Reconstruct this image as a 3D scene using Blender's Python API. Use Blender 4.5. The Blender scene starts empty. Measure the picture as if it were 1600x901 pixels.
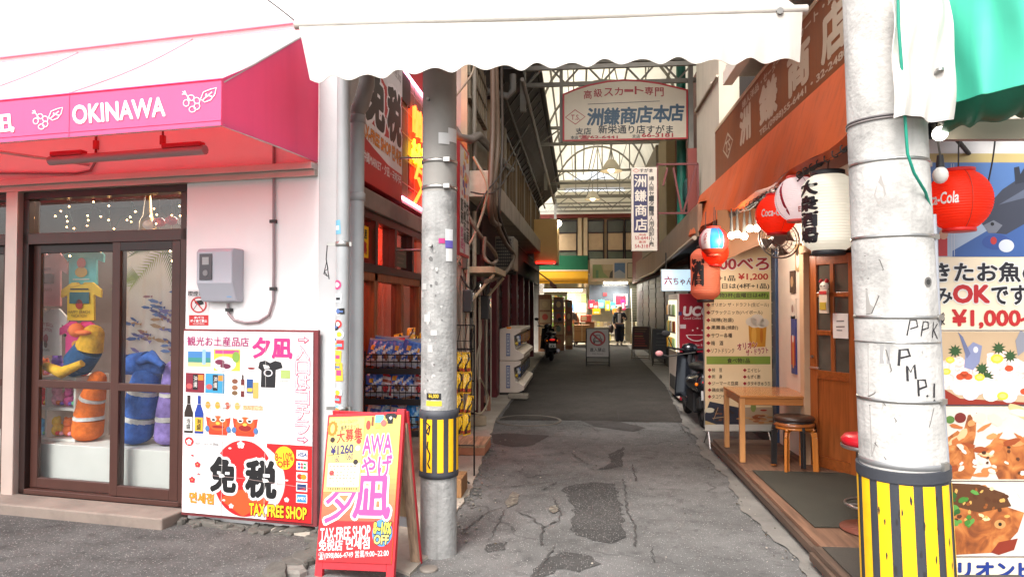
import bpy, bmesh, math, random
from mathutils import Vector, Matrix
R = math.radians
random.seed(7)
SC = bpy.context.scene
COL = SC.collection
# ---------------------------------------------------------------- camera
PSI, TH, FPX, CAMH = R(5.62), R(1.47), 1067.0, 1.6
cd = bpy.data.cameras.new('camera'); cam = bpy.data.objects.new('camera', cd); COL.objects.link(cam)
cam.location = (0, 0, CAMH); cam.rotation_euler = (R(90) + TH, 0, PSI)
cd.sensor_width = 36; cd.lens = FPX / 1600 * 36; cd.clip_end = 400; cd.clip_start = .05
SC.camera = cam
# ---------------------------------------------------------------- sky, sun, exposure
SUN_EL, SUN_AZ = 50, 198          # overcast noon light from behind the camera (azimuth clockwise from +Y)
w = bpy.data.worlds.new('World'); SC.world = w; w.use_nodes = True
nt = w.node_tree; nt.nodes.clear()
sky = nt.nodes.new('ShaderNodeTexSky'); sky.sky_type = 'NISHITA'; sky.sun_disc = False
sky.sun_elevation = R(SUN_EL); sky.sun_rotation = R(SUN_AZ); sky.dust_density = 4.0; sky.air_density = 1.0
hs = nt.nodes.new('ShaderNodeHueSaturation'); hs.inputs['Saturation'].default_value = .30
bg = nt.nodes.new('ShaderNodeBackground'); bg.inputs[1].default_value = .15
wo = nt.nodes.new('ShaderNodeOutputWorld')
nt.links.new(sky.outputs[0], hs.inputs['Color']); nt.links.new(hs.outputs[0], bg.inputs[0]); nt.links.new(bg.outputs[0], wo.inputs[0])
sd = bpy.data.lights.new('sun', 'SUN'); sd.energy = 1.5; sd.angle = R(25); sd.color = (1, .97, .93)
so = bpy.data.objects.new('sun', sd); COL.objects.link(so)
so.location = (0, -10, 20)
_sv = Vector((math.sin(R(SUN_AZ)) * math.cos(R(SUN_EL)), math.cos(R(SUN_AZ)) * math.cos(R(SUN_EL)), math.sin(R(SUN_EL))))
so.rotation_euler = _sv.to_track_quat('Z', 'Y').to_euler()
SC.view_settings.view_transform = 'Standard'; SC.view_settings.look = 'None'
SC.view_settings.exposure = 1.45; SC.view_settings.gamma = 1.0; SC.view_settings.use_curve_mapping = False
SC.render.engine = 'CYCLES'
cy = SC.cycles
cy.use_denoising = True; cy.max_bounces = 9; cy.diffuse_bounces = 5; cy.glossy_bounces = 3
cy.transmission_bounces = 4; cy.transparent_max_bounces = 16; cy.caustics_reflective = False; cy.caustics_refractive = False
cy.sample_clamp_indirect = 6.0

# ================================================================ materials
def lin(c):
    f = lambda x: x / 12.92 if x <= .04045 else ((x + .055) / 1.055) ** 2.4
    return tuple(f(x / 255) for x in c[:3])
_mats = {}
def mat(rgb, rough=.55, metal=0, var=.12, vs=6, bump=0, bs=60, grime=0, emis=0, trans=0, spec=.5, streak=0, coat=0, tcol=None, name='paint'):
    """procedural paint / plaster / metal: noise tinted colour, optional grime blotches, streaks, bump, translucency, light"""
    key = (tuple(rgb), rough, metal, var, vs, bump, bs, grime, emis, trans, spec, streak, coat, tcol)
    if key in _mats: return _mats[key]
    m = bpy.data.materials.new(name); m.use_nodes = True; t = m.node_tree; n = t.nodes; L = t.links
    b = n['Principled BSDF']; out = n['Material Output']
    base = lin(rgb)
    b.inputs['Roughness'].default_value = rough; b.inputs['Metallic'].default_value = metal
    b.inputs['Specular IOR Level'].default_value = spec
    if coat: b.inputs['Coat Weight'].default_value = coat; b.inputs['Coat Roughness'].default_value = .12
    col = None
    if var or grime or streak or bump:
        tc = n.new('ShaderNodeTexCoord')
    if var:
        no = n.new('ShaderNodeTexNoise'); no.inputs['Scale'].default_value = vs; no.inputs['Detail'].default_value = 5
        L.new(tc.outputs['Object'], no.inputs['Vector'])
        mr = n.new('ShaderNodeMapRange'); mr.inputs[1].default_value = .25; mr.inputs[2].default_value = .75
        mr.inputs[3].default_value = 1 - var; mr.inputs[4].default_value = 1 + var * .6
        L.new(no.outputs[0], mr.inputs[0])
        mx = n.new('ShaderNodeMix'); mx.data_type = 'RGBA'; mx.blend_type = 'MULTIPLY'; mx.inputs[0].default_value = 1
        mx.inputs[6].default_value = (*base, 1); L.new(mr.outputs[0], mx.inputs[7]); col = mx.outputs[2]
    def darken(fac, dark):
        nonlocal col
        mx = n.new('ShaderNodeMix'); mx.data_type = 'RGBA'
        L.new(fac, mx.inputs[0])
        if col: L.new(col, mx.inputs[6])
        else: mx.inputs[6].default_value = (*base, 1)
        mx.inputs[7].default_value = (*dark, 1); col = mx.outputs[2]
    if grime:
        g = n.new('ShaderNodeTexNoise'); g.inputs['Scale'].default_value = vs * .55; g.inputs['Detail'].default_value = 9; g.inputs['Roughness'].default_value = .68
        L.new(tc.outputs['Object'], g.inputs['Vector'])
        r = n.new('ShaderNodeMapRange'); r.inputs[1].default_value = .5; r.inputs[2].default_value = .72; r.inputs[4].default_value = grime
        L.new(g.outputs[0], r.inputs[0]); darken(r.outputs[0], tuple(x * .28 + .012 for x in base))
    if streak:
        mp = n.new('ShaderNodeMapping'); mp.inputs['Scale'].default_value = (14, 14, .7); L.new(tc.outputs['Object'], mp.inputs[0])
        g = n.new('ShaderNodeTexNoise'); g.inputs['Scale'].default_value = 1.2; g.inputs['Detail'].default_value = 4; L.new(mp.outputs[0], g.inputs['Vector'])
        r = n.new('ShaderNodeMapRange'); r.inputs[1].default_value = .5; r.inputs[2].default_value = .75; r.inputs[4].default_value = streak
        L.new(g.outputs[0], r.inputs[0]); darken(r.outputs[0], tuple(x * .35 + .01 for x in base))
    if col: L.new(col, b.inputs['Base Color'])
    else: b.inputs['Base Color'].default_value = (*base, 1)
    if bump:
        bn = n.new('ShaderNodeTexNoise'); bn.inputs['Scale'].default_value = bs; bn.inputs['Detail'].default_value = 6
        L.new(tc.outputs['Object'], bn.inputs['Vector'])
        bp = n.new('ShaderNodeBump'); bp.inputs['Strength'].default_value = bump; bp.inputs['Distance'].default_value = .01
        L.new(bn.outputs[0], bp.inputs['Height']); L.new(bp.outputs[0], b.inputs['Normal'])
    if emis:
        b.inputs['Emission Color'].default_value = (*base, 1); b.inputs['Emission Strength'].default_value = emis
    if trans:
        tr = n.new('ShaderNodeBsdfTranslucent'); ms = n.new('ShaderNodeMixShader'); ms.inputs[0].default_value = trans
        if tcol: tr.inputs[0].default_value = (*lin(tcol), 1)
        elif col: L.new(col, tr.inputs[0])
        else: tr.inputs[0].default_value = (*base, 1)
        L.new(b.outputs[0], ms.inputs[1]); L.new(tr.outputs[0], ms.inputs[2]); L.new(ms.outputs[0], out.inputs[0])
    _mats[key] = m
    return m
INK = .72                                      # print reflects a little less than fresh paint
def unlin(c): return tuple(255 * (12.92 * x if x <= .0031308 else 1.055 * x ** (1 / 2.4) - .055) for x in c)
def ink(rgb): return mat(tuple(round(x, 1) for x in unlin(tuple(v * INK for v in lin(rgb)))), .45, 0, .05, 9, name='print_ink')
def glow(rgb, e): return mat(rgb, .4, 0, 0, emis=e, name='lit_surface')

def glass_mat(tint=(1, 1, 1), refl=1.0, rough=.02):
    key = ('glass', tint, refl, rough)
    if key in _mats: return _mats[key]
    m = bpy.data.materials.new('clear_glass'); m.use_nodes = True; t = m.node_tree; n = t.nodes; L = t.links
    n.remove(n['Principled BSDF'])
    tr = n.new('ShaderNodeBsdfTransparent'); tr.inputs[0].default_value = (*tint, 1)
    gl = n.new('ShaderNodeBsdfGlossy'); gl.inputs['Roughness'].default_value = rough
    lw = n.new('ShaderNodeLayerWeight'); lw.inputs[0].default_value = .5
    pw = n.new('ShaderNodeMath'); pw.operation = 'POWER'; pw.inputs[1].default_value = 5; L.new(lw.outputs['Facing'], pw.inputs[0])
    mu = n.new('ShaderNodeMath'); mu.operation = 'MULTIPLY_ADD'; mu.inputs[1].default_value = .9 * refl; mu.inputs[2].default_value = .045 * refl; mu.use_clamp = True; L.new(pw.outputs[0], mu.inputs[0])
    ms = n.new('ShaderNodeMixShader'); L.new(mu.outputs[0], ms.inputs[0]); L.new(tr.outputs[0], ms.inputs[1]); L.new(gl.outputs[0], ms.inputs[2])
    L.new(ms.outputs[0], n['Material Output'].inputs[0]); _mats[key] = m
    return m

def wood_mat(rgb, rough=.4, scale=3, axis='X', dark=.45, coat=0):
    key = ('wood', tuple(rgb), rough, scale, axis, dark, coat)
    if key in _mats: return _mats[key]
    m = bpy.data.materials.new('wood'); m.use_nodes = True; t = m.node_tree; n = t.nodes; L = t.links
    b = n['Principled BSDF']; b.inputs['Roughness'].default_value = rough
    if coat: b.inputs['Coat Weight'].default_value = coat; b.inputs['Coat Roughness'].default_value = .15
    tc = n.new('ShaderNodeTexCoord'); mp = n.new('ShaderNodeMapping'); L.new(tc.outputs['Object'], mp.inputs[0])
    s = [14, 14, 14]; s['XYZ'.index(axis)] = 1.0; mp.inputs['Scale'].default_value = s
    g = n.new('ShaderNodeTexNoise'); g.inputs['Scale'].default_value = scale; g.inputs['Detail'].default_value = 6; g.inputs['Distortion'].default_value = .6
    L.new(mp.outputs[0], g.inputs['Vector'])
    cr = n.new('ShaderNodeValToRGB'); base = lin(rgb)
    cr.color_ramp.elements[0].position = .3; cr.color_ramp.elements[0].color = (*[x * dark for x in base], 1)
    cr.color_ramp.elements[1].position = .62; cr.color_ramp.elements[1].color = (*base, 1)
    L.new(g.outputs[0], cr.inputs[0]); L.new(cr.outputs[0], b.inputs['Base Color'])
    bp = n.new('ShaderNodeBump'); bp.inputs['Strength'].default_value = .15; bp.inputs['Distance'].default_value = .004
    L.new(g.outputs[0], bp.inputs['Height']); L.new(bp.outputs[0], b.inputs['Normal'])
    _mats[key] = m
    return m

def ramp_mat(name, stops, scale=8, kind='noise', rough=.6, bump=.3, distort=0, detail=6):
    """colours chosen by a noise or cell pattern (food photographs, stone, rust)"""
    m = bpy.data.materials.new(name); m.use_nodes = True; t = m.node_tree; n = t.nodes; L = t.links
    b = n['Principled BSDF']; b.inputs['Roughness'].default_value = rough
    tc = n.new('ShaderNodeTexCoord')
    if kind == 'noise':
        g = n.new('ShaderNodeTexNoise'); g.inputs['Detail'].default_value = detail; g.inputs['Distortion'].default_value = distort; o = g.outputs[0]
    else:
        g = n.new('ShaderNodeTexVoronoi'); o = g.outputs[1]
    g.inputs['Scale'].default_value = scale; L.new(tc.outputs['Object'], g.inputs['Vector'])
    cr = n.new('ShaderNodeValToRGB')
    while len(cr.color_ramp.elements) < len(stops): cr.color_ramp.elements.new(.5)
    for e, (p, c) in zip(cr.color_ramp.elements, stops): e.position = p; e.color = (*lin(c), 1)
    if kind != 'noise':
        s = n.new('ShaderNodeSeparateColor'); L.new(o, s.inputs[0]); o = s.outputs[0]
    L.new(o, cr.inputs[0]); L.new(cr.outputs[0], b.inputs['Base Color'])
    if bump:
        bp = n.new('ShaderNodeBump'); bp.inputs['Strength'].default_value = bump; bp.inputs['Distance'].default_value = .01
        L.new(o, bp.inputs['Height']); L.new(bp.outputs[0], b.inputs['Normal'])
    return m

def asphalt_mat(lo=(52, 51, 50), hi=(92, 90, 88), stone=(168, 164, 158), dense=.5, cracks=True, ck_=.85, name='asphalt'):
    m = bpy.data.materials.new(name); m.use_nodes = True; t = m.node_tree; n = t.nodes; L = t.links
    b = n['Principled BSDF']; b.inputs['Roughness'].default_value = .88; b.inputs['Specular IOR Level'].default_value = .25
    tc = n.new('ShaderNodeTexCoord'); P = tc.outputs['Object']
    def noise(s, d=6, ro=.6):
        x = n.new('ShaderNodeTexNoise'); x.inputs['Scale'].default_value = s; x.inputs['Detail'].default_value = d; x.inputs['Roughness'].default_value = ro
        L.new(P, x.inputs['Vector']); return x.outputs[0]
    def rng(v, a, c, lo_=0., hi_=1.):
        x = n.new('ShaderNodeMapRange'); x.inputs[1].default_value = a; x.inputs[2].default_value = c; x.inputs[3].default_value = lo_; x.inputs[4].default_value = hi_
        L.new(v, x.inputs[0]); return x.outputs[0]
    def mix(f, a, c, mode='MIX'):
        x = n.new('ShaderNodeMix'); x.data_type = 'RGBA'; x.blend_type = mode
        for s, v in ((0, f), (6, a), (7, c)):
            if isinstance(v, float): x.inputs[s].default_value = v
            elif isinstance(v, tuple): x.inputs[s].default_value = (*lin(v), 1)
            else: L.new(v, x.inputs[s])
        return x.outputs[2]
    def mul(a, c):
        x = n.new('ShaderNodeMath'); x.operation = 'MULTIPLY'
        for s, v in ((0, a), (1, c)):
            if isinstance(v, float): x.inputs[s].default_value = v
            else: L.new(v, x.inputs[s])
        return x.outputs[0]
    big = rng(noise(.9, 9, .7), .33, .66)
    c = mix(big, lo, hi)
    c = mix(rng(noise(7, 8, .72), .52, .68, 0., .55), c, tuple(int(x * .62) for x in lo))
    v = n.new('ShaderNodeTexVoronoi'); v.inputs['Scale'].default_value = 85; L.new(P, v.inputs['Vector'])
    sep = n.new('ShaderNodeSeparateColor'); L.new(v.outputs['Color'], sep.inputs[0])
    keep = rng(sep.outputs[0], 1 - dense * .42, 1 - dense * .42 + .08)
    near = rng(v.outputs['Distance'], .38, .2)
    c = mix(mul(mul(keep, near), .8), c, stone)
    fine = noise(160, 3)
    c = mix(rng(fine, .36, .64, .0, .5), c, tuple(int(x * .5) for x in lo))
    ck = None
    if cracks:
        wv = n.new('ShaderNodeTexNoise'); wv.inputs['Scale'].default_value = 3; wv.inputs['Detail'].default_value = 8; L.new(P, wv.inputs['Vector'])
        ad = n.new('ShaderNodeVectorMath'); ad.operation = 'MULTIPLY_ADD'; ad.inputs[1].default_value = (.45, .45, .45)
        L.new(wv.outputs['Color'], ad.inputs[0]); L.new(P, ad.inputs[2])
        vc = n.new('ShaderNodeTexVoronoi'); vc.feature = 'DISTANCE_TO_EDGE'; vc.inputs['Scale'].default_value = .62; L.new(ad.outputs[0], vc.inputs['Vector'])
        ck = mul(rng(vc.outputs['Distance'], .013, .004), rng(noise(.7, 3), .47, .57))
        c = mix(mul(ck, ck_), c, (26, 25, 24))
    L.new(c, b.inputs['Base Color'])
    bp = n.new('ShaderNodeBump'); bp.inputs['Strength'].default_value = .5; bp.inputs['Distance'].default_value = .006
    L.new(fine, bp.inputs['Height'])
    bp2 = n.new('ShaderNodeBump'); bp2.inputs['Strength'].default_value = .4; bp2.inputs['Distance'].default_value = .02; L.new(noise(5, 6), bp2.inputs['Height'])
    L.new(bp2.outputs[0], bp.inputs['Normal']); L.new(bp.outputs[0], b.inputs['Normal'])
    return m

# ================================================================ frames: a pixel of the photograph put on a real plane
CAM = Vector((0, 0, CAMH))
_f = Vector((-math.sin(PSI) * math.cos(TH), math.cos(PSI) * math.cos(TH), math.sin(TH)))
_r = Vector((math.cos(PSI), math.sin(PSI), 0)); _u = _r.cross(_f)
def ray(u, v): return _f + _r * ((u - 800) / FPX) + _u * ((450.5 - v) / FPX)
class Fr:
    def __init__(s, o=(0, 0, 0), rz=0.0):
        s.M = Matrix.Translation(Vector(o)) @ Matrix.Rotation(R(rz), 4, 'Z'); s.I = s.M.inverted(); s.o = Vector(o); s.rz = rz
    def _hit(s, u, v, k, c):
        a = s.I @ CAM; d = s.I.to_3x3() @ ray(u, v)
        return a + d * ((c - a[k]) / d[k])
    def x(s, u, v, c): return s._hit(u, v, 0, c)
    def y(s, u, v, c): return s._hit(u, v, 1, c)
    def z(s, u, v, c): return s._hit(u, v, 2, c)
W = Fr()
S = Fr((-1.70, 4.705, 0), -9)       # the souvenir shop front: x to the right along the front, y into the shop

# ================================================================ mesh building
class MB:
    def __init__(s, fr=W): s.fr = fr; s.v = []; s.f = []; s.m = []; s.sm = []; s.mats = []; s.T = Matrix()
    def _mi(s, m):
        if m not in s.mats: s.mats.append(m)
        return s.mats.index(m)
    def add(s, vs, fs, m, smooth=False):
        k = len(s.v); i = s._mi(m)
        s.v += [s.T @ Vector(p) for p in vs]
        for f in fs: s.f.append([k + j for j in f]); s.m.append(i); s.sm.append(smooth)
        return s
    def box(s, x0, x1, y0, y1, z0, z1, m, rz=0, rx=0, ry=0):
        c = Vector(((x0 + x1) / 2, (y0 + y1) / 2, (z0 + z1) / 2)); h = ((x1 - x0) / 2, (y1 - y0) / 2, (z1 - z0) / 2)
        rot = Matrix.Rotation(R(rz), 3, 'Z') @ Matrix.Rotation(R(ry), 3, 'Y') @ Matrix.Rotation(R(rx), 3, 'X')
        vs = [c + rot @ Vector((a * h[0], b * h[1], d * h[2])) for a in (-1, 1) for b in (-1, 1) for d in (-1, 1)]
        return s.add(vs, [(0, 1, 3, 2), (4, 6, 7, 5), (0, 4, 5, 1), (2, 3, 7, 6), (0, 2, 6, 4), (1, 5, 7, 3)], m)
    def bar(s, p, q, wd, ht, m, upv=(0, 0, 1)):
        p, q = Vector(p), Vector(q); d = (q - p).normalized(); u = Vector(upv)
        if abs(d.dot(u)) > .98: u = Vector((0, 1, 0))
        a = d.cross(u).normalized(); b = a.cross(d)
        vs = [e + a * (i * wd / 2) + b * (j * ht / 2) for e in (p, q) for i, j in ((-1, -1), (1, -1), (1, 1), (-1, 1))]
        return s.add(vs, [(0, 1, 2, 3)[::-1], (4, 5, 6, 7), (0, 4, 7, 3)[::-1], (1, 2, 6, 5), (0, 1, 5, 4), (3, 7, 6, 2)], m)
    def tube(s, pts, r, m, seg=8, closed=False, smooth=True):
        pts = [Vector(p) for p in pts]; n = len(pts); rs = r if isinstance(r, (list, tuple)) else [r] * n
        vs = []; ref = None
        for i, p in enumerate(pts):
            d = (pts[(i + 1) % n] - pts[i - 1]) if closed else (pts[min(i + 1, n - 1)] - pts[max(i - 1, 0)])
            d.normalize()
            if ref is None: ref = d.orthogonal().normalized()
            else:
                ref = ref - d * ref.dot(d)
                ref = ref.normalized() if ref.length > 1e-5 else d.orthogonal().normalized()
            b = d.cross(ref)
            vs += [p + (ref * math.cos(2 * math.pi * j / seg) + b * math.sin(2 * math.pi * j / seg)) * rs[i] for j in range(seg)]
        fs = []
        for i in range(n if closed else n - 1):
            a, c = i * seg, ((i + 1) % n) * seg
            fs += [(a + j, a + (j + 1) % seg, c + (j + 1) % seg, c + j) for j in range(seg)]
        s.add(vs, fs, m, smooth)
        if not closed:
            s.add(vs[:seg], [tuple(range(seg))[::-1]], m); s.add(vs[-seg:], [tuple(range(seg))], m)
        return s
    def lathe(s, prof, m, seg=24, o=(0, 0, 0), A=None, smooth=True, cap=True):
        o = Vector(o); A = A or Matrix.Identity(3); vs = []
        for r, z in prof: vs += [o + A @ Vector((r * math.cos(2 * math.pi * j / seg), r * math.sin(2 * math.pi * j / seg), z)) for j in range(seg)]
        fs = [(i * seg + j, i * seg + (j + 1) % seg, (i + 1) * seg + (j + 1) % seg, (i + 1) * seg + j) for i in range(len(prof) - 1) for j in range(seg)]
        s.add(vs, fs, m, smooth)
        if cap:
            s.add(vs[:seg], [tuple(range(seg))[::-1]], m); s.add(vs[-seg:], [tuple(range(seg))], m)
        return s
    def sph(s, c, r, m, seg=14, sq=(1, 1, 1), A=None):
        k = max(6, seg // 2 + 1); A = A or Matrix.Identity(3); c = Vector(c); vs = []
        for i in range(k + 1):
            t = math.pi * (i / k); rr, z = math.sin(t) * r, -math.cos(t) * r
            rr = max(rr, 1e-4)
            vs += [c + A @ Vector((rr * math.cos(2 * math.pi * j / seg) * sq[0], rr * math.sin(2 * math.pi * j / seg) * sq[1], z * sq[2])) for j in range(seg)]
        fs = [(i * seg + j, i * seg + (j + 1) % seg, (i + 1) * seg + (j + 1) % seg, (i + 1) * seg + j) for i in range(k) for j in range(seg)]
        return s.add(vs, fs, m, True)
    def prism(s, poly, d, m, mp):
        """poly of 2-D points, mp(x, y, k) gives the 3-D point for k = 0 (front) or d (back)"""
        n = len(poly); a = [mp(x, y, 0) for x, y in poly]; b = [mp(x, y, d) for x, y in poly]
        return s.add(a + b, [tuple(range(n)), tuple(range(2 * n - 1, n - 1, -1))] + [(j, n + j, n + (j + 1) % n, (j + 1) % n) for j in range(n)], m)
    def grid(s, fn, nu, nv, m, smooth=True):
        vs = [fn(i / nu, j / nv) for j in range(nv + 1) for i in range(nu + 1)]; k = nu + 1
        return s.add(vs, [(j * k + i, j * k + i + 1, (j + 1) * k + i + 1, (j + 1) * k + i) for j in range(nv) for i in range(nu)], m, smooth)
    def build(s, name, parent=None, label=None, cat=None, group=None, kind=None, bevel=0, solid=0, loc=None, rz=0, subd=0):
        me = bpy.data.meshes.new(name)
        wv = [s.fr.M @ p for p in s.v]
        if parent is not None:
            inv = world(parent).inverted(); wv = [inv @ p for p in wv]; base = None
        else:
            if loc is None:
                xs, ys, zs = [p.x for p in wv], [p.y for p in wv], [p.z for p in wv]
                base = Vector(((min(xs) + max(xs)) / 2, (min(ys) + max(ys)) / 2, min(zs)))
            else: base = Vector(loc)
            wv = [p - base for p in wv]
        me.from_pydata([tuple(p) for p in wv], [], s.f)
        for m in s.mats: me.materials.append(m)
        me.polygons.foreach_set('material_index', s.m); me.polygons.foreach_set('use_smooth', s.sm)
        me.validate(); me.update()
        o = bpy.data.objects.new(name, me); COL.objects.link(o)
        if parent is not None: o.parent = parent
        else: o.location = base
        if solid:
            md = o.modifiers.new('thickness', 'SOLIDIFY'); md.thickness = solid; md.offset = -1
            md = o.modifiers.new('crisp_edges', 'EDGE_SPLIT'); md.split_angle = R(38)
        if bevel:
            md = o.modifiers.new('bevel', 'BEVEL'); md.width = bevel; md.segments = 2; md.limit_method = 'ANGLE'; md.angle_limit = R(40)
        if subd:
            md = o.modifiers.new('subd', 'SUBSURF'); md.levels = subd; md.render_levels = subd
        tag(o, label, cat, group, kind)
        return o
def tag(o, label=None, cat=None, group=None, kind=None):
    for k, v in (('label', label), ('category', cat), ('group', group), ('kind', kind)):
        if v: o[k] = v
    return o
def world(o):
    m = Matrix.LocRotScale(o.location, o.rotation_euler, o.scale)
    return world(o.parent) @ m if o.parent else m
def thing(name, label, cat, loc=(0, 0, 0), rz=0, group=None, kind=None, rx=0, ry=0):
    o = bpy.data.objects.new(name, None); COL.objects.link(o); o.empty_display_size = .1
    o.location = Vector(loc); o.rotation_euler = (R(rx), R(ry), R(rz))
    return tag(o, label, cat, group, kind)
_kids = {}
def dup(root, loc=None, rz=None, label=None, parent=None):
    c = root.copy(); COL.objects.link(c)
    if parent: c.parent = parent
    if loc is not None: c.location = Vector(loc)
    if rz is not None: c.rotation_euler.z = R(rz)
    if label: c['label'] = label
    for ch in [x for x in COL.objects if x.parent == root]: dup(ch, parent=c)
    return c
ORD = ['first', 'second', 'third', 'fourth', 'fifth', 'sixth', 'seventh', 'eighth', 'ninth', 'tenth', 'eleventh', 'twelfth', 'thirteenth', 'fourteenth', 'fifteenth', 'sixteenth']

# ================================================================ printing and lettering
_tx = {}
def glyphs(s, bold=0.0, res=3):
    k = (s, bold, res)
    if k not in _tx:
        c = bpy.data.curves.new('lettering', 'FONT'); c.body = s; c.resolution_u = res; c.offset = bold
        o = bpy.data.objects.new('lettering', c); COL.objects.link(o)
        me = bpy.data.meshes.new_from_object(o.evaluated_get(bpy.context.evaluated_depsgraph_get()))
        vs = [(v.co.x, v.co.y) for v in me.vertices]; fs = [tuple(p.vertices) for p in me.polygons]
        bpy.data.objects.remove(o); bpy.data.curves.remove(c); bpy.data.meshes.remove(me)
        xs = [p[0] for p in vs] or [0, 1]; ys = [p[1] for p in vs] or [0, 1]
        _tx[k] = (vs, fs, (min(xs), max(xs), min(ys), max(ys)))
    return _tx[k]
class Pr:
    """flat print on a surface: mp(px, py, layer) puts a print coordinate (y down) on the surface"""
    def __init__(s, mb, mp): s.b = mb; s.mp = mp
    def poly(s, pts, rgb, L=1, m=None):
        vs = [s.mp(x, y, L) for x, y in pts]
        nrm = Vector((0, 0, 0))
        s.b.add(vs, [tuple(range(len(vs)))], m or ink(rgb)); return s
    def rect(s, x0, y0, x1, y1, rgb, L=1, m=None): return s.poly([(x0, y1), (x1, y1), (x1, y0), (x0, y0)], rgb, L, m)
    def ell(s, cx, cy, rx, ry, rgb, L=1, n=28, m=None, a0=0, a1=360):
        pts = [(cx + rx * math.cos(R(a0 + (a1 - a0) * i / n)), cy - ry * math.sin(R(a0 + (a1 - a0) * i / n))) for i in range(n + (a1 - a0 != 360))]
        return s.poly(pts, rgb, L, m)
    def line(s, pts, wd, rgb, L=1, closed=False, m=None):
        mm = m or ink(rgb); n = len(pts); vs = []
        for i in range(n):
            a = pts[i - 1] if (i or closed) else pts[0]; c = pts[(i + 1) % n] if (i < n - 1 or closed) else pts[-1]
            dx, dy = c[0] - a[0], c[1] - a[1]; q = math.hypot(dx, dy) or 1; nx, ny = -dy / q * wd / 2, dx / q * wd / 2
            vs += [s.mp(pts[i][0] + nx, pts[i][1] + ny, L), s.mp(pts[i][0] - nx, pts[i][1] - ny, L)]
        s.b.add(vs, [(2 * i, 2 * ((i + 1) % n), 2 * ((i + 1) % n) + 1, 2 * i + 1) for i in range(n if closed else n - 1)], mm); return s
    def ring(s, cx, cy, rx, ry, wd, rgb, L=1, n=28): return s.line([(cx + rx * math.cos(2 * math.pi * i / n), cy - ry * math.sin(2 * math.pi * i / n)) for i in range(n)], wd, rgb, L, True)
    def text(s, t, x0, y0, x1, y1, rgb, L=2, bold=0.0, sh=0.0, rot=0.0, quad=None, m=None, edge=None, ew=.03, sub=0, arc=0.0):
        """fit the lettering to the box (or to quad = TL, TR, BR, BL); sh slants it, edge gives it an outline colour"""
        if edge: s.text(t, x0, y0, x1, y1, edge, L - .5, bold + ew, sh, rot, quad)
        vs, fs, bb = glyphs(t); w_, h_ = (bb[1] - bb[0]) or 1, (bb[3] - bb[2]) or 1
        cx, cy = (x0 + x1) / 2, (y0 + y1) / 2; ca, sa = math.cos(R(rot)), math.sin(R(rot)); mm = m or ink(rgb)
        n = 0 if bold < .01 else (4 if bold < .025 else (8 if bold < .06 else 12))
        for k in range(n + 1):                               # bold strokes: the same letters printed again a hair's breadth aside
            ox, oy = (bold * math.cos(6.2832 * k / n), bold * math.sin(6.2832 * k / n)) if k < n else (0, 0)
            out = []; LL = L + .012 * k
            for x, y in vs:
                a, c = (x + ox - bb[0]) / w_, 1 - (y + oy - bb[2]) / h_
                if quad:
                    q = [Vector(p) for p in quad]; p = q[0] * (1 - a) * (1 - c) + q[1] * a * (1 - c) + q[2] * a * c + q[3] * (1 - a) * c
                    out.append(s.mp(p.x, p.y, LL)); continue
                px, py = x0 + (x1 - x0) * a + sh * (1 - c) * (y1 - y0), y0 + (y1 - y0) * c - arc * (1 - (2 * a - 1) ** 2)
                if rot: px, py = cx + (px - cx) * ca + (py - cy) * sa, cy - (px - cx) * sa + (py - cy) * ca
                out.append(s.mp(px, py, LL))
            s.b.add(out, fs, mm)
        return s
    def vtext(s, t, x0, y0, x1, y1, rgb, L=2, bold=0.0, gap=.08, edge=None, **k):
        h = (y1 - y0) / len(t)
        for i, ch in enumerate(t):
            if ch != ' ': s.text(ch, x0, y0 + h * (i + gap / 2), x1, y0 + h * (i + 1 - gap / 2), rgb, L, bold, edge=edge, **k)
        return s
LAY = .0009
def flat(o, ex, ey, px0, py0, px1, py1, wd, ht):
    """print map: box (px0, py0)-(px1, py1) onto the wd x ht rectangle whose bottom left corner is o"""
    o, ex, ey = Vector(o), Vector(ex).normalized(), Vector(ey).normalized(); n = ex.cross(ey)
    return lambda x, y, L: o + ex * ((x - px0) / (px1 - px0) * wd) + ey * ((py1 - y) / (py1 - py0) * ht) + n * (L * LAY)
def onplane(hit, n, zx=0, zy=0, zs=1.0):
    """print map in (zoomed) photograph pixels: hit(u, v) is the point of the real surface there, n its outward direction"""
    n = Vector(n)
    return lambda x, y, L: hit(zx + x / zs, zy + y / zs) + n * (L * LAY)
# ================================================================ ground
M_ASPH = asphalt_mat(ck_=.45, lo=(86, 85, 83), hi=(126, 124, 122), stone=(190, 188, 182), dense=.55)
M_ASPH_D = asphalt_mat(lo=(60, 58, 57), hi=(104, 102, 100), stone=(180, 176, 170), dense=.6, cracks=False)
M_ROUGH = asphalt_mat(lo=(58, 57, 56), hi=(82, 80, 78), stone=(180, 176, 170), dense=.95, cracks=False)
M_PATCH = asphalt_mat(lo=(72, 69, 67), hi=(86, 82, 80), dense=.1, cracks=False)
M_CONC = mat((164, 155, 142), .85, 0, .25, 3, .4, 40, grime=.5)
M_CONC_D = mat((118, 114, 108), .88, 0, .3, 3, .5, 40, grime=.6)
M_CONC_L = mat((176, 172, 164), .85, 0, .2, 4, .35, 60, grime=.35)
def G(u, v, h=0.0): return W.z(u, v, h)
b = MB(); b.add([(-60, -40, 0), (60, -40, 0), (60, 90, 0), (-60, 90, 0)], [(0, 1, 2, 3)], M_ASPH)
road = b.build('road', kind='structure', loc=(0, 0, 0))
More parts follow.
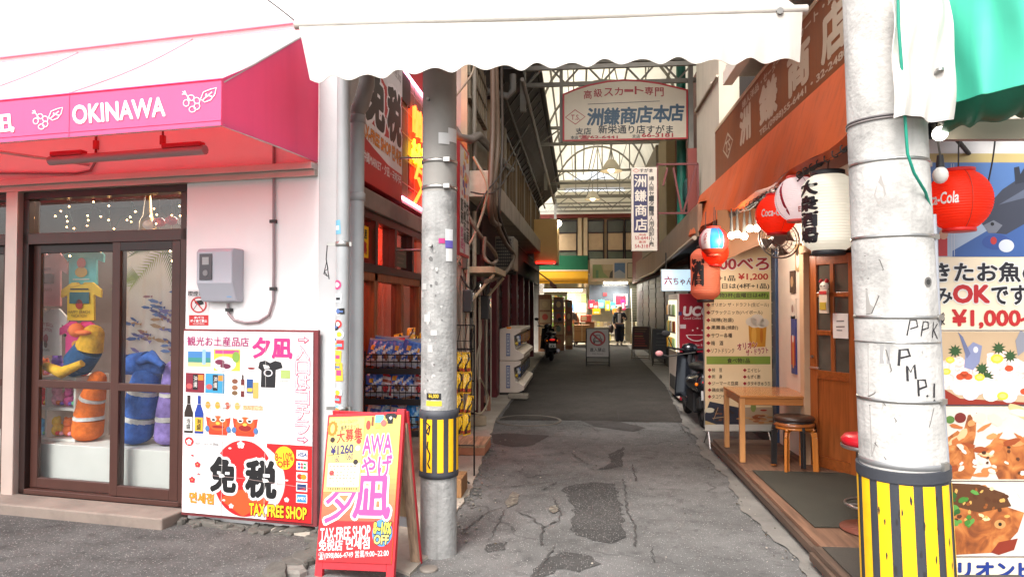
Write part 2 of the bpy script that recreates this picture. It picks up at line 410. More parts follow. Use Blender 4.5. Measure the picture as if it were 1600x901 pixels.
def sheet(name, px, m, h, parent=road, jag=0.0, n=6):
    pts = [G(u, v, h) for u, v in px]; out = []
    for i, p in enumerate(pts):
        q = pts[(i + 1) % len(pts)]; k = max(1, min(n * 4, int((q - p).length / .06))) if jag else 1
        for j in range(k):
            t = p.lerp(q, j / k)
            if jag and j: t += Vector((random.uniform(-jag, jag), random.uniform(-jag, jag), 0))
            out.append(t)
    c = MB(); c.add(out, [tuple(range(len(out)))], m)
    return c.build(name, parent)
sheet('dark_asphalt', [(-500, 1400), (-500, 760), (0, 770), (285, 800), (440, 822), (500, 842), (462, 880), (430, 1000), (420, 1400)], M_ASPH_D, .004, jag=.012)
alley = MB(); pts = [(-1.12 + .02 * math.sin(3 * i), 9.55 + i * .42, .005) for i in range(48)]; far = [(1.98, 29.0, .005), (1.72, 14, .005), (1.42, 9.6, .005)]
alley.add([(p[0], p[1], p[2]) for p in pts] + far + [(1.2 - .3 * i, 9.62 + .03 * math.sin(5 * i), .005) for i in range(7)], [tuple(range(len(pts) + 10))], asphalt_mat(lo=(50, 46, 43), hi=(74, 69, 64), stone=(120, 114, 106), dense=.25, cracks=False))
alley.build('dim_alley_asphalt', road)  # separate paving past the seam, coloured darker to stand for the alley's dimness
sheet('rough_patch', [(880, 762), (900, 756), (925, 752), (960, 754), (968, 775), (976, 810), (978, 838), (955, 848), (915, 838), (890, 826), (897, 800)], M_ROUGH, .004, jag=.03)
sheet('rough_patch', [(848, 875), (880, 862), (925, 868), (940, 880), (905, 893), (870, 888), (845, 901), (828, 908)], M_ROUGH, .004, jag=.03)
sheet('rough_patch', [(760, 850), (795, 845), (790, 858), (762, 862)], M_ROUGH, .004, jag=.02)
sheet('rough_patch', [(950, 710), (975, 697), (972, 728), (935, 733), (955, 722)], M_ROUGH, .004, jag=.02)
sheet('rough_patch', [(1195, 800), (1225, 803), (1260, 828), (1310, 880), (1290, 880), (1230, 845), (1196, 826)], M_ROUGH, .004, jag=.02)
sheet('tar_patch', [(766, 678), (790, 676), (858, 680), (832, 695), (800, 698), (772, 692)], M_PATCH, .004, jag=.01)
sheet('tar_patch', [(905, 655), (940, 652), (975, 660), (1010, 668), (990, 674), (930, 666)], M_PATCH, .004, jag=.01)
M_SAND = ramp_mat('gravel', [(.3, (70, 66, 58)), (.55, (108, 102, 92)), (.75, (150, 144, 132))], 30, bump=.6)
sheet('pothole', [(790, 782), (800, 766), (812, 772), (808, 786), (792, 793)], M_SAND, .008, jag=.012)
sheet('pothole', [(860, 790), (872, 788), (874, 796), (866, 801), (858, 797)], M_SAND, .008, jag=.008)
M_CRACK = mat((62, 60, 58), .9, 0, .1)
def crack(px, wd):
    c = MB(); pts = []
    for i in range(len(px) - 1):
        p, q = G(*px[i], .009), G(*px[i + 1], .009); k = max(2, int((q - p).length / .035))
        for j in range(k): pts.append(p.lerp(q, j / k) + Vector((random.uniform(-1, 1), random.uniform(-1, 1), 0)) * .012)
    vs = []
    for i, p in enumerate(pts):
        d = (pts[min(i + 1, len(pts) - 1)] - pts[max(i - 1, 0)]).normalized(); nn = Vector((-d.y, d.x, 0)) * wd * random.uniform(.08, .55)
        vs += [p + nn, p - nn]
    c.add(vs, [(2 * i, 2 * i + 1, 2 * i + 3, 2 * i + 2) for i in range(len(pts) - 1)], M_CRACK); c.build('crack', road)
for px, wd in [([(889, 704), (905, 716), (921, 726)], .018), ([(788, 796), (778, 818), (762, 846)], .012), ([(806, 798), (832, 808), (848, 822), (846, 850), (866, 853)], .022),
               ([(848, 822), (872, 812), (876, 802), (865, 775)], .016), ([(866, 853), (850, 880), (835, 901)], .014), ([(974, 748), (980, 795), (992, 820), (993, 855)], .016),
               ([(950, 748), (974, 748)], .012), ([(870, 752), (845, 765)], .016), ([(988, 725), (995, 752)], .014), ([(905, 745), (860, 752), (790, 760), (755, 762)], .014),
               ([(990, 655), (1000, 678)], .010), ([(965, 640), (967, 655), (990, 656)], .008), ([(700, 655), (790, 655), (900, 656)], .006), ([(1017, 855), (1022, 880)], .012),
               ([(1040, 640), (1070, 672), (1095, 700), (1130, 735)], .010), ([(720, 832), (760, 800), (790, 790)], .012), ([(1170, 745), (1185, 790), (1225, 840)], .008)]: crack(px, wd)
# access cover ring in the road
c0 = G(825, 657, 0); c = MB()
c.lathe([(.47, .003), (.47, .010), (.43, .010), (.43, .003)], mat((96, 88, 80), .8, 0, .2), 40, c0, cap=False)
c.build('cover_ring', road)
c1 = G(670, 890, 0); c = MB(); c.lathe([(.055, .002), (.055, .012), (.05, .016), (.001, .016)], mat((120, 112, 104), .7, .3, .2), 20, c1); c.build('stop_valve_cover', road)
# concrete aprons along both house lines
edge = [G(640, 900), G(690, 850), G(705, 818), G(722, 790), G(736, 766), G(747, 736), G(763, 692), G(770, 672), Vector((-1.17, 9.56, 0)), Vector((-1.15, 30, 0))]
pts = []
for i in range(len(edge) - 1):
    k = max(1, min(14, int((edge[i + 1] - edge[i]).length / .07)))
    for j in range(k):
        p = edge[i].lerp(edge[i + 1], j / k)
        if i < 7 and j: p += Vector((random.uniform(-.02, .02), random.uniform(-.02, .02), 0))
        pts.append(p)
pts.append(edge[-1]); poly = pts + [Vector((-2.3, 30, 0)), Vector((-2.3, 4.72, 0)), Vector((-1.65, 4.55, 0)), Vector((-1.35, 4.25, 0))]
b = MB(); n = len(poly)
b.add([(p.x, p.y, .018) for p in poly] + [(p.x, p.y, -.05) for p in poly], [tuple(range(n))[::-1] if False else tuple(range(n))] + [(i, (i + 1) % n, n + (i + 1) % n, n + i) for i in range(n)], M_CONC)
b.build('pavement', kind='structure')
cpts = [(2.7, 3.2), (2.7, 30), (1.95, 30), (1.75, 14), (1.40, 9.2), (1.34, 7.6), (1.30, 5.2), (1.36, 3.2)]; out = []
for i, p in enumerate(cpts):
    q = cpts[(i + 1) % 8]; k = 60 if 3 <= i <= 6 else 1
    for j in range(k):
        x, y = p[0] + (q[0] - p[0]) * j / k, p[1] + (q[1] - p[1]) * j / k
        out.append((x + (.03 * math.sin(3.1 * y) + .018 * math.sin(9.7 * y + 1) + .008 * math.sin(27 * y) + random.uniform(-.004, .004) if k > 1 else 0), y, .010))
b = MB(); b.add(out, [tuple(range(len(out)))], M_CONC_D); b.build('pavement', kind='structure')
b = MB(S); b.box(-7, -1.24, -.26, .0, -.05, .085, mat((118, 105, 96), .85, 0, .25, 4, .3, 50, grime=.5)); b.build('door_step', kind='structure', bevel=.012)
M_KERB = mat((86, 82, 76), .9, 0, .25, 6, .5, 50, grime=.6)
def rubble(b, x, y, sx, sy, sz, rz, m):
    ca, sa = math.cos(R(rz)), math.sin(R(rz)); n = 9
    top = [(sx / 2 * random.uniform(.7, 1) * math.cos(6.283 * i / n) * 1.2, sy / 2 * random.uniform(.7, 1) * math.sin(6.283 * i / n) * 1.2) for i in range(n)]
    f = lambda p, z, k: (x + (p[0] * ca - p[1] * sa) * k, y + (p[0] * sa + p[1] * ca) * k, z)
    vs = [f(p, sz * random.uniform(.75, 1), .9) for p in top] + [f(p, sz * .6, 1.04) for p in top] + [f(p, -.03, 1.08) for p in top]
    b.add(vs, [tuple(range(n))] + [(i, n + i, n + (i + 1) % n, (i + 1) % n) for i in range(n)] + [(n + i, 2 * n + i, 2 * n + (i + 1) % n, n + (i + 1) % n) for i in range(n)], m)
b = MB(S)                                                            # crumbling kerb at the corner under the big board
for i in range(26):
    t = i / 25; rubble(b, -1.22 + 1.2 * t + random.uniform(-.03, .03), -.05 - .07 * random.random() ** 2, random.choice([random.uniform(.03, .07), random.uniform(.10, .26)]), random.uniform(.03, .10), random.uniform(.012, .05), random.uniform(0, 180), M_KERB)
for i in range(16):
    t = i / 15; rubble(b, -.02 + .10 * math.sin(3 * t) + random.uniform(-.03, .03), -.15 - .75 * t, random.uniform(.10, .22), random.uniform(.10, .16), random.uniform(.03, .06), random.uniform(0, 180), random.choice([M_KERB, M_KERB, mat((122, 117, 110), .9, 0, .25, 6, .5, 50, grime=.6)]))
b.box(-1.24, -.02, -.10, .0, -.02, .012, M_KERB); b.build('kerb', kind='structure', bevel=.006)
b = MB()                                                             # loose stones along the broken edge
for i in range(240):
    q = random.choice([(700, 826), (735, 770), (748, 736), (763, 695)]); p = G(q[0] + random.gauss(0, 14), q[1] + random.gauss(0, 14), .012)
    b.sph(p, random.uniform(.004, .013), random.choice([M_CONC_D, M_CONC_D, M_SAND]), 6, (1, 1.2, .7))
for i in range(170):                                                 # grit and bits of litter swept over the street
    p = Vector((random.uniform(-3.2, 1.3), random.uniform(2.6, 9), .006))
    if i < 60: p = Vector((1.30 + random.gauss(0, .06), random.uniform(3.6, 9), .012))
    b.sph(p, random.uniform(.003, .009), random.choice([M_CONC_D, M_CONC, M_SAND, M_KERB, mat((70, 60, 44), .8)]), 6, (1, 1.5, .5))
b.build('gravel', kind='stuff')

# ================================================================ left: the souvenir shop
M_WALL = mat((240, 238, 236), .7, 0, .04, 2, .10, 90, grime=.05)
M_GREYW = mat((188, 190, 190), .6, 0, .06, 3, .1, 60, grime=.15)
M_BROWN = mat((70, 44, 38), .35, .2, .1, 8)
M_BROWN_D = mat((44, 30, 28), .35, .2, .1, 8)
M_ALU = mat((196, 178, 168), .35, .5, .06)
shop = thing('souvenir_shop', 'white walled souvenir shop on the street corner with brown sliding glass doors', 'shop', S.o, S.rz)
b = MB(S)
b.box(-1.28, -.16, 0, .25, 0, 2.62, M_WALL)
b.box(-7, -.16, 0, .25, 2.60, 6.8, M_WALL)
b.box(-7, -.85, 2.9, 3.0, 0, 6.8, M_WALL); b.box(-7.2, -7, -.0, 3.0, 0, 6.8, M_WALL)
b.box(-7, -.8, 0, 2.9, 6.7, 6.8, M_WALL)
b.build('wall', shop)
b = MB(S); b.box(-.158, .0, -.015, .36, 0, 6.8, M_GREYW); b.build('corner_pillar', shop, bevel=.01)
b = MB(S); b.box(-7, -.17, -.09, -.002, 2.575, 2.62, mat((206, 186, 180), .4, .3, .06)); b.box(-7, -.17, -.05, -.002, 2.53, 2.573, M_ALU); b.build('lintel_rail', shop)
b = MB(S)
b.box(-7, -.85, .26, 2.9, .02, .10, mat((120, 104, 92), .6, 0, .15)); b.box(-7, -.85, .25, 2.9, 2.72, 2.78, mat((110, 96, 88), .7)); b.build('floor_and_ceiling', shop)
b = MB(S); b.box(-7, -.95, 2.0, 2.08, .10, 2.72, mat((120, 98, 88), .7, 0, .3, 2)); b.build('inner_partition', shop)
GL = glass_mat((.92, .94, .94), 1.05)
# glazed front: post, transom lights, two sliding doors, the next bay on the left
b = MB(S); b.box(-2.985, -2.865, -.05, .10, .0, 2.53, M_ALU); b.build('front_post', shop, bevel=.006)
b = MB(S)
for x0, x1 in ((-2.862, -1.285), (-4.6, -2.988)):
    b.box(x0, x1, .0, .10, 2.47, 2.528, M_BROWN_D); b.box(x0, x1, .0, .10, 2.10, 2.19, M_BROWN)
    b.box(x0, x0 + .06, .0, .10, .085, 2.47, M_BROWN_D); b.box(x1 - .05, x1, .0, .10, .085, 2.47, M_BROWN); b.box(x0, x1, .0, .12, .085, .125, M_BROWN)
b.build('door_frame', shop, bevel=.004)
for x0, x1 in ((-2.80, -1.34), (-4.54, -3.04)):
    b = MB(S); b.box(x0, x1, .045, .052, 2.19, 2.47, GL); b.build('transom_light', shop)
def sliding(x0, x1, y, rail, low):
    d = MB(S)
    d.box(x0, x0 + .075, y, y + .035, .13, 2.10, M_BROWN); d.box(x1 - .075, x1, y, y + .035, .13, 2.10, M_BROWN)
    d.box(x0 + .075, x1 - .075, y, y + .035, 2.03, 2.10, M_BROWN_D); d.box(x0 + .075, x1 - .075, y, y + .035, .13, .21, M_BROWN)
    d.box(x0 + .075, x1 - .075, y - .002, y + .037, rail - .03, rail + .03, M_BROWN)
    o = d.build('sliding_door', shop, bevel=.004)
    g = MB(S); g.box(x0 + .075, x1 - .075, y + .014, y + .020, .21, rail - .03, GL); g.box(x0 + .075, x1 - .075, y + .014, y + .020, rail + .03, 2.03, GL); g.build('pane', o)
sliding(-2.80, -1.90, .045, .97, 0); sliding(-1.97, -1.34, .004, .97, 0); sliding(-3.95, -3.04, .045, .97, 0)
# side of the shop along the alley (recessed behind the corner pillar)
M_BEAM = mat((126, 116, 108), .6, 0, .12, 5, .1, 40, grime=.3)
M_ORW = wood_mat((150, 84, 42), .4, 3, 'Z')
b = MB(); b.box(-2.25, -2.0, 5.05, 9.2, 2.75, 6.8, mat((168, 44, 48), .6, 0, .1)); b.build('upper_side_wall', shop)
b = MB(); b.box(-2.25, -1.93, 5.05, 9.2, 2.50, 2.68, M_BEAM); b.build('lintel_beam', shop, bevel=.01)
b = MB()
b.box(-2.10, -1.96, 5.05, 9.0, 2.42, 2.50, M_BROWN_D); b.box(-2.10, -1.96, 5.05, 9.0, 1.92, 2.0, M_BROWN_D)
for yy in (5.1, 5.72, 6.44, 7.14, 7.9): b.box(-2.10, -1.96, yy, yy + .08, 2.0, 2.42, M_BROWN_D)
b.build('transom_frame', shop)
b = MB()
for yy in (5.1, 5.95, 6.45, 7.45, 8.3): b.box(-2.09, -1.97, yy, yy + .10, .1, 1.92, M_ORW)
b.box(-2.09, -1.97, 5.1, 8.4, .1, .3, M_ORW); b.box(-2.09, -1.97, 5.1, 8.4, 1.84, 1.92, M_ORW); b.build('wooden_door_frame', shop, bevel=.006)
b = MB(); b.box(-2.035, -2.03, 5.1, 8.4, 2.0, 2.42, glass_mat((1, .62, .55), 1.2)); b.box(-2.035, -2.03, 5.1, 8.4, .3, 1.84, glass_mat((.95, .8, .72), 1.2)); b.build('side_glass', shop)
b = MB(); b.box(-3.0, -2.95, 5.0, 9.2, .1, 2.7, ramp_mat('goods_wall', [(.1, (130, 50, 36)), (.4, (196, 120, 60)), (.6, (150, 60, 60)), (.85, (220, 180, 150))], 9, 'cell', bump=0)); b.build('goods_wall', shop)
b = MB(); b.tube([(-2.5, 5.3, 2.3), (-2.5, 8.4, 2.3)], .018, glow((255, 104, 78), 24)); tag(b.build('tube_lamp'), 'glowing orange red tube lamp inside the side window of the souvenir shop', 'lamp')
b = MB(); b.box(-2.0, -1.952, 7.3, 7.75, 3.9, 4.4, mat((60, 54, 50), .7)); b.build('shutter_case', shop)
# things seen through the front glass
b = MB(S); b.box(-3.30, -1.30, .16, .60, .10, .46, mat((196, 192, 186), .6, 0, .06)); b.build('display_plinth', label='low pale plinth running behind the sliding glass doors', cat='plinth', bevel=.006)
b = MB(S); b.box(-4.5, -3.32, .16, .60, .10, .46, mat((196, 192, 186), .6, 0, .06)); b.build('display_plinth', label='low pale plinth behind the glass left of the grey front post', cat='plinth', bevel=.006)
sh = thing('cube_shelf', 'white cube shelf with small toys standing behind the left sliding door', 'shelf', S.M @ Vector((-2.5, .45, .46)), S.rz)
b = MB(S); mw = mat((216, 210, 202), .5, 0, .05)
for z in (.462, .72, .98): b.box(-3.22, -2.58, .26, .60, z, z + .022, mw)
for x in (-3.22, -2.90, -2.60): b.box(x, x + .02, .26, .60, .484, .98, mw)
b.build('shelf_board', sh)
CUTE = [(226, 90, 150), (96, 170, 220), (250, 200, 70), (240, 120, 60), (130, 90, 190), (120, 200, 150), (230, 60, 60), (250, 170, 190)]
WHERE = ['lowest', 'middle', 'top']
k = 0
for r_, z in enumerate((.486, .744, 1.004)):
    for q in range(5):
        c = CUTE[k % 8]; k += 1; x = -3.14 + q * .132; r = random.uniform(.048, .062)
        b = MB(S); mm = mat(c, .95, 0, .35, 30, .9, 60, spec=.15); b.sph((x, .36, z + r * .9), r, mm, 12, (1, 1, .95)); b.sph((x, .345, z + r * 2.1), r * .72, mm, 12)
        for sx in (-1, 1): b.sph((x + sx * r * .5, .345, z + r * 2.7), r * .26, mm, 8); b.sph((x + sx * r * .8, .32, z + r * .5), r * .32, mat(CUTE[(k + 3) % 8], .9, 0, .1), 8)
        b.build('soft_toy', label='small soft toy, %s from the left on the %s level of the cube shelf' % (ORD[q], WHERE[r_]), cat='toy', group='small soft toys on the cube shelf')
def inx(x, y): return x + (x - 2.41) / 4.38 * y          # how far left the view through the glass shifts at depth y
def tshirt(x0, x1, z0, z1, rgb, art, label, y=.30):
    x0, x1 = inx(x0, y), inx(x1, y)
    wd, ht = x1 - x0, z1 - z0; b = MB(S); xm = (x0 + x1) / 2
    p = [(-.36, 0), (.36, 0), (.35, .68), (.5, .60), (.5, .80), (.28, 1), (.12, 1), (.07, .95), (-.07, .95), (-.12, 1), (-.28, 1), (-.5, .80), (-.5, .60), (-.35, .68)]
    mp = lambda x, z, d: Vector((xm + x * wd, y + d + .012 * math.sin(9 * x + 4 * z), z0 + z * ht))
    b.prism(p, .018, mat(rgb, .9, 0, .08, 20), mp)
    pr = Pr(b, flat((xm - wd * .36, y - .016, z0), (1, 0, 0), (0, 0, 1), 0, 0, 100, 100, wd * .72, ht)); art(pr)
    return b.build('t_shirt', label=label, cat='t-shirt', group='t-shirts hung in the shop window')
def art_a(pr): pr.text('HAPPY BEACH', 22, 34, 78, 42, (214, 60, 96), arc=4); pr.text('VACATION', 26, 44, 74, 51, (214, 60, 96), arc=3); pr.ell(50, 64, 9, 9, (200, 50, 70)); pr.ell(50, 76, 7, 8, (120, 60, 50)); pr.text('OKINAWA', 34, 86, 66, 91, (60, 60, 60))
def art_b(pr): pr.text('HAPPY BEACH', 10, 74, 90, 82, (60, 40, 30)); pr.text('VACATION', 22, 84, 78, 92, (60, 40, 30)); pr.rect(14, 26, 86, 56, (60, 120, 130)); pr.ell(50, 58, 13, 13, (200, 60, 50)); pr.line([(16, 18), (84, 18)], 4, (60, 40, 30))
def art_c(pr): pr.ell(50, 42, 16, 14, (226, 110, 96)); pr.ell(50, 66, 22, 14, (240, 180, 80)); pr.line([(20, 85), (80, 85)], 3, (250, 250, 240))
def art_d(pr): pr.text('HAPPY BEACH', 14, 22, 86, 31, (250, 220, 60), arc=5); pr.text('VACATION', 24, 34, 76, 42, (250, 220, 60)); pr.ell(50, 66, 20, 12, (250, 170, 60))
def art_e(pr): pr.rect(20, 40, 80, 58, (150, 60, 50)); pr.text('OKINAWA', 28, 66, 72, 73, (200, 80, 90)); pr.line([(34, 31), (66, 31)], 4, (200, 80, 90))
tshirt(-2.76, -2.42, 1.60, 2.06, (232, 160, 160), art_e, 'salmon pink t-shirt hung high at the left edge of the sliding door')
tshirt(-2.44, -2.06, 1.78, 2.10, (110, 196, 196), art_c, 'turquoise t-shirt hung above the yellow one in the shop window', .34)
tshirt(-2.45, -2.08, 1.48, 1.80, (240, 196, 60), art_b, 'yellow t-shirt with a green picture hung in the shop window', .28)
tshirt(-2.77, -2.41, 1.18, 1.58, (236, 232, 226), art_a, 'white t-shirt with red printing hung in the shop window', .27)
tshirt(-2.46, -2.10, 1.18, 1.47, (222, 60, 130), art_d, 'magenta t-shirt with yellow printing hung in the shop window', .26)
def plush(path, rs, mats_, label, fins=None, face=None):
    path = [(inx(p[0], p[1]), p[1], p[2]) for p in path]; b = MB(S); n = len(path) - 1
    for i in range(n):
        b.tube([Vector(path[i]).lerp(Vector(path[i + 1]), t / 4) for t in range(5)], [rs[i] + (rs[i + 1] - rs[i]) * t / 4 for t in range(5)], mats_[i % len(mats_)], 16)
    b.sph(path[-1], rs[-1], mats_[-1], 16); b.sph(path[0], rs[0], mats_[0], 16, (1, 1, .6))
    if fins: fins(b)
    b.build('plush_toy', label=label, cat='plush toy', subd=0)
mo, mwh, mbl, mpu = [mat(c, .95, 0, .35, 18, .9, 45, spec=.15, grime=.25) for c in ((226, 110, 40), (214, 206, 200), (62, 100, 176), (146, 122, 188))]
plush([(-2.18, .34, .53), (-2.17, .34, .64), (-2.17, .34, .67), (-2.14, .34, .80), (-2.13, .34, .83), (-2.09, .34, .98)], [.12, .12, .115, .10, .098, .07], [mo, mwh, mo, mwh, mo], 'orange conical plush toy with white bands leaning behind the left sliding door')
plush([(-1.72, .32, .54), (-1.70, .32, .66), (-1.69, .32, .70), (-1.66, .32, .88), (-1.65, .32, .92), (-1.60, .32, 1.10)], [.13, .13, .13, .12, .12, .10], [mbl, mwh, mbl, mwh, mbl], 'tall blue plush toy with white bands behind the right sliding door')
plush([(-1.42, .36, .53), (-1.41, .36, .66), (-1.41, .36, .70), (-1.39, .36, .86), (-1.39, .36, .89), (-1.37, .36, 1.08)], [.11, .11, .11, .10, .10, .08], [mpu, mwh, mpu, mwh, mpu], 'lilac plush toy with white bands at the right edge of the glass door')
def fins1(b):
    b.tube([(-1.9, 0.2, 1.15), (-1.77, 0.2, 1.2), (-1.66, 0.2, 1.12)], [.03, .05, .02], mbl); b.sph((-2.07, 0.19, 1.14), .022, mat((240, 240, 240), .4), 8); b.sph((-2.07, 0.172, 1.14), .011, mat((10, 10, 12), .3), 8)
plush([(-1.88, .3, 1.08), (-1.76, .3, 1.12), (-1.62, .3, 1.13), (-1.52, .3, 1.10)], [.05, .09, .10, .06], [mbl, mbl, mbl], 'blue whale plush toy lying on top of the tall blue one', fins1)
my, mdb = [mat(c, .95, 0, .35, 18, .9, 45, spec=.15, grime=.25) for c in ((226, 172, 52), (44, 84, 128))]
def fins2(b):
    b.tube([(-2.81, 0.18, 1.1), (-2.62, 0.16, 1.05), (-2.43, 0.18, 1.13)], [.035, .05, .03], my); b.sph((-2.52, 0.2, 1.4), .06, mat((240, 120, 60), .9), 10)
    b.sph((-2.43, 0.18, 1.38), .045, mat((240, 120, 60), .9), 10, (1.6, 1, .5)); b.sph((-2.56, 0.13, 1.36), .014, mat((10, 10, 10), .3), 6)
plush([(-2.36, .27, 1.05), (-2.28, .27, 1.12), (-2.18, .27, 1.24), (-2.14, .27, 1.36)], [.06, .12, .11, .085], [mdb, mdb, my], 'blue and yellow plush bird with orange beak seated behind the left sliding door', fins2)
# pale curtain with a shoal of fish
b = MB(S); b.grid(lambda s_, t: Vector((-2.50 + .72 * s_, .62 + .02 * math.sin(26 * s_), .46 + 1.62 * t)), 30, 4, mat((206, 200, 196), .8, 0, .05, trans=.3))
pr = Pr(b, lambda x, y, L: Vector((-2.50 + .72 * x / 100, .595 - .002 * L, 2.08 - 1.62 * y / 280)))
for i in range(46):
    x, y = random.uniform(10, 88), random.uniform(60, 190); q = random.uniform(7, 11); a = R(random.uniform(-35, 5)); c = random.choice([(70, 110, 180), (110, 140, 200), (140, 130, 190), (80, 90, 150), (190, 150, 110), (170, 110, 130)])
    f = lambda dx, dy: (x + dx * math.cos(a) + dy * math.sin(a), y - dx * math.sin(a) + dy * math.cos(a))
    pr.poly([f(-q, 0), f(-q * .4, q * .28), f(q * .4, q * .2), f(q * .7, 0), f(q * .4, -q * .2), f(-q * .4, -q * .28)], c, 2); pr.poly([f(q * .6, 0), f(q * 1.1, q * .3), f(q * 1.1, -q * .3)], c, 3)
b.build('curtain', label='pale curtain printed with a shoal of blue fish behind the right door', cat='curtain')
pl = thing('palm_frond_bunch', 'artificial palm fronds hanging at the top of the right glass door', 'plant', S.M @ Vector((-1.5, .5, 1.7)), S.rz)
for q, (x, z, dx, dz) in enumerate([(-1.84, 2.10, -.36, -.24), (-1.86, 2.12, .10, -.34), (-2.14, 1.85, -.22, .0), (-1.98, 2.12, -.22, .0)]):
    b = MB(S); mg = mat([(150, 160, 80), (96, 124, 60)][q % 2], .7, 0, .2, 20)
    for t in range(16):
        a = t / 15; p = Vector((x + dx * a, .45, z + dz * a - .08 * a * a)); d = Vector((dx, 0, dz)).normalized(); nn = Vector((-d.z, 0, d.x))
        for s_ in (-1, 1):
            e = p + d * .09 + nn * s_ * .10 * (1 - .6 * a); b.add([p, p + d * .014, e, p - d * .006], [(0, 1, 2, 3)], mg)
    b.build('frond', pl)
# string of fairy lights and a brass lamp in the transom
fl = thing('string_lights', 'string of tiny warm fairy lights hung inside the transom glass', 'string lights', S.M @ Vector((-2.1, .2, 2.3)), S.rz)
b = MB(S); pts = [(-2.78 + 1.42 * i / 40, .22 + .04 * math.sin(i), 2.33 + .07 * math.sin(i * 1.7) + .05 * math.sin(i * .6)) for i in range(41)]; b.tube(pts, .003, mat((40, 60, 40), .6), 4); b.build('wire', fl)
mg_ = glow((255, 190, 120), 14)
for i, p in enumerate(pts):
    if i % 2 == 0 or random.random() < .4:
        b = MB(S); b.sph((p[0] + random.uniform(-.02, .02), p[1], p[2] + random.uniform(-.06, .05)), .0062, mg_, 6); b.build('light_bulb', fl)
for q, (x, z) in enumerate([(-2.62, 2.02), (-2.30, 2.05), (-1.62, 2.04), (-1.60, 1.96), (-1.56, 1.85)]):
    b = MB(S); b.sph((x, .22, z), .007, mg_, 6); b.build('light_bulb', fl)
lp = thing('pendant_lamp', 'brass coloured glowing lamp behind the transom glass', 'lamp', S.M @ Vector((-2.3, .7, 2.2)), S.rz)
b = MB(S); b.lathe([(.075, 2.22), (.07, 2.36), (.04, 2.42), (.01, 2.72)], mat((190, 150, 90), .35, .8, .05, emis=.0), 18, (-2.33, .75, 0), cap=False); b.build('lamp_shade', lp)
b = MB(S); b.sph((-2.33, .75, 2.25), .05, glow((255, 214, 150), 9), 12); b.build('light_bulb', lp)
pd = bpy.data.lights.new('shop_fill_light', 'AREA'); pd.shape = 'RECTANGLE'; pd.size = 2.6; pd.size_y = .5; pd.energy = 26; pd.color = (1, .86, .74)  # fill light without a fixture, added to brighten the shop interior
po = bpy.data.objects.new('shop_fill_light', pd); COL.objects.link(po); po.location = S.M @ Vector((-2.4, 1.1, 2.66)); po.rotation_euler = (0, 0, R(S.rz)); po.parent = None
for q, (x, z) in enumerate([(-1.92, 2.27), (-1.82, 2.29), (-1.70, 2.30), (-1.58, 2.29), (-1.46, 2.30), (-1.38, 2.30)]):
    b = MB(S); c = [(230, 220, 210), (200, 60, 70), (190, 70, 90), (220, 210, 210), (210, 200, 190), (170, 70, 80)][q]
    b.sph((x, .32, z), .05, mat(c, .3, 0, .1), 12, (1, 1, .8)); b.tube([(x, .32, z + .03), (x, .32, 2.47)], .003, mat((80, 70, 60), .5), 4); b.tube([(x, .32, z - .03), (x, .32, z - .09)], .002, mat((230, 220, 200), .5), 4); b.box(x - .014, x + .014, .318, .322, z - .15, z - .09, mat((240, 230, 210), .7))
    b.build('wind_chime', label='round glass wind chime, %s from the left behind the transom glass' % ORD[q], cat='wind chime', group='glass wind chimes in the transom')

# ---------------------------------------------------------------- pink awning
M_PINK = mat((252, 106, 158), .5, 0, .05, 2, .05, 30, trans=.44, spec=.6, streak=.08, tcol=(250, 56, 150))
M_PINK_SKYLIT = mat((250, 196, 208), .55, 0, .05, 2, .05, 30, trans=.46, spec=.7, tcol=(252, 84, 92))      # same pink fabric, paled to stand for sky glare on the slope
aw = thing('shop_awning', 'pink fabric awning with white OKINAWA lettering over the souvenir shop front', 'awning', S.M @ Vector((-3, -.5, 2.6)), S.rz)
XL, XR, ZB, ZT, ZW, YF = -7.0, -.17, 2.63, 2.90, 3.63, -1.05
b = MB(S); b.grid(lambda s_, t: Vector((XL + (XR - XL) * s_, YF * (1 - t), ZT + (ZW - ZT) * t - .03 * math.sin(math.pi * t))), 20, 8, M_PINK_SKYLIT)
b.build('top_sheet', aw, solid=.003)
b = MB(S); b.grid(lambda s_, t: Vector((XL + (XR - XL) * s_, YF - .003, ZB + (ZT - ZB) * t)), 20, 2, M_PINK)
b.build('valance', aw, solid=.003)
b = MB(S); n = 10
def side(s_, t):
    y = YF * (1 - s_) - .006 * s_; zt = ZT + (ZW - ZT) * s_ - .03 * math.sin(math.pi * s_); return Vector((XR + .02 * math.sin(s_ * 3.14) * (1 - t), y, ZB + (zt - ZB) * t))
b.grid(side, 10, 6, M_PINK); b.build('side_sheet', aw, solid=.003)
b = MB(S)
for x in (-1.25, -2.33, -3.41, -4.5): b.tube([(x, YF * (1 - t / 8) - .002, ZT + (ZW - ZT) * t / 8 - .03 * math.sin(math.pi * t / 8) + .002) for t in range(9)], .005, M_PINK_SKYLIT, 5); b.tube([(x, YF - .004, ZT), (x, YF - .004, ZB)], .0035, M_PINK, 4)
b.tube([(XL, YF - .006, ZT - .004), (XR, YF - .006, ZT - .004)], .005, M_PINK, 5); b.tube([(XL, YF - .005, ZB + .03), (XR, YF - .005, ZB + .03)], .002, M_PINK, 4)
b.build('seam', aw)
b = MB(S); b.box(XL, XR - .1, -.03, -.002, 3.655, 3.675, mat((226, 150, 164), .6)); b.build('wall_flashing', aw)
b = MB(S); ms = mat((210, 200, 200), .4, .6, .05)
b.tube([(XL, YF + .02, ZB + .012), (XR - .01, YF + .02, ZB + .012)], .012, ms, 6); b.tube([(XR - .01, YF + .02, ZB + .012), (XR - .01, -.01, ZB + .012)], .012, ms, 6)
b.tube([(XR - .01, YF + .02, ZT - .015), (XR - .01, -.01, ZW - .02)], .012, ms, 6)
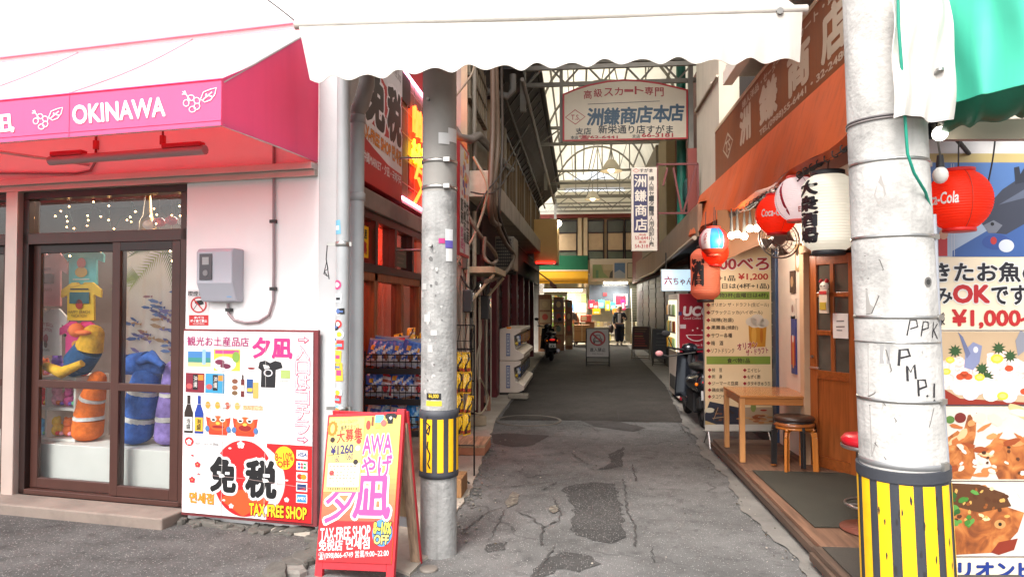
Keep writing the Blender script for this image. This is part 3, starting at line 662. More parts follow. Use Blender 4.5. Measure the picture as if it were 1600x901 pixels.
for x in (-2.2, -4.2): b.tube([(x, YF + .02, ZB + .012), (x, -.01, 2.72)], .012, ms, 6)
b.build('steel_frame', aw)
b = MB(S); pr = Pr(b, onplane(lambda u, v: S.y(u, v, YF - .006), (0, -1, 0)))
WH = (250, 248, 248)
pr.text('OKINAWA', 0, 0, 1, 1, WH, 1, .03, quad=[(113, 166), (257, 152), (258, 181), (115, 194)])
pr.text('凪', 0, 0, 1, 1, WH, 1, .03, quad=[(-16, 182), (20, 178), (22, 206), (-14, 210)])
pr.text('夕', 0, 0, 1, 1, WH, 1, .03, quad=[(-58, 186), (-22, 183), (-20, 210), (-56, 214)])
def hibiscus(cx, cy, s_):
    for a in (100, 30, -30, -85, 175):
        p = [(cx + s_ * (4 + 8 * t + 0) * 1 * math.cos(R(a)) + s_ * 4.6 * math.sin(q) * -math.sin(R(a)), cy - s_ * (4 + 8 * t) * math.sin(R(a)) - s_ * 4.6 * math.sin(q) * math.cos(R(a))) for t, q in [((1 - math.cos(k / 12 * 2 * math.pi)) / 2, k / 12 * 2 * math.pi) for k in range(12)]]
        pr.line(p, 1.3, WH, 1, True)
    pr.line([(cx - 2 * s_, cy - 4 * s_), (cx - 9 * s_, cy - 14 * s_)], 1.6, WH, 1)
    for dx, dy in ((-13, -17), (-10, -18), (-14, -13)): pr.line([(cx - 8 * s_, cy - 13 * s_), (cx + dx * s_, cy + dy * s_)], 1.3, WH, 1)
    lf = [(12, -6), (16, -16), (26, -20), (34, -22), (32, -13), (26, -5), (18, -2)]
    pr.line([(cx + x * s_, cy + y * s_) for x, y in lf], 1.4, WH, 1, True)
    for a_, b_ in (((14, -4), (28, -16)), ((20, -9), (20, -14)), ((22, -11), (28, -10))): pr.line([(cx + a_[0] * s_, cy + a_[1] * s_), (cx + b_[0] * s_, cy + b_[1] * s_)], 1.8, WH, 1)
hibiscus(64, 190, 1.0); hibiscus(300, 162, 1.12)
b.build('lettering', aw)
# unlit batten light hung under it
bl = thing('batten_light', 'grey unlit batten light hanging on two red rods under the pink awning', 'light', S.M @ Vector((-1.37, -.5, 2.6)), S.rz)
b = MB(S); b.tube([(-2.02, -.5, 2.64), (-.72, -.5, 2.645)], .033, mat((170, 150, 150), .4, .2, .05), 10); b.build('lamp_body', bl)
b = MB(S); b.box(-2.0, -1.72, -.53, -.47, 2.665, 2.70, mat((190, 40, 50), .5)); b.build('ballast_box', bl, bevel=.008)
b = MB(S); b.box(-1.05, -.74, -.53, -.47, 2.668, 2.70, mat((190, 40, 50), .5)); b.build('ballast_box', bl, bevel=.008)
for x in (-1.62, -1.06):
    b = MB(S); b.tube([(x, -.5, 2.66), (x, -.5, 3.23)], .007, mat((130, 20, 30), .5), 6); b.tube([(x, -.5, 2.70), (x, -.5, 2.76)], .02, mat((190, 60, 60), .5), 8); b.build('hanger_rod', bl)
# conduits on the wall under the awning
b = MB(S); mc = mat((150, 132, 134), .5, 0, .08)
pts = [S.y(u, v, -.02) for u, v in ((428, 170), (428, 265), (428, 420), (427, 470), (420, 492), (404, 502), (384, 504), (366, 500), (357, 490), (356, 474))]
b.tube(pts, .011, mc, 8)
for u, v in ((427, 346), (427, 451), (358, 484)):
    p = S.y(u, v, -.02); b.box(p.x - .022, p.x + .022, -.036, -.002, p.z - .012, p.z + .012, mat((40, 38, 38), .5))
b.build('conduit', label='grey conduit looping down the white wall to the meter box', cat='conduit')
b = MB(S); b.tube([(-2.12, -.02, 3.2), (-2.12, -.02, 2.74), (-2.17, -.02, 2.67), (-2.32, -.02, 2.655), (-3.2, -.02, 2.70)], .010, mc, 8); b.build('conduit', label='thin conduit bending left on the wall above the glass doors', cat='conduit')
# meter box
mt = thing('meter_box', 'grey electricity meter box with a dark window on the white wall', 'meter box', S.M @ Vector((-.92, 0, 1.6)), S.rz)
mgx = mat((170, 170, 178), .4, 0, .04)
b = MB(S); P = [(0, .16), (0, 1), (-.85, 1), (-1, .93), (-.98, .35), (-.55, .0), (0, .0)]
b.prism([(y * .14, 1.63 + z * .39) for y, z in P], 1, mgx, lambda y, z, k: Vector((-1.08 + k * .305, y, z))); b.build('case', mt, bevel=.012)
b = MB(S); b.box(-1.045, -.94, -.146, -.139, 1.79, 1.98, mat((70, 66, 72), .15, 0, .05)); b.box(-1.02, -.965, -.1475, -.146, 1.90, 1.955, mat((150, 150, 150), .4));
b.lathe([(.022, 0), (.022, .003)], mat((120, 118, 120), .3), 16, (-.992, -.146, 1.84), Matrix.Rotation(R(90), 3, 'X')); b.build('meter_window', mt)
b = MB(S); b.box(-.85, -.81, -.095, -.085, 1.665, 1.695, mat((90, 150, 200), .5)); b.build('inspection_sticker', mt)
# no smoking sticker
b = MB(S); pr = Pr(b, onplane(lambda u, v: S.y(u, v, -.0015), (0, -1, 0), 0, 270, 3.106))
RED, BLK = (206, 40, 44), (24, 22, 24)
pr.rect(912, 568, 1016, 744, (238, 232, 230), .5); pr.text('喫煙禁止', 914, 574, 1012, 598, BLK, 2, .01)
pr.ring(965, 640, 36, 36, 7, RED, 3); pr.poly([(945, 622), (985, 616), (990, 636), (970, 642), (948, 634)], BLK, 2); pr.line([(940, 662), (962, 630)], 3, BLK, 2); pr.line([(942, 614), (988, 668)], 6, RED, 3)
pr.rect(918, 690, 1012, 740, RED, 1); pr.text('タバコ', 942, 696, 988, 708, WH, 2, .03); pr.text('ポイ捨て禁止', 924, 711, 1006, 724, WH, 2, .03); pr.text('NO SMOKING', 938, 728, 992, 735, WH, 2)
b.build('no_smoking_sticker', label='no smoking sticker with red circle on the wall below the meter box', cat='sign')
# ================================================================ left: signs, pipes, pole, snack racks
MAG, ORG, YEL, REDP = (222, 44, 122), (240, 150, 40), (252, 214, 40), (206, 30, 34)
def petal5(pr, cx, cy, r, rgb, L):
    for k in range(5):
        a = R(90 + 72 * k); pr.ell(cx + r * .58 * math.cos(a), cy - r * .58 * math.sin(a), r * .42, r * .42, rgb, L, 10)
    pr.ell(cx, cy, r * .18, r * .18, (240, 200, 90), L + 1, 8)
# big board leaning on the wall
sb = thing('signboard', 'large printed tax free signboard with a red sun circle leaning on the white wall', 'signboard', S.M @ Vector((-.68, -.08, .06)), S.rz)
b = MB(S); b.box(-1.235, -.115, -.075, -.045, .06, 1.43, mat((110, 40, 44), .6, 0, .15, 8, grime=.4)); b.build('frame', sb, bevel=.004)
b = MB(S); b.box(-1.220, -.150, -.086, -.076, .085, 1.415, mat((214, 210, 208), .32, 0, .03, 3, .03, 9)); b.build('panel', sb)
b = MB(S); pr = Pr(b, flat((-1.220, -.0865, .085), (1, 0, 0), (0, 0, 1), 13, 40, 582, 862, 1.07, 1.33))
pr.rect(390, 530, 582, 862, REDP, 1)
pr.ell(312, 692, 158, 168, (214, 210, 208), 2, 48); pr.rect(150, 530, 312, 862, (212, 208, 206), 1.5)
pr.ell(290, 690, 134, 168, REDP, 3, 48)
pr.poly([(185, 790), (290, 858), (400, 780), (330, 735), (240, 745)], (226, 84, 40), 3.5)
pr.text('免', 146, 606, 254, 752, BLK, 6, .05, edge=(244, 242, 240), ew=.07); pr.text('税', 304, 610, 430, 764, BLK, 6, .05, edge=(244, 242, 240), ew=.07)
pr.text('면세점', 50, 768, 158, 814, ORG, 5, .02, edge=(196, 110, 30)); pr.text('TAX FREE SHOP', 318, 796, 562, 846, YEL, 6, .03, edge=(120, 20, 20), ew=.05)
pr.ell(467, 588, 42, 50, YEL, 5, 32); pr.text('8~10%', 428, 566, 504, 600, (190, 30, 30), 6, .02, rot=5); pr.text('OFF', 438, 602, 490, 628, (190, 30, 30), 6, .03, rot=5)
for i, y in enumerate((550, 598, 645, 690, 738)):
    pr.rect(518, y, 564, y + 38, (244, 244, 244), 4)
    if i == 0: pr.text('VISA', 521, y + 11, 561, y + 27, (30, 50, 120), 5, .03, sh=.15)
    elif i == 1:
        for q, c in enumerate([(30, 80, 160), (200, 40, 60), (40, 140, 70)]): pr.rect(524 + q * 12, y + 7, 534 + q * 12, y + 31, c, 5)
        pr.text('JCB', 525, y + 15, 557, y + 24, (250, 250, 250), 6, .02)
    elif i == 2: pr.ell(533, y + 19, 12, 12, (220, 40, 40), 5); pr.ell(549, y + 19, 12, 12, (240, 150, 40), 6)
    elif i == 3: pr.rect(522, y + 6, 560, y + 32, (40, 60, 110), 5); pr.poly([(524, y + 28), (556, y + 22), (556, y + 30)], (200, 60, 60), 6)
    else: pr.rect(522, y + 3, 560, y + 35, (60, 140, 200), 5); pr.text('AMEX', 524, y + 12, 558, y + 25, (240, 240, 250), 6, .02)
for x, y, r, c in [(278, 542, 17, (244, 240, 238)), (84, 642, 14, (206, 50, 60)), (60, 712, 15, (206, 50, 60)), (478, 768, 11, (244, 240, 238)), (238, 815, 11, (244, 240, 238))]: petal5(pr, x, y, r, c, 5)
for x, y, c in [(60, 602, (206, 50, 60)), (230, 560, (244, 240, 238)), (205, 792, (244, 240, 238)), (90, 684, (206, 50, 60)), (478, 684, (244, 240, 238))]: pr.ell(x, y, 7, 4, c, 5, 10)
pr.ell(44, 540, 20, 20, REDP, 4); petal5(pr, 44, 542, 13, (244, 240, 238), 5); pr.text('Japan. Tax-Free Shop', 70, 540, 178, 554, (110, 108, 110), 4)
pr.text('観光お土産品店', 30, 64, 308, 106, (176, 40, 110), 4, .012); pr.text('夕凪', 326, 66, 494, 154, (236, 50, 130), 4, .04)
pr.vtext('入口はコチラ', 512, 96, 570, 484, (214, 70, 110), 3, .035); pr.vtext('入口はコチラ', 512, 96, 570, 484, (244, 226, 230), 4, -.004)
for y in (72, 503): pr.poly([(520, y - 6), (546, y - 6), (546, y - 15), (568, y + 2), (546, y + 19), (546, y + 8), (520, y + 8)], (214, 70, 110), 3); pr.poly([(524, y - 2), (550, y - 2), (550, y - 8), (562, y + 2), (550, y + 11), (550, y + 4), (524, y + 4)], (244, 226, 230), 4)
pr.rect(27, 124, 146, 212, (216, 220, 222), 2); pr.rect(34, 132, 138, 160, (70, 130, 190), 3); pr.rect(34, 160, 138, 182, (60, 140, 130), 3); pr.rect(34, 182, 138, 200, (222, 200, 140), 3); pr.rect(100, 122, 116, 190, (150, 190, 215), 4)
pr.rect(152, 120, 270, 216, (206, 200, 70), 2); pr.rect(158, 124, 264, 140, (200, 70, 140), 3); pr.ell(200, 186, 52, 34, (236, 228, 232), 3); pr.ell(180, 178, 22, 12, (120, 40, 70), 4); pr.ell(206, 196, 24, 12, (110, 34, 64), 4); pr.ell(252, 154, 16, 24, (130, 170, 70), 4)
for x0, c in ((24, (130, 30, 50)), (115, (60, 150, 190))): pr.rect(x0, 230, x0 + 86, 318, c, 2); pr.rect(x0 + 34, 236, x0 + 56, 306, (24, 22, 26), 3); pr.rect(x0 + 58, 238, x0 + 82, 262, (230, 140, 50), 3); pr.vtext('沖縄', x0 + 38, 242, x0 + 54, 296, (240, 236, 230), 4); pr.ell(x0 + 18, 290, 14, 12, (200, 90, 90), 3)
pr.rect(212, 238, 264, 330, (230, 226, 220), 2); pr.ell(248, 262, 13, 11, (130, 80, 60), 3); pr.ell(248, 290, 13, 11, (150, 100, 70), 3); pr.ell(248, 314, 13, 10, (120, 90, 60), 3)
pr.rect(275, 252, 290, 330, (110, 40, 40), 3); pr.rect(279, 232, 286, 254, (60, 30, 30), 3); pr.rect(276, 278, 289, 304, (230, 220, 200), 4)
pr.rect(300, 250, 328, 312, (40, 80, 140), 3); pr.rect(328, 264, 352, 334, (210, 170, 90), 3); pr.rect(304, 290, 326, 306, (230, 190, 60), 4)
pr.poly([(356, 172), (380, 166), (402, 176), (424, 166), (448, 172), (456, 196), (426, 206), (424, 284), (362, 284), (364, 210), (350, 200)], (26, 24, 28), 3); pr.ring(394, 220, 17, 14, 5, (220, 218, 220), 4, 18)
pr.rect(448, 206, 488, 242, (170, 190, 110), 3); pr.ell(320, 202, 16, 5, (150, 60, 60), 3); pr.text('OKINAWA', 440, 250, 480, 258, (100, 130, 110), 3)
for x, c1, c2 in ((40, (44, 30, 24), (236, 232, 224)), (88, (28, 60, 150), (230, 180, 50))):
    pr.poly([(x - 20, 502), (x - 20, 410), (x - 7, 370), (x - 7, 332), (x + 7, 332), (x + 7, 370), (x + 20, 410), (x + 20, 502)], c1, 3); pr.rect(x - 18, 430, x + 18, 492, c2, 4); pr.vtext('泡盛', x - 10, 436, x + 10, 486, BLK, 5, .02)
for i in range(4): x = 112 + i * 44; pr.poly([(x, 340), (x + 32, 338), (x + 28, 404), (x + 4, 406)], (222, 210, 200), 3); pr.ell(x + 16, 372, 11, 16, [(220, 150, 60), (226, 160, 50), (180, 90, 70), (210, 170, 90)][i], 4)
pr.rect(284, 366, 372, 386, (240, 190, 150), 3); pr.text('ちんすこう', 290, 362, 366, 386, (230, 130, 60), 4)
for x in (175, 295):                                                  # pair of guardian lion figures
    pr.poly([(x - 56, 424), (x - 34, 430), (x + 34, 430), (x + 56, 424), (x + 50, 462), (x + 40, 504), (x - 40, 504), (x - 50, 462)], (206, 66, 36), 3); pr.ell(x, 452, 42, 34, (226, 92, 40), 4)
    for s_ in (-1, 1): pr.ell(x + s_ * 20, 434, 13, 12, (244, 240, 230), 5, 14); pr.ell(x + s_ * 20, 437, 8, 5, (40, 30, 30), 6, 10); pr.ell(x + s_ * 48, 478, 10, 14, (80, 120, 170), 5, 12)
    pr.ell(x, 468, 28, 14 if x == 295 else 6, (150, 30, 30), 5); pr.ell(x, 452, 10, 7, (240, 190, 80), 6, 12)
for x in (195, 383): pr.line([(x, 42), (x + 2, 400), (x - 1, 860)], 1.6, (196, 192, 188), 7)
pr.line([(13, 372), (300, 366), (582, 374)], 1.6, (200, 196, 192), 7); pr.line([(13, 682), (300, 690), (582, 712)], 1.8, (176, 150, 146), 7)
for x, y in ((190, 208), (383, 192), (190, 682), (383, 690), (195, 372)): pr.poly([(x - 10, y - 8), (x + 14, y - 4), (x + 20, y + 6), (x - 4, y + 12)], (226, 222, 218), 7.4)
b.build('printed_artwork', sb)
# drain pipes
M_PIPE = mat((162, 165, 166), .5, 0, .07, 3, .06, 40, grime=.25)
M_STEEL = mat((170, 168, 164), .3, .9, .08)
def pip(u, v, Z): return CAM + ray(u, v) * Z
p1 = thing('drainpipe', 'straight slim pale grey drainpipe covered in small stickers beside the white wall', 'drainpipe', (pip(535, 700, 4.72).x, pip(535, 700, 4.72).y, .02))
a = pip(535, 480, 4.72); b = MB(); b.tube([(a.x, a.y, .02), (a.x, a.y, 5.2)], .046, M_PIPE, 20); b.build('pipe', p1)
def wrap(cx, cy, r, ang0):
    return lambda x, y, L: Vector((cx + (r + .0012 * L) * math.sin(ang0 + x / r), cy - (r + .0012 * L) * math.cos(ang0 + x / r), y))
b = MB(); fw = wrap(a.x, a.y, .047, -.34)
STK = [(232, 236, 240), (60, 150, 210), (226, 60, 60), (250, 200, 60), (30, 30, 32), (240, 236, 230), (120, 190, 220), (210, 70, 130), (90, 120, 180), (240, 150, 60)]
def patch(b, f, x0, x1, z0, z1, rgb, L, n=5, rot=0):
    q = []; m = ink(rgb); cx, cz = (x0 + x1) / 2, (z0 + z1) / 2; ca, sa = math.cos(rot), math.sin(rot)
    for i in range(n + 1):
        for z in (z0, z1):
            x = x0 + (x1 - x0) * i / n; q.append(f(cx + (x - cx) * ca - (z - cz) * sa, cz + (x - cx) * sa + (z - cz) * ca, L))
    b.add(q, [(2 * i, 2 * i + 2, 2 * i + 3, 2 * i + 1) for i in range(n)], m, True)
def disc(b, f, cx, cz, r, rgb, L, n=14): b.add([f(cx, cz, L)] + [f(cx + r * math.cos(2 * math.pi * i / n), cz + r * math.sin(2 * math.pi * i / n), L) for i in range(n)], [(0, 1 + i, 1 + (i + 1) % n) for i in range(n)], ink(rgb), True)
z = .72
def zpix(v, Z): return CAMH - (v - 478) / FPX * Z
for i, (v, h, k, x, rnd) in enumerate([(355, 22, 6, -.01, 0), (445, 14, 7, -.01, 1), (466, 14, 0, .0, 0), (486, 12, 5, .0, 1), (486, 9, 4, .02, 0), (506, 12, 2, .0, 1), (510, 12, 4, -.02, 0), (522, 14, 0, .01, 1), (530, 8, 5, -.02, 1), (538, 14, 2, .015, 0), (540, 8, 3, -.015, 1),
                                   (556, 18, 3, 0, 0), (572, 10, 4, 0, 0), (580, 28, 3, .01, 0), (612, 14, 0, 0, 1), (622, 12, 2, .0, 0), (640, 14, 6, 0, 1), (650, 16, 0, .0, 0), (664, 18, 4, 0, 0)]):
    zz = zpix(v, 4.7); hh = h / FPX * 4.7; c = STK[k]
    b = MB()
    if rnd: disc(b, fw, x, zz, hh * .55, c, 1 + i * .1); disc(b, fw, x, zz, hh * .3, STK[(k + 3) % 10], 1.5 + i * .1)
    else: patch(b, fw, x - .026, x + .026, zz - hh / 2, zz + hh / 2, c, 1 + i * .1, rot=random.uniform(-.1, .1)); patch(b, fw, x - .018, x + .016, zz - hh * .2, zz + hh * .1, STK[(k + 4) % 10], 1.6 + i * .1)
    b.build('sticker', p1)
for v in (381, 638):
    zz = zpix(v, 4.7); b = MB(); b.lathe([(.0485, zz - .016), (.0505, zz - .014), (.0505, zz + .014), (.0485, zz + .016)], M_STEEL, 24, (a.x, a.y, 0), cap=False); b.box(a.x - .11, a.x - .045, a.y + .0, a.y + .008, zz - .012, zz + .012, M_STEEL); b.box(a.x + .045, a.x + .065, a.y - .01, a.y + .01, zz - .014, zz + .014, M_STEEL); b.build('pipe_clamp', p1)
b = MB(); q = [(a.x - .10, a.y - .03, zpix(383, 4.7)), (a.x - .105, a.y - .035, zpix(405, 4.7)), (a.x - .09, a.y - .04, zpix(420, 4.7)), (a.x - .115, a.y - .04, zpix(424, 4.7)), (a.x - .095, a.y - .03, zpix(432, 4.7)), (a.x - .12, a.y - .035, zpix(428, 4.7)), (a.x - .10, a.y - .04, zpix(408, 4.7)), (a.x - .085, a.y - .03, zpix(436, 4.7))]
b.tube(q, .004, mat((30, 28, 28), .6), 6); b.build('cable_tie', p1)
p2 = thing('drainpipe', 'thicker grey drainpipe bending sideways at its top behind the slim stickered pipe', 'drainpipe', (pip(556, 700, 4.9).x, pip(556, 700, 4.9).y, .02))
a2 = pip(556, 480, 4.88); zt = zpix(185, 4.88)
b = MB(); e1, e2 = pip(562, 165, 4.9), pip(573, 132, 5.0)
b.tube([(a2.x, a2.y, .02), (a2.x, a2.y, zt)], .055, M_PIPE, 20); b.build('pipe', p2)
b = MB(); b.tube([(a2.x, a2.y, zt - .02), (a2.x, a2.y, zt + .06), (e1.x, e1.y + .02, e1.z), (e2.x, e2.y, e2.z), (e2.x, e2.y, e2.z + .1), (e2.x, e2.y, 5.2)], .058, mat((128, 124, 120), .55, 0, .1, 4, grime=.3), 20); b.build('elbow', p2)
for zz in (zt - .0, zpix(308, 4.9)):
    b = MB(); b.lathe([(.056, zz - .03), (.063, zz - .026), (.063, zz + .026), (.056, zz + .03)], mat((150, 150, 150), .5, 0, .08), 24, (a2.x, a2.y, 0), cap=False); b.build('pipe_collar', p2)
# ---------------------------------------------------------------- left pole
M_POLE = mat((154, 153, 150), .85, 0, .3, 7, .6, 45, grime=.8, streak=.45)
M_POLE_U = mat((146, 142, 136), .75, 0, .10, 3, .15, 60, grime=.25)
M_GUARD = mat((52, 54, 60), .6, 0, .1, 8, .1, 60); M_YEL = mat((246, 186, 16), .5, 0, .08, 12, grime=.2)
def pole_guard(root, cx, cy, z0, z1, r, n, span, hw, tag_marks, lean=0.0):
    b = MB(); b.lathe([(r, z0), (r + .012, z0 + .006), (r + .012, z0 + .03), (r + .009, z0 + .04), (r + .009, z1 - .05), (r + .012, z1 - .04), (r + .012, z1 - .006), (r, z1)], M_GUARD, 40, (cx, cy, 0), cap=False); b.build('pole_guard', root)
    g = MB(); f = wrap(cx, cy, r + .009, 0)
    for i in range(n):
        c = (i - (n - 1) / 2) * span
        q = []; N = 5
        for j in range(N + 1):
            for zz in (z0 + .045, z1 - .055): q.append(f(c - hw + 2 * hw * j / N, zz, 2))
        g.add(q, [(2 * j, 2 * j + 2, 2 * j + 3, 2 * j + 1) for j in range(N)], M_YEL, True)
    for pts in tag_marks:
        vs = []
        for i, (x, zz) in enumerate(pts):
            vs += [f(x - .005, zz, 3.2), f(x + .005, zz + .003, 3.2)]
        g.add(vs, [(2 * i, 2 * i + 1, 2 * i + 3, 2 * i + 2) for i in range(len(pts) - 1)], ink((40, 38, 40)))
    g.build('yellow_stripe', root)
lp_ = G(680, 872); LX, LY = lp_.x, lp_.y + .1
pl_ = thing('utility_pole', 'slim weathered concrete utility pole with a yellow and black guard beside the red sandwich board', 'utility pole', (LX, LY, 0))
b = MB(); b.tube([(LX, LY, 0), (LX, LY, 1.0), (LX, LY, 2.34)], [.118, .117, .114], M_POLE, 32); b.tube([(LX, LY, 2.34), (LX, LY, 3.42)], [.1135, .110], M_POLE_U, 32); b.build('shaft', pl_)
pole_guard(pl_, LX, LY, .50, .935, .117, 10, .072, .019, [[(-.05, .9), (-.06, .86), (-.035, .84), (-.055, .80), (-.04, .78), (-.03, .84)], [(-.045, .74), (-.05, .70), (-.03, .66), (-.035, .62)], [(-.03, .64), (-.045, .60), (-.03, .57)]])
ZP = 4.32; fp = wrap(LX, LY, .1165, -.09)
b = MB()
for u, v, wd, ht, c in [(708, 205, 20, 22, (236, 234, 230)), (654, 397, 14, 17, (226, 220, 222)), (704, 365, 14, 18, (240, 240, 240)), (704, 380, 14, 12, (110, 100, 190)), (704, 397, 12, 20, (236, 236, 232)), (694, 375, 10, 8, (200, 60, 130)), (670, 497, 12, 12, (200, 200, 196)), (664, 447, 12, 10, (196, 194, 190)), (682, 520, 10, 8, (206, 204, 200)), (676, 545, 9, 12, (196, 194, 190)), (682, 620, 24, 10, (30, 30, 32)), (682, 631, 26, 8, (236, 206, 60)), (697, 212, 18, 18, (236, 234, 230)), (660, 460, 10, 9, (190, 190, 186))]:
    b = MB(); x = (u - 682) / FPX * ZP; x = .116 * math.asin(max(-.99, min(.99, x / .116))); zz = zpix(v, ZP); patch(b, fp, x - wd / FPX * ZP / 2, x + wd / FPX * ZP / 2, zz - ht / FPX * ZP / 2, zz + ht / FPX * ZP / 2, c, 1.2 + random.random() * .6); b.build('sticker', pl_)
b = MB(); pr = Pr(b, lambda x, y, L: fp((x - 682) / FPX * ZP, zpix(y, ZP), L)); pr.text('¥6,000', 674, 616, 690, 623, (240, 206, 60), 3, .02)
for i in range(34):
    u, v = random.uniform(662, 702), random.choice([random.gauss(430, 24), random.gauss(520, 30), random.gauss(590, 26)]); q = random.uniform(1.5, 4.5); c = random.choice([(168, 166, 162), (158, 156, 154), (110, 108, 106), (98, 96, 94), (172, 170, 166)])
    x = (u - 682) / FPX * ZP; zz = zpix(v, ZP); k = 7; vs = [fp(x + random.uniform(.5, 1) * q / 250 * math.cos(j / k * 6.28), zz + random.uniform(.4, 1.2) * q / 250 * math.sin(j / k * 6.28), .6 + .005 * i) for j in range(k)]
    b.add(vs, [tuple(range(k))], mat(c, .85, 0, .1))
b.build('paste_residue', pl_)
for v in (246, 288):
    zz = zpix(v, ZP); b = MB(); b.lathe([(.115, zz - .012), (.118, zz - .011), (.118, zz + .011), (.115, zz + .012)], M_STEEL, 40, (LX, LY, 0), cap=False); b.box(LX + .05, LX + .09, LY - .125, LY - .09, zz - .014, zz + .014, M_STEEL); b.build('steel_band', pl_)
b = MB(); b.tube([(LX - .03, LY - .11, zpix(382, ZP)), (LX - .03, LY - .15, zpix(382, ZP))], .012, M_STEEL, 10); b.tube([(LX - .05, LY - .11, zpix(150, ZP)), (LX - .05, LY - .14, zpix(150, ZP))], .01, M_STEEL, 8); b.build('step_bolt', pl_)
# ---------------------------------------------------------------- red sandwich board on the corner
AF = Fr((-1.30, 3.98, 0), -13)
af = thing('sandwich_board', 'red framed wooden sandwich board with a pink and yellow job poster on the street corner', 'sandwich board', AF.o, AF.rz)
RW = mat((178, 34, 44), .6, 0, .18, 10, .1, 60, grime=.35)
b = MB(AF); tilt = R(9); roll = R(4.5)
def fp_(x, z, d=0.0):                                                # front leaf: leans back, rolled because of the uneven ground
    xr, zr = x * math.cos(roll) - (z - .1) * math.sin(roll) * .15, z + x * math.sin(roll) + .0
    return Vector((xr, d * math.cos(tilt) + zr * math.sin(tilt) - .075, zr * math.cos(tilt) - d * math.sin(tilt)))
def leafbox(b, x0, x1, z0, z1, d0, d1, m): b.add([fp_(x, z, d) for x in (x0, x1) for d in (d0, d1) for z in (z0, z1)], [(0, 1, 3, 2), (4, 6, 7, 5), (0, 4, 5, 1), (2, 3, 7, 6), (0, 2, 6, 4), (1, 5, 7, 3)], m)
HW = .262
leafbox(b, -HW, -HW + .05, .0, .96, 0, .028, RW); leafbox(b, HW - .05, HW, .0, .98, 0, .028, RW); leafbox(b, -HW + .05, HW - .05, .06, .125, 0, .026, RW); leafbox(b, -HW + .05, HW - .05, .925, .965, 0, .026, RW)
b.build('front_frame', af, bevel=.003)
b = MB(AF); leafbox(b, -.245, .245, .105, .945, -.006, -.001, mat((196, 166, 66), .4, 0, .03)); b.build('poster_panel', af)
b = MB(AF)
def fpr(x, y, L):                                                    # x 62..530, y 120..850 in the zoomed photograph
    return fp_(-.245 + (x - 62) / 462 * .49, .945 - (y - 122) / 728 * .84, -.0062 - L * LAY)
pr = Pr(b, fpr)
pr.rect(62, 122, 524, 850, (230, 196, 104), .5)
for i in range(12): pr.rect(62, 360 + i * 26, 524, 660, (230 - i * 1.5, 190 - i * 9, 104 - i * 3), .6 + i * .04)
pr.rect(62, 650, 524, 850, (204, 42, 48), 1.4)
PK = (228, 80, 150)
pr.text('AWA', 298, 222, 480, 312, PK, 4, .03, edge=(250, 244, 240), ew=.05, rot=2); pr.text('やげ', 302, 325, 490, 432, PK, 4, .03, edge=(250, 244, 240), ew=.05, rot=3)
pr.text('夕', 74, 455, 262, 660, PK, 4, .02, edge=(250, 244, 240), ew=.05, sh=.12); pr.text('凪', 268, 430, 492, 632, PK, 4, .03, edge=(250, 244, 240), ew=.05)
pr.rect(66, 128, 298, 505, (236, 214, 122), 5, None)
pr.poly([(70 + 30 * (1 + .2 * (i % 2)) * math.cos(i / 24 * 6.283) + 22, 182 + 36 * (1 + .2 * (i % 2)) * math.sin(i / 24 * 6.283)) for i in range(24)], (240, 130, 40), 6); pr.ell(92, 182, 14, 24, (236, 214, 122), 7)
pr.text('パート・アルバイト', 136, 136, 252, 158, (60, 50, 60), 6, rot=5); pr.text('販売スタッフ', 148, 164, 262, 190, (60, 50, 60), 6, .01, rot=5); pr.text('大募集', 124, 186, 290, 250, (222, 50, 46), 6, .02, rot=6)
pr.text('¥1260', 92, 268, 238, 312, (50, 40, 110), 6, .03, rot=4); pr.line([(72, 322), (240, 304)], 3, (90, 70, 60), 6); pr.text('1160', 104, 322, 152, 356, (90, 70, 110), 6, .01, rot=3); pr.text('1060', 188, 312, 240, 344, (90, 70, 110), 6, .01, rot=3)
pr.rect(84, 360, 290, 480, (248, 240, 206), 6)
for i in range(7):
    for q in range(8): pr.rect(94 + q * 22 + (i * 7) % 9, 372 + i * 15, 94 + q * 22 + 9 + (i * 5 + q * 3) % 11, 378 + i * 15, (150, 124, 112), 7)

for q in range(13): pr.rect(92 + q * 15, 485, 92 + q * 15 + 7 + q % 5, 494, (110, 90, 76), 6)
for x, y, c in [(98, 240, (60, 40, 40)), (270, 250, (226, 60, 60)), (268, 285, (240, 226, 216)), (260, 355, (50, 40, 44)), (110, 410, (226, 70, 70))]: pr.ell(x, y, 16, 14, c, 7, 14)
pr.rect(440, 110 + 14, 474, 150, (30, 30, 34), 5); pr.poly([(424, 122), (440, 112), (486, 112), (502, 124), (494, 140), (478, 132), (476, 164), (444, 164), (446, 132), (430, 140)], (28, 28, 32), 4); pr.poly([(452, 134), (464, 126), (474, 136), (462, 146)], (220, 220, 220), 6)
pr.rect(342, 126, 354, 172, (140, 80, 50), 4); pr.rect(364, 118, 416, 158, (120, 180, 210), 4); pr.ell(322, 168, 14, 24, (230, 70, 60), 4); pr.ell(420, 160, 18, 16, (240, 110, 100), 5); pr.rect(366, 166, 398, 186, (240, 190, 90), 4)
pr.text('TAX-FREE SHOP', 68, 678, 384, 738, WH, 4, .016, rot=4); pr.text('免税店', 64, 742, 216, 796, WH, 4, .02, rot=2); pr.text('면세점', 238, 728, 384, 784, WH, 4, .02, rot=3)
pr.text('☎(098)866-4749 営業/9:00~22:00', 66, 792, 506, 832, WH, 4, .008, rot=3.5)
pr.ell(458, 702, 62, 66, (90, 150, 210), 3.5); pr.text('8~10%', 404, 652, 512, 706, (250, 236, 90), 6, .03, edge=(40, 36, 34), ew=.07); pr.text('OFF', 412, 714, 500, 756, (240, 214, 120), 6, .03, edge=(40, 36, 34), ew=.07)
b.build('printed_artwork', af)
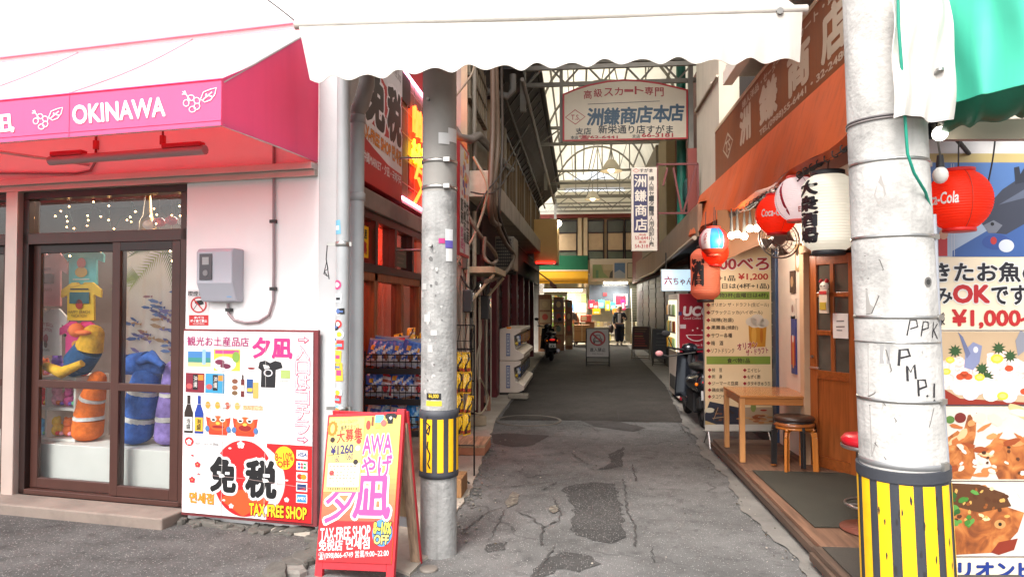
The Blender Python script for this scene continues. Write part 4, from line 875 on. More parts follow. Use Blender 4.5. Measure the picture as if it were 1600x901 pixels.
b = MB(AF)                                                           # back leaf
def bp_(x, z, d=0.0): return Vector((x, .31 - z * math.tan(R(11)) + d, z))
def bbox(x0, x1, z0, z1, d0, d1, m): b.add([bp_(x, z, d) for x in (x0, x1) for d in (d0, d1) for z in (z0, z1)], [(0, 1, 3, 2), (4, 6, 7, 5), (0, 4, 5, 1), (2, 3, 7, 6), (0, 2, 6, 4), (1, 5, 7, 3)], m)
bbox(HW - .06, HW, .0, .97, -.022, .0, RW); bbox(-HW, -HW + .05, .0, .95, -.022, .0, RW); bbox(-HW + .05, HW - .06, .9, .95, -.02, .0, RW)
b.build('rear_frame', af, bevel=.003)
b = MB(AF)
bbox(HW - .06, HW - .004, .02, .9, -.045, -.024, wood_mat((168, 140, 116), .7, 3, 'Z')); bbox(-HW + .05, HW - .062, .30, .90, -.016, -.004, wood_mat((196, 170, 138), .7, 3, 'Z', .75)); bbox(-HW + .05, HW - .062, .24, .30, -.03, -.004, mat((206, 208, 212), .5)); b.build('plywood_panel', af)

# ---------------------------------------------------------------- hanging signs on the side of the shop
XS = -1.95
tx = thing('projecting_sign', 'red and white tax free box sign on the side wall above the snack rack', 'sign', (XS, 6.7, 2.72))
Y0, Y1 = 5.75, 7.30
b = MB(); b.box(-2.0, XS + .02, Y0, Y1, 2.73, 4.25, mat((176, 30, 40), .45, 0, .06)); b.build('sign_box', tx, bevel=.004)
b = MB(); pr = Pr(b, flat((XS + .0205, Y0, 2.73), (0, 1, 0), (0, 0, 1), 0, 0, 155, 152, 1.55, 1.52))
RS = (200, 34, 40)
pr.rect(1, 1, 154, 151, RS, .5); pr.poly([(1, 1), (154, 1), (154, 36), (120, 46), (90, 44), (50, 34), (1, 22)], (234, 232, 232), 1)
pr.poly([(1, 88), (40, 94), (80, 96), (154, 90), (154, 122), (100, 122), (50, 116), (1, 108)], (238, 236, 234), 1)
pr.text('免', 26, 38, 84, 92, BLK, 3, .06, edge=WH, ew=.06); pr.text('税', 98, 40, 148, 92, BLK, 3, .06, edge=WH, ew=.06)
pr.text('TAX-FREE SHOP 면세점', 8, 98, 150, 113, ORG, 3, .03, edge=(150, 30, 20)); pr.text('☎沖縄MARKET・夕凪・국제거리', 6, 124, 150, 135, WH, 2, .02); pr.text('Japan. Tax-Free Shop', 86, 12, 148, 26, (90, 88, 90), 2)
for x, y in ((64, 50), (92, 80), (16, 70), (150, 100), (90, 30)): pr.ell(x, y, 2.4, 2.0, WH if y > 46 else RS, 3, 8)
b.build('lettering', tx)
nn = thing('neon_sign', 'neon sign in red and yellow glowing letters beside the tax free box sign', 'neon sign', (XS, 8.2, 2.75))
b = MB(); b.box(-2.0, -1.975, 7.33, 9.1, 2.76, 4.3, mat((120, 96, 70), .6, 0, .2, 8, grime=.4)); b.box(-1.974, -1.965, 7.75, 9.0, 2.95, 3.35, mat((176, 20, 24), .5)); b.build('back_board', nn)
NR, NY, NP = glow((255, 66, 20), 5.0), glow((255, 196, 30), 3.6), glow((255, 150, 190), 5.0)
fN = flat((-1.93, 7.33, 2.76), (0, 1, 0), (0, 0, 1), 0, 0, 177, 154, 1.77, 1.54)
b = MB(); b.tube([(-1.95, 7.34, 4.24), (-1.95, 9.05, 4.24)], .018, NP, 8); b.tube([(-1.95, 7.34, 2.80), (-1.95, 9.05, 2.80)], .018, NP, 8); b.build('neon_border', nn)
b = MB()
def neon(pts, m, r=.016): b.tube([fN(x, y, 0) for x, y in pts], r, m, 6)
for dx in (0, 26, 52): neon([(48 + dx, 36), (48 + dx, 66), (58 + dx, 64), (64 + dx, 44), (56 + dx, 34), (52 + dx, 50)], NR); neon([(68 + dx, 36), (64 + dx, 68)], NR)
for dx in (0, 24, 46):
    neon([(46 + dx, 80), (60 + dx, 80)], NY); neon([(52 + dx, 74), (52 + dx, 98), (44 + dx, 98), (44 + dx, 88), (58 + dx, 88), (62 + dx, 96), (56 + dx, 100)], NY)
neon([(76, 100), (60, 118)], NR, .022); neon([(70, 106), (106, 106), (92, 126), (56, 148)], NR, .022); neon([(74, 116), (90, 124)], NR, .022)
neon([(112, 104), (112, 134), (104, 146)], NR, .022); neon([(112, 104), (146, 104), (146, 138), (152, 146)], NR, .022); neon([(120, 114), (138, 114), (138, 138), (120, 138), (120, 114)], NR, .018)
b.build('neon_tube', nn)
b = MB(); ms_ = mat((150, 140, 130), .4, .5)
for y in range(4): b.tube([fN(30 + 34 * y, 8, -30), fN(30 + 34 * y, 146, -30)], .005, ms_, 4)
for z in range(5): b.tube([fN(4, 20 + 28 * z, -30), fN(170, 20 + 28 * z, -30)], .005, ms_, 4)
b.build('mounting_rail', nn)
b = MB(); pr = Pr(b, flat((-2.0, 0, 0), (0, 1, 0), (0, 0, 1), 0, 0, 1, 1, 1, 1)); b.box(-2.028, -2.02, 5.85, 6.40, 2.06, 2.36, mat((240, 190, 30), .5, 0, .05))
pr = Pr(b, flat((-2.0195, 5.85, 2.06), (0, 1, 0), (0, 0, 1), 0, 0, 55, 30, .55, .3)); pr.text('沖縄土産', 18, 3, 50, 12, BLK, 1, .03); pr.text('大募集', 18, 15, 50, 27, (190, 40, 30), 1, .04)
b.build('yellow_notice', label='yellow notice with black and red lettering stuck behind the side transom', cat='notice')
b = MB(); b.box(-2.028, -2.02, 7.35, 7.85, 2.04, 2.26, mat((86, 92, 80), .5, 0, .1)); pr = Pr(b, flat((-2.0195, 7.35, 2.04), (0, 1, 0), (0, 0, 1), 0, 0, 50, 22, .5, .22)); pr.line([(6, 6), (44, 6)], 2.4, (130, 122, 106), 1); pr.line([(10, 12), (40, 12)], 2, (130, 122, 106), 1); pr.line([(10, 17), (36, 17)], 2, (130, 122, 106), 1); b.build('dark_notice', label='dull green notice in the side transom nearest the pole', cat='notice')
# ---------------------------------------------------------------- snack racks
M_WIRE = mat((26, 26, 28), .4, .6, .05)
def bag_mesh(name, cols, wd=.17, ht=.24, dp=.075, lay=0):
    mf = [mat(c, .24, 0, .16, 26, .35, 22, spec=.7) for c in cols]
    b = MB(Fr()); n = 16
    for sgn in (-1, 1):
        def fn(s_, t):
            e = (math.sin(math.pi * s_) ** .6 if 0 < s_ < 1 else 0) * (math.sin(math.pi * min(1, max(0, (t - .07) / .86))) ** .55 if .07 < t < .93 else 0)
            wr = .006 * math.sin(23 * s_ + 9 * t) * math.sin(17 * t) * e
            return Vector(((s_ - .5) * wd * (1 - .06 * e), sgn * (dp / 2 * e + wr) - sgn * .0005, t * ht))
        vs = [fn(i / n, j / n) for j in range(n + 1) for i in range(n + 1)]; k = n + 1
        for j in range(n):
            for i in range(n):
                q = 0; x, y = (i + .5) / n - .5, (j + .5) / n
                if sgn < 0:
                    if lay == 0: q = 2 if (x + .12) ** 2 + (y - .66) ** 2 * 1.6 < .022 else (4 if (x - .1) ** 2 * .7 + (y - .34) ** 2 < .018 else (1 if y < .3 + .35 * x or abs(y - .5 - .5 * x) < .07 else 0))
                    elif lay == 1: q = 2 if abs(y - .62) < .06 and abs(x) < .34 else (4 if x * x + (y - .32) ** 2 < .03 else (1 if y > .84 or abs(x - .3) < .06 else 0))
                    else: q = 1 if abs(x + .25 * math.sin(6 * y)) < .12 else (2 if y < .25 else (4 if abs(y - .7) < .08 and x > 0 else 0))
                if y > .94 or y < .05: q = 3
                f = (j * k + i, j * k + i + 1, (j + 1) * k + i + 1, (j + 1) * k + i)
                b.add([vs[a] for a in f], [(0, 1, 2, 3) if sgn < 0 else (3, 2, 1, 0)], mf[q], True)
    return b.build(name, label='x', cat='snack bag', loc=(0, 0, 0))
bagA = bag_mesh('snack_bag', [(44, 92, 176), (196, 196, 200), (196, 150, 60), (150, 160, 180), (120, 80, 60)])
bagB = bag_mesh('snack_bag', [(196, 198, 206), (52, 96, 180), (60, 80, 150), (150, 156, 170), (150, 90, 70)], lay=1)
bagC = bag_mesh('snack_bag', [(36, 120, 190), (150, 190, 210), (120, 90, 70), (30, 90, 160), (190, 196, 200)], lay=2)
bagD = bag_mesh('snack_bag', [(196, 192, 196), (170, 50, 66), (150, 80, 60), (180, 176, 176), (180, 60, 70)], lay=1)
bagE = bag_mesh('snack_bag', [(226, 178, 40), (54, 40, 28), (170, 70, 40), (206, 160, 50), (200, 190, 170)], .085, .19, .045, lay=2)
used = set()
def put(bag, p, rz, rx, label, group):
    o = bag if bag.name not in used else bag.copy()
    if o is not bag: COL.objects.link(o)
    used.add(o.name); o.location = Vector(p); o.rotation_euler = (R(rx + random.uniform(-8, 8)), R(random.uniform(-15, 15)), R(rz + random.uniform(-12, 12))); q_ = random.uniform(.9, 1.12); o.scale = (q_ * random.uniform(.92, 1.1), q_, q_); o['label'] = label; o['group'] = group
    return o
rk = thing('wire_rack', 'black wire rack of blue and white snack bags beside the shop side window', 'rack', (-1.65, 6.6, .02))
b = MB(); RX0, RX1, RY0, RY1 = -2.0, -1.22, 6.25, 6.75
TZ = (.44, .73, 1.015)
for x in (RX0, RX1):
    for y in (RY0, RY1): b.tube([(x, y, .02), (x, y, 1.18)], .009, M_WIRE, 6)
b.build('post', rk)
for z in TZ:
    b = MB()
    for x in (RX0, RX1): b.tube([(x, RY0, z), (x, RY1, z + .05)], .006, M_WIRE, 5); b.tube([(x, RY0, z + .13), (x, RY1, z + .13)], .006, M_WIRE, 5)
    for y, dz in ((RY0, 0), (RY0, .13), (RY0, .065), (RY1, .05)): b.tube([(RX0, y, z + dz), (RX1, y, z + dz)], .006, M_WIRE, 5)
    for i in range(15):
        x = RX0 + (RX1 - RX0) * i / 14; b.tube([(x, RY0 - .002, z + .13), (x, RY0 - .002, z - .01), (x, RY1, z + .04)], .0035, M_WIRE, 4)
    b.box(RX0, RX1, RY0 - .012, RY0 - .006, z - .05, z + .005, mat((24, 24, 26), .5)); b.build('shelf_basket', rk)
for ti, z in enumerate(TZ):
    for row in range(2):
        for q in range(7):
            bag = (random.choice([bagC, bagC, bagB]) if ti == 0 else random.choice([bagA, bagA, bagB, bagD])) if q < 5 else (bagD if ti == 1 or q == 5 else bagC)
            put(bag, (RX0 + .06 + q * .108, RY0 + .07 + row * .13, z + .02 + row * .02), random.uniform(-24, -4) + 16, -14, 'shiny snack bag, %s from the left in the %s row of the rack\'s %s tier' % (ORD[q], ['front', 'back'][row], ['lowest', 'middle', 'top'][ti]), 'snack bags on the rack by the window')
bagO = put(bagE, (-1.75, 6.95, 1.18), 0, -20, 'x', 'x')
for q in range(4): put(bagE, (-1.86 + q * .12, 7.0, 1.14), 8, -20, 'orange snack packet, %s from the left high behind the rack of blue bags' % ORD[q], 'orange packets behind the rack')
bagO['label'] = 'orange snack packet lying foremost behind the rack of blue bags'; bagO['group'] = 'orange packets behind the rack'
rk2 = thing('wire_rack', 'narrow black wire rack with yellow snack packets half hidden behind the slim pole', 'rack', (-1.15, 6.2, .02))
b = MB()
for x in (-1.30, -.98): b.tube([(x, 6.35, .02), (x, 6.35, 1.42)], .008, M_WIRE, 6)
for z in (.3, .6, .9, 1.2, 1.42): b.tube([(-1.30, 6.35, z), (-.98, 6.35, z)], .006, M_WIRE, 5)
b.tube([(-1.14, 6.35, .04), (-1.3, 6.05, .03)], .008, M_WIRE, 5); b.tube([(-1.14, 6.35, .04), (-.98, 6.05, .03)], .008, M_WIRE, 5)
b.build('post', rk2)
b = MB()
for z, d in ((1.42, .0), (1.28, -.16), (1.2, -.16)): b.tube([(-1.30, 6.35 + d, z), (-.98, 6.35 + d, z)], .005, M_WIRE, 4)
for i in range(6): x = -1.30 + .064 * i; b.tube([(x, 6.35, 1.42), (x, 6.19, 1.28), (x, 6.19, 1.2), (x, 6.35, 1.16)], .004, M_WIRE, 4)
b.build('shelf_basket', rk2)
for q in range(4):
    for r_ in range(4): put(bagE, (-1.23 + q * .065, 6.26, .98 - r_ * .19), random.uniform(20, 60), 4, 'yellow snack packet hanging %s from the top in the %s column of the narrow rack' % (ORD[r_], ORD[q]), 'yellow packets on the narrow rack')
b = MB(); b.box(-1.62, -1.0, 7.2, 7.7, .02, .10, mat((176, 120, 90), .8, 0, .2, 8, grime=.3)); b.box(-1.62, -1.0, 7.2, 7.7, .10, .13, wood_mat((190, 160, 126), .7, 3, 'Y')); b.build('wooden_step', label='low reddish brown wooden step on the concrete behind the slim pole', cat='step', bevel=.006)
b = MB(); b.box(-1.16, -.97, 5.6, 5.9, .02, .17, wood_mat((150, 110, 70), .7, 3, 'Z')); b.build('wooden_crate', label='small brown crate on the concrete just behind the slim pole', cat='crate', bevel=.004)
# ================================================================ left: the old house along the alley
M_OLD = mat((174, 165, 150), .85, 0, .22, 2.5, .3, 30, grime=.55, streak=.4)
M_OLD2 = mat((172, 167, 156), .8, 0, .2, 3, .2, 30, grime=.5, streak=.4)
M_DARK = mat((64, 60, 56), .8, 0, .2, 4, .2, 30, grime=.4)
M_REDW = mat((96, 22, 28), .6, 0, .15, 4, grime=.35)
M_SHUT = mat((74, 68, 66), .5, .4, .12, 6, grime=.35)
M_CREAM = mat((186, 168, 138), .7, 0, .12, 4, grime=.3, streak=.2)
oh = thing('old_house', 'shabby two storey house with a concrete ledge along the left side of the alley', 'house', (-1.6, 16, 0))
XW = -1.45
b = MB()
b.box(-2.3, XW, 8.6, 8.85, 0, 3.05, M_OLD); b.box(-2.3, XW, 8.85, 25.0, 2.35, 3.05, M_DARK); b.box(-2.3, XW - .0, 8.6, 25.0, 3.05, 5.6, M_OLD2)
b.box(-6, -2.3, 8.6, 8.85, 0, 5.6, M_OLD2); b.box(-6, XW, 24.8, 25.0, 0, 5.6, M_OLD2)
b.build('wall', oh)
b = MB(); b.bar((-1.36, 8.7, 3.18), (-1.22, 24.8, 3.30), .40, .34, M_OLD); b.build('ledge', oh, bevel=.01)
b = MB(); b.bar((-1.43, 9.6, 3.44), (-1.30, 24.8, 3.56), .20, .22, M_DARK); b.build('ledge_shelf', oh)
b = MB(); b.add([(-1.5, 9.2, 4.95), (-1.5, 24.5, 5.05), (-.78, 24.5, 5.72), (-.78, 9.2, 5.95), (-1.5, 9.2, 5.1), (-1.5, 24.5, 5.2), (-.78, 24.5, 5.86), (-.78, 9.2, 6.1)], [(0, 1, 2, 3), (7, 6, 5, 4), (0, 3, 7, 4), (1, 5, 6, 2), (3, 2, 6, 7), (0, 4, 5, 1)], M_DARK)
for i in range(26): y = 9.4 + i * .58; b.bar((-1.48, y, 4.98), (-.80, y, 5.84), .05, .05, M_SHUT)
b.build('eave', oh)
b = MB(); b.tube([(-.74, 9.0, 6.0), (-.74, 25, 5.95)], .06, M_DARK, 8); b.tube([(-.88, 10.6, 5.15), (-.86, 24, 5.2)], .035, mat((120, 112, 104), .5, .4, .1), 8); b.tube([(-1.2, 11, 5.0), (-1.2, 24, 5.05)], .03, M_SHUT, 6); b.build('gutter', oh)
b = MB(); b.box(-1.2, -.86, 10.4, 11.0, 5.25, 5.75, mat((70, 70, 70), .6, .3, .1)); b.tube([(-1.55, 10.5, 4.98), (-1.1, 10.5, 4.86), (-1.02, 10.5, 4.95), (-1.02, 10.5, 5.2)], .055, mat((110, 106, 100), .6, 0, .1), 10); b.build('vent_hood', oh, bevel=.006)
# upper storey: cladding, louvre, windows
b = MB(); b.box(-1.50, -1.42, 8.58, 8.62, 3.4, 5.5, M_CREAM); b.box(-1.455, -1.43, 8.62, 10.4, 3.35, 4.2, mat((132, 122, 104), .6, .2, .12, 6, grime=.3)); 
for i in range(22): y = 8.64 + i * .082; b.box(-1.432, -1.412, y, y + .045, 3.36, 4.18, mat((140, 130, 110), .6, .2, .12, 6, grime=.3))
b.build('cladding', oh)
b = MB()
for i in range(8): z = 4.28 + .0 * i; y = 8.7 + i * .2; b.box(-1.45, -1.40, y, y + .10, 4.28, 5.2, mat((140, 126, 104), .6, .1, .12, 6, grime=.3))
for z in (4.28, 4.58, 4.88, 5.18): b.box(-1.45, -1.385, 8.65, 10.3, z, z + .04, mat((110, 98, 82), .6, .1, .12, 6))
b.build('louvre', oh)
for i in range(6):
    y = 10.7 + i * 2.25
    b = MB()
    b.box(-1.45, -1.39, y, y + 1.95, 3.66, 3.72, M_BROWN_D); b.box(-1.45, -1.39, y, y + 1.95, 4.88, 4.94, M_BROWN_D)
    for q in range(4): b.box(-1.45, -1.385, y + q * .63, y + q * .63 + .06, 3.72, 4.88, mat((140, 118, 88), .5, .2, .1))
    o = b.build('window', oh)
    g = MB(); g.box(-1.448, -1.435, y + .06, y + 1.9, 3.72, 4.88, mat([(150, 140, 120), (110, 106, 96), (164, 148, 116)][i % 3], .18, 0, .2, 2)); g.build('pane', o)
    b = MB(); b.box(-1.45, -1.37, y + 1.99, y + 2.17, 3.6, 4.95, M_OLD); b.build('window_pier', oh)
# lower storey: red pillars, roller shutters, dark fascia
for i in range(7):
    y = 9.9 + i * 1.9
    b = MB(); b.box(-1.62, -1.43, y, y + .34, .0, 2.36, M_REDW); b.build('pillar', oh, bevel=.008)
    b = MB()
    for q in range(20): z = .05 + q * .115; b.box(-1.60, -1.56 + .012 * (q % 2), y + .34, y + 1.9, z, z + .11, M_SHUT)
    b.build('roller_shutter', oh)
b = MB(); b.box(-1.62, -1.56, 8.85, 9.9, .0, 2.36, mat((60, 54, 58), .6, 0, .2, 6)); 
for q in range(10): b.box(-1.57, -1.545, 8.9, 9.8, .2 + q * .2, .22 + q * .2, M_DARK)
b.build('side_door', oh)
b = MB(); b.box(-1.47, -1.42, 9.9, 23.0, 2.36, 3.0, mat((60, 32, 32), .7, 0, .3, 3)); b.build('fascia', oh)
def cable(pts, r, rgb, label=None, name='cable', seg=6, parent=None, cat='cable'):
    P = [Vector(p) for p in pts]; out = []
    for i in range(len(P) - 1):
        p0, p1, p2_, p3 = P[max(i - 1, 0)], P[i], P[i + 1], P[min(i + 2, len(P) - 1)]
        for k in range(6):
            t = k / 6; out.append(.5 * ((2 * p1) + (p2_ - p0) * t + (2 * p0 - 5 * p1 + 4 * p2_ - p3) * t * t + (3 * p1 - p0 - 3 * p2_ + p3) * t ** 3))
    out.append(P[-1]); c = MB(); c.tube(out, r, mat(rgb, .6, 0, .1), seg); return c.build(name, parent, label=label, cat=cat if label else None)
def onold(u, v, x):
    p = W.x(u, v, x); return p if p.y > 8.6 else W.y(u, v, 8.6 + (-1.45 - x) * .8)
def px(lst, x): return [onold(u, v, x) for u, v in lst]
# rows of pipes, cables and meters on its front end wall
pb = thing('cable_bundle', 'tangle of brown and grey cables hanging down the old house front', 'cables', (-1.4, 8.3, 1.5))
for lst, x, r, c in [([(775, 100), (778, 220), (772, 300), (775, 345), (790, 380), (803, 400), (790, 425), (760, 440)], -1.12, .034, (96, 78, 62)), ([(770, 102), (770, 200), (766, 330), (780, 352)], -1.13, .040, (84, 66, 52)),
                     ([(783, 98), (785, 220), (780, 320), (784, 350), (800, 390)], -1.11, .022, (70, 60, 52)), ([(705, 310), (712, 300), (745, 360), (770, 390), (776, 405), (768, 412), (757, 400), (758, 370)], -1.10, .024, (100, 84, 70)),
                     ([(740, 245), (760, 285), (758, 318), (740, 370), (715, 410), (705, 440)], -1.10, .018, (150, 136, 116)), ([(706, 158), (735, 120), (742, 100)], -1.12, .014, (150, 140, 120)), ([(735, 300), (772, 300), (800, 262), (812, 232)], -1.08, .011, (60, 52, 46)),
                     ([(720, 430), (738, 455), (752, 440), (758, 470), (765, 440)], -1.36, .014, (60, 58, 56)), ([(712, 330), (722, 400), (716, 470), (722, 560)], -1.38, .010, (130, 120, 106)), ([(748, 600), (745, 560), (752, 520), (748, 470)], -1.40, .014, (170, 160, 140)),
                     ([(733, 640), (752, 645), (763, 620), (750, 590)], -1.30, .012, (180, 168, 140)), ([(745, 330), (760, 300), (780, 275), (800, 240), (830, 190)], -1.06, .010, (40, 38, 36)), ([(700, 390), (724, 420), (735, 465), (728, 500)], -1.42, .012, (50, 48, 48))]: cable(px(lst, x), r, c, parent=pb)
M_PVC = mat((176, 164, 146), .55, 0, .1, 5, grime=.4)
vp = thing('standpipe', 'row of upright cream service pipes on the front end of the old house', 'pipes', (-1.42, 8.2, 0))
for u, v0, v1, r in ((712, 300, 690, .018), (722, 330, 690, .014), (731, 330, 700, .024), (741, 330, 640, .03), (749, 440, 690, .02), (760, 470, 640, .016), (767, 450, 630, .012)):
    p, q = onold(u, v0, -1.40), onold(u, v1, -1.40); b = MB(); b.tube([p, (p.x, p.y, max(.02, q.z))], r, M_PVC, 10); b.build('pipe', vp)
b = MB(); b.tube(px([(705, 195), (718, 215), (735, 218), (748, 212), (790, 258), (800, 265)], -1.32), .055, mat((96, 88, 80), .55, 0, .12, 5, grime=.3), 12); b.build('drainpipe', label='sooty drainpipe sloping along the old house wall above the ledge', cat='drainpipe')
b = MB(); b.tube(px([(741, 95), (741, 205), (741, 290)], -1.36), .03, mat((120, 112, 100), .6, 0, .1), 10); b.build('drainpipe', label='upright drainpipe on the old house above the ledge end', cat='drainpipe')
for i, (u, v, s_, c) in enumerate([(726, 470, .20, (58, 58, 60)), (742, 452, .14, (70, 68, 66)), (752, 480, .24, (60, 60, 62)), (724, 410, .12, (90, 84, 76)), (733, 505, .10, (80, 76, 70))]):
    p = onold(u, v, -1.40); x_ = p.x - .01; t = thing('meter_box', ['dark grey service box among the pipes, lowest left of the cluster', 'small grey meter box under the little white canopy', 'large dark meter box with a glass face under the little white canopy', 'brownish junction box above the meter cluster', 'small junction box below the meter cluster'][i], 'meter box', (p.x, p.y, p.z - s_ / 2))
    b = MB(); b.box(x_, x_ + s_ * .55, p.y - s_ / 2, p.y + s_ / 2, p.z - s_ * .7, p.z + s_ * .7, mat(c, .45, .1, .1)); b.build('case', t, bevel=.012)
    b = MB(); b.box(x_ + s_ * .55, x_ + s_ * .6, p.y - s_ * .3, p.y + s_ * .3, p.z, p.z + s_ * .5, mat((110, 116, 120), .15)); b.build('meter_window', t)
b = MB(); b.box(-1.45, -1.05, 8.55, 9.75, 2.02, 2.10, M_CREAM); b.bar((-1.42, 8.6, 1.6), (-1.08, 8.6, 2.0), .03, .03, M_CREAM); b.bar((-1.42, 9.7, 1.6), (-1.08, 9.7, 2.0), .03, .03, M_CREAM); b.build('meter_canopy', label='little white canopy over the meters on the old house', cat='canopy', bevel=.005)
ac = thing('air_conditioner', 'weathered outdoor air conditioner unit hung under the concrete ledge', 'air conditioner', (-1.2, 11.9, 2.2))
b = MB(); b.box(-1.44, -1.10, 11.5, 12.3, 2.22, 2.78, mat((138, 130, 114), .5, .1, .1, 6, grime=.35)); b.build('case', ac, bevel=.012)
b = MB()
for i in range(9): b.box(-1.40, -1.14, 11.485, 11.497, 2.27 + i * .055, 2.29 + i * .055, M_DARK)
for i in range(8): b.box(-1.39 + i * .033, -1.382 + i * .033, 11.475, 11.485, 2.26, 2.75, M_DARK)
b.build('grille', ac)
b = MB(); b.box(-1.44, -1.12, 11.6, 11.64, 2.16, 2.215, M_DARK); b.box(-1.44, -1.12, 12.16, 12.2, 2.16, 2.215, M_DARK); b.build('bracket', ac)
# tall poster board on the shop end wall, just right of the slim pole
ps = thing('poster_board', 'tall poster board crowded with black and pink lettering just right of the slim pole', 'poster board', (-1.2, 7.1, 2.1))
b = MB(); b.box(-1.235, -1.205, 6.82, 7.42, 2.12, 3.28, mat((170, 40, 44), .5, 0, .1)); b.tube([(-1.22, 7.2, 2.2), (-2.0, 7.2, 2.2)], .012, M_STEEL, 6); b.tube([(-1.22, 7.2, 3.2), (-2.0, 7.2, 3.2)], .012, M_STEEL, 6); b.build('frame', ps)
b = MB(); pr = Pr(b, flat((-1.2045, 6.84, 2.15), (0, 1, 0), (0, 0, 1), 0, 0, 56, 112, .56, 1.10)); pr.rect(0, 0, 56, 112, (222, 216, 214), .3)
for i in range(26): x, y = random.uniform(2, 46), random.uniform(2, 50); c = random.choice([(226, 120, 50), (240, 200, 60), (210, 50, 80), (110, 80, 160), (236, 170, 150), (190, 60, 50)]); pr.ell(x + 4, y, random.uniform(3, 7), random.uniform(2, 5), c, 1 + i * .05, 10)
pr.vtext('お土産', 38, 54, 54, 100, BLK, 3, .04); pr.vtext('沖縄市場', 20, 54, 34, 100, BLK, 3, .04); pr.vtext('直売', 4, 54, 16, 82, BLK, 3, .04); pr.vtext('歓迎', 4, 84, 18, 108, (200, 40, 120), 3, .03); pr.vtext('免税', 20, 100, 30, 112, (200, 40, 120), 3, .03)
b.build('printed_artwork', ps)
# concrete blocks and stones at the foot
for i, (u, v, sx, sy, sz, rz, c) in enumerate([(748, 640, .36, .22, .2, 8, (156, 108, 88)), (742, 664, .26, .2, .13, 30, (150, 136, 114)), (810, 622, .34, .2, .08, -2, (150, 140, 126))]):
    p = G(u, v, .02); t = MB(); m = mat(c, .85, 0, .2, 8, .3, 50, grime=.4)
    t.box(p.x - sx / 2, p.x + sx / 2, p.y - sy / 2, p.y + sy / 2, .02, .02 + sz, m, rz=rz)
    if i == 0: t.lathe([(.055, 0), (.055, .004)], mat((20, 18, 18), .9), 14, (p.x + .09, p.y - sy / 2 - .012, .10), Matrix.Rotation(R(90), 3, 'X'))
    t.build(['concrete_block', 'stone_block', 'kerb_stone'][i], label=['reddish concrete block with a round hole at the foot of the service pipes', 'rough stone lying in front of the reddish concrete block', 'flat grey stone lying under the end of the capsule machines'][i], cat='block', bevel=.012)
# ---------------------------------------------------------------- capsule machines
cm = thing('capsule_machine', 'x', 'capsule machine', (0, 0, 0), group='capsule machines along the left house')
M_CAP = mat((222, 206, 190), .4, 0, .05); b = MB(Fr())
prof = [(-.02, 0), (.32, 0), (.42, .05), (.42, .12), (.26, .20), (.24, .44), (.36, .50), (.36, .56), (-.02, .56)]
b.prism(prof, 1, M_CAP, lambda x, z, k: Vector((x, .325 * k, z))); b.build('cabinet', cm, bevel=.008)
b = MB(Fr()); b.box(.245, .36, .03, .295, .27, .46, glass_mat((.9, .92, .94), 1.6)); b.build('window', cm)
b = MB(Fr())
for i in range(12): b.sph((.30 + random.uniform(-.02, .025), .06 + (i % 4) * .068, .295 + (i // 4) * .055), .03, mat(random.choice([(220, 60, 60), (60, 110, 200), (240, 200, 60), (80, 170, 90), (236, 236, 236)]), .3, 0, .05), 8)
b.build('capsule', cm)
b = MB(Fr()); b.box(.262, .268, .06, .265, .06 + .14, .26, mat((196, 190, 180), .4)); b.lathe([(.035, 0), (.035, .02), (.012, .022), (.012, .04)], mat((200, 196, 190), .3, .4), 16, (.262, .11, .215), Matrix.Rotation(R(90), 3, 'Y')); b.box(.33, .345, .2, .27, .10, .15, mat((190, 40, 50), .4)); b.build('dial_panel', cm)
b = MB(Fr()); b.box(.10, .17, -.006, -.001, .08, .48, mat((70, 90, 140), .5)); b.box(.11, .16, -.009, -.006, .10, .46, mat((200, 200, 204), .5))
pr = Pr(b, flat((.11, -.0095, .10), (1, 0, 0), (0, 0, 1), 0, 0, 5, 36, .05, .36)); pr.vtext('ガチャガチャ', .6, 1, 4.4, 35, (40, 60, 130), 1, .02); b.build('side_sticker', cm)
GY = 12.15
for lv in range(2):
    for q in range(7):
        o = cm if (lv, q) == (0, 0) else dup(cm)
        o.location = (-1.40, GY + q * .335, .06 + lv * .57); o['label'] = 'white capsule toy machine, %s from the near end of the %s row' % (ORD[q], ['lower', 'upper'][lv])
b = MB(); b.box(-1.42, -1.0, GY - .01, GY + 2.34, .02, .058, M_DARK); b.build('machine_plinth', label='dark low plinth under the bank of capsule machines', cat='plinth')
b = MB(); b.box(-1.30, -1.22, GY + .05, GY + .13, 1.19, 1.225, mat((236, 140, 30), .5)); b.build('toy_block', label='small orange object lying on top of the first capsule machine', cat='trinket', bevel=.006)
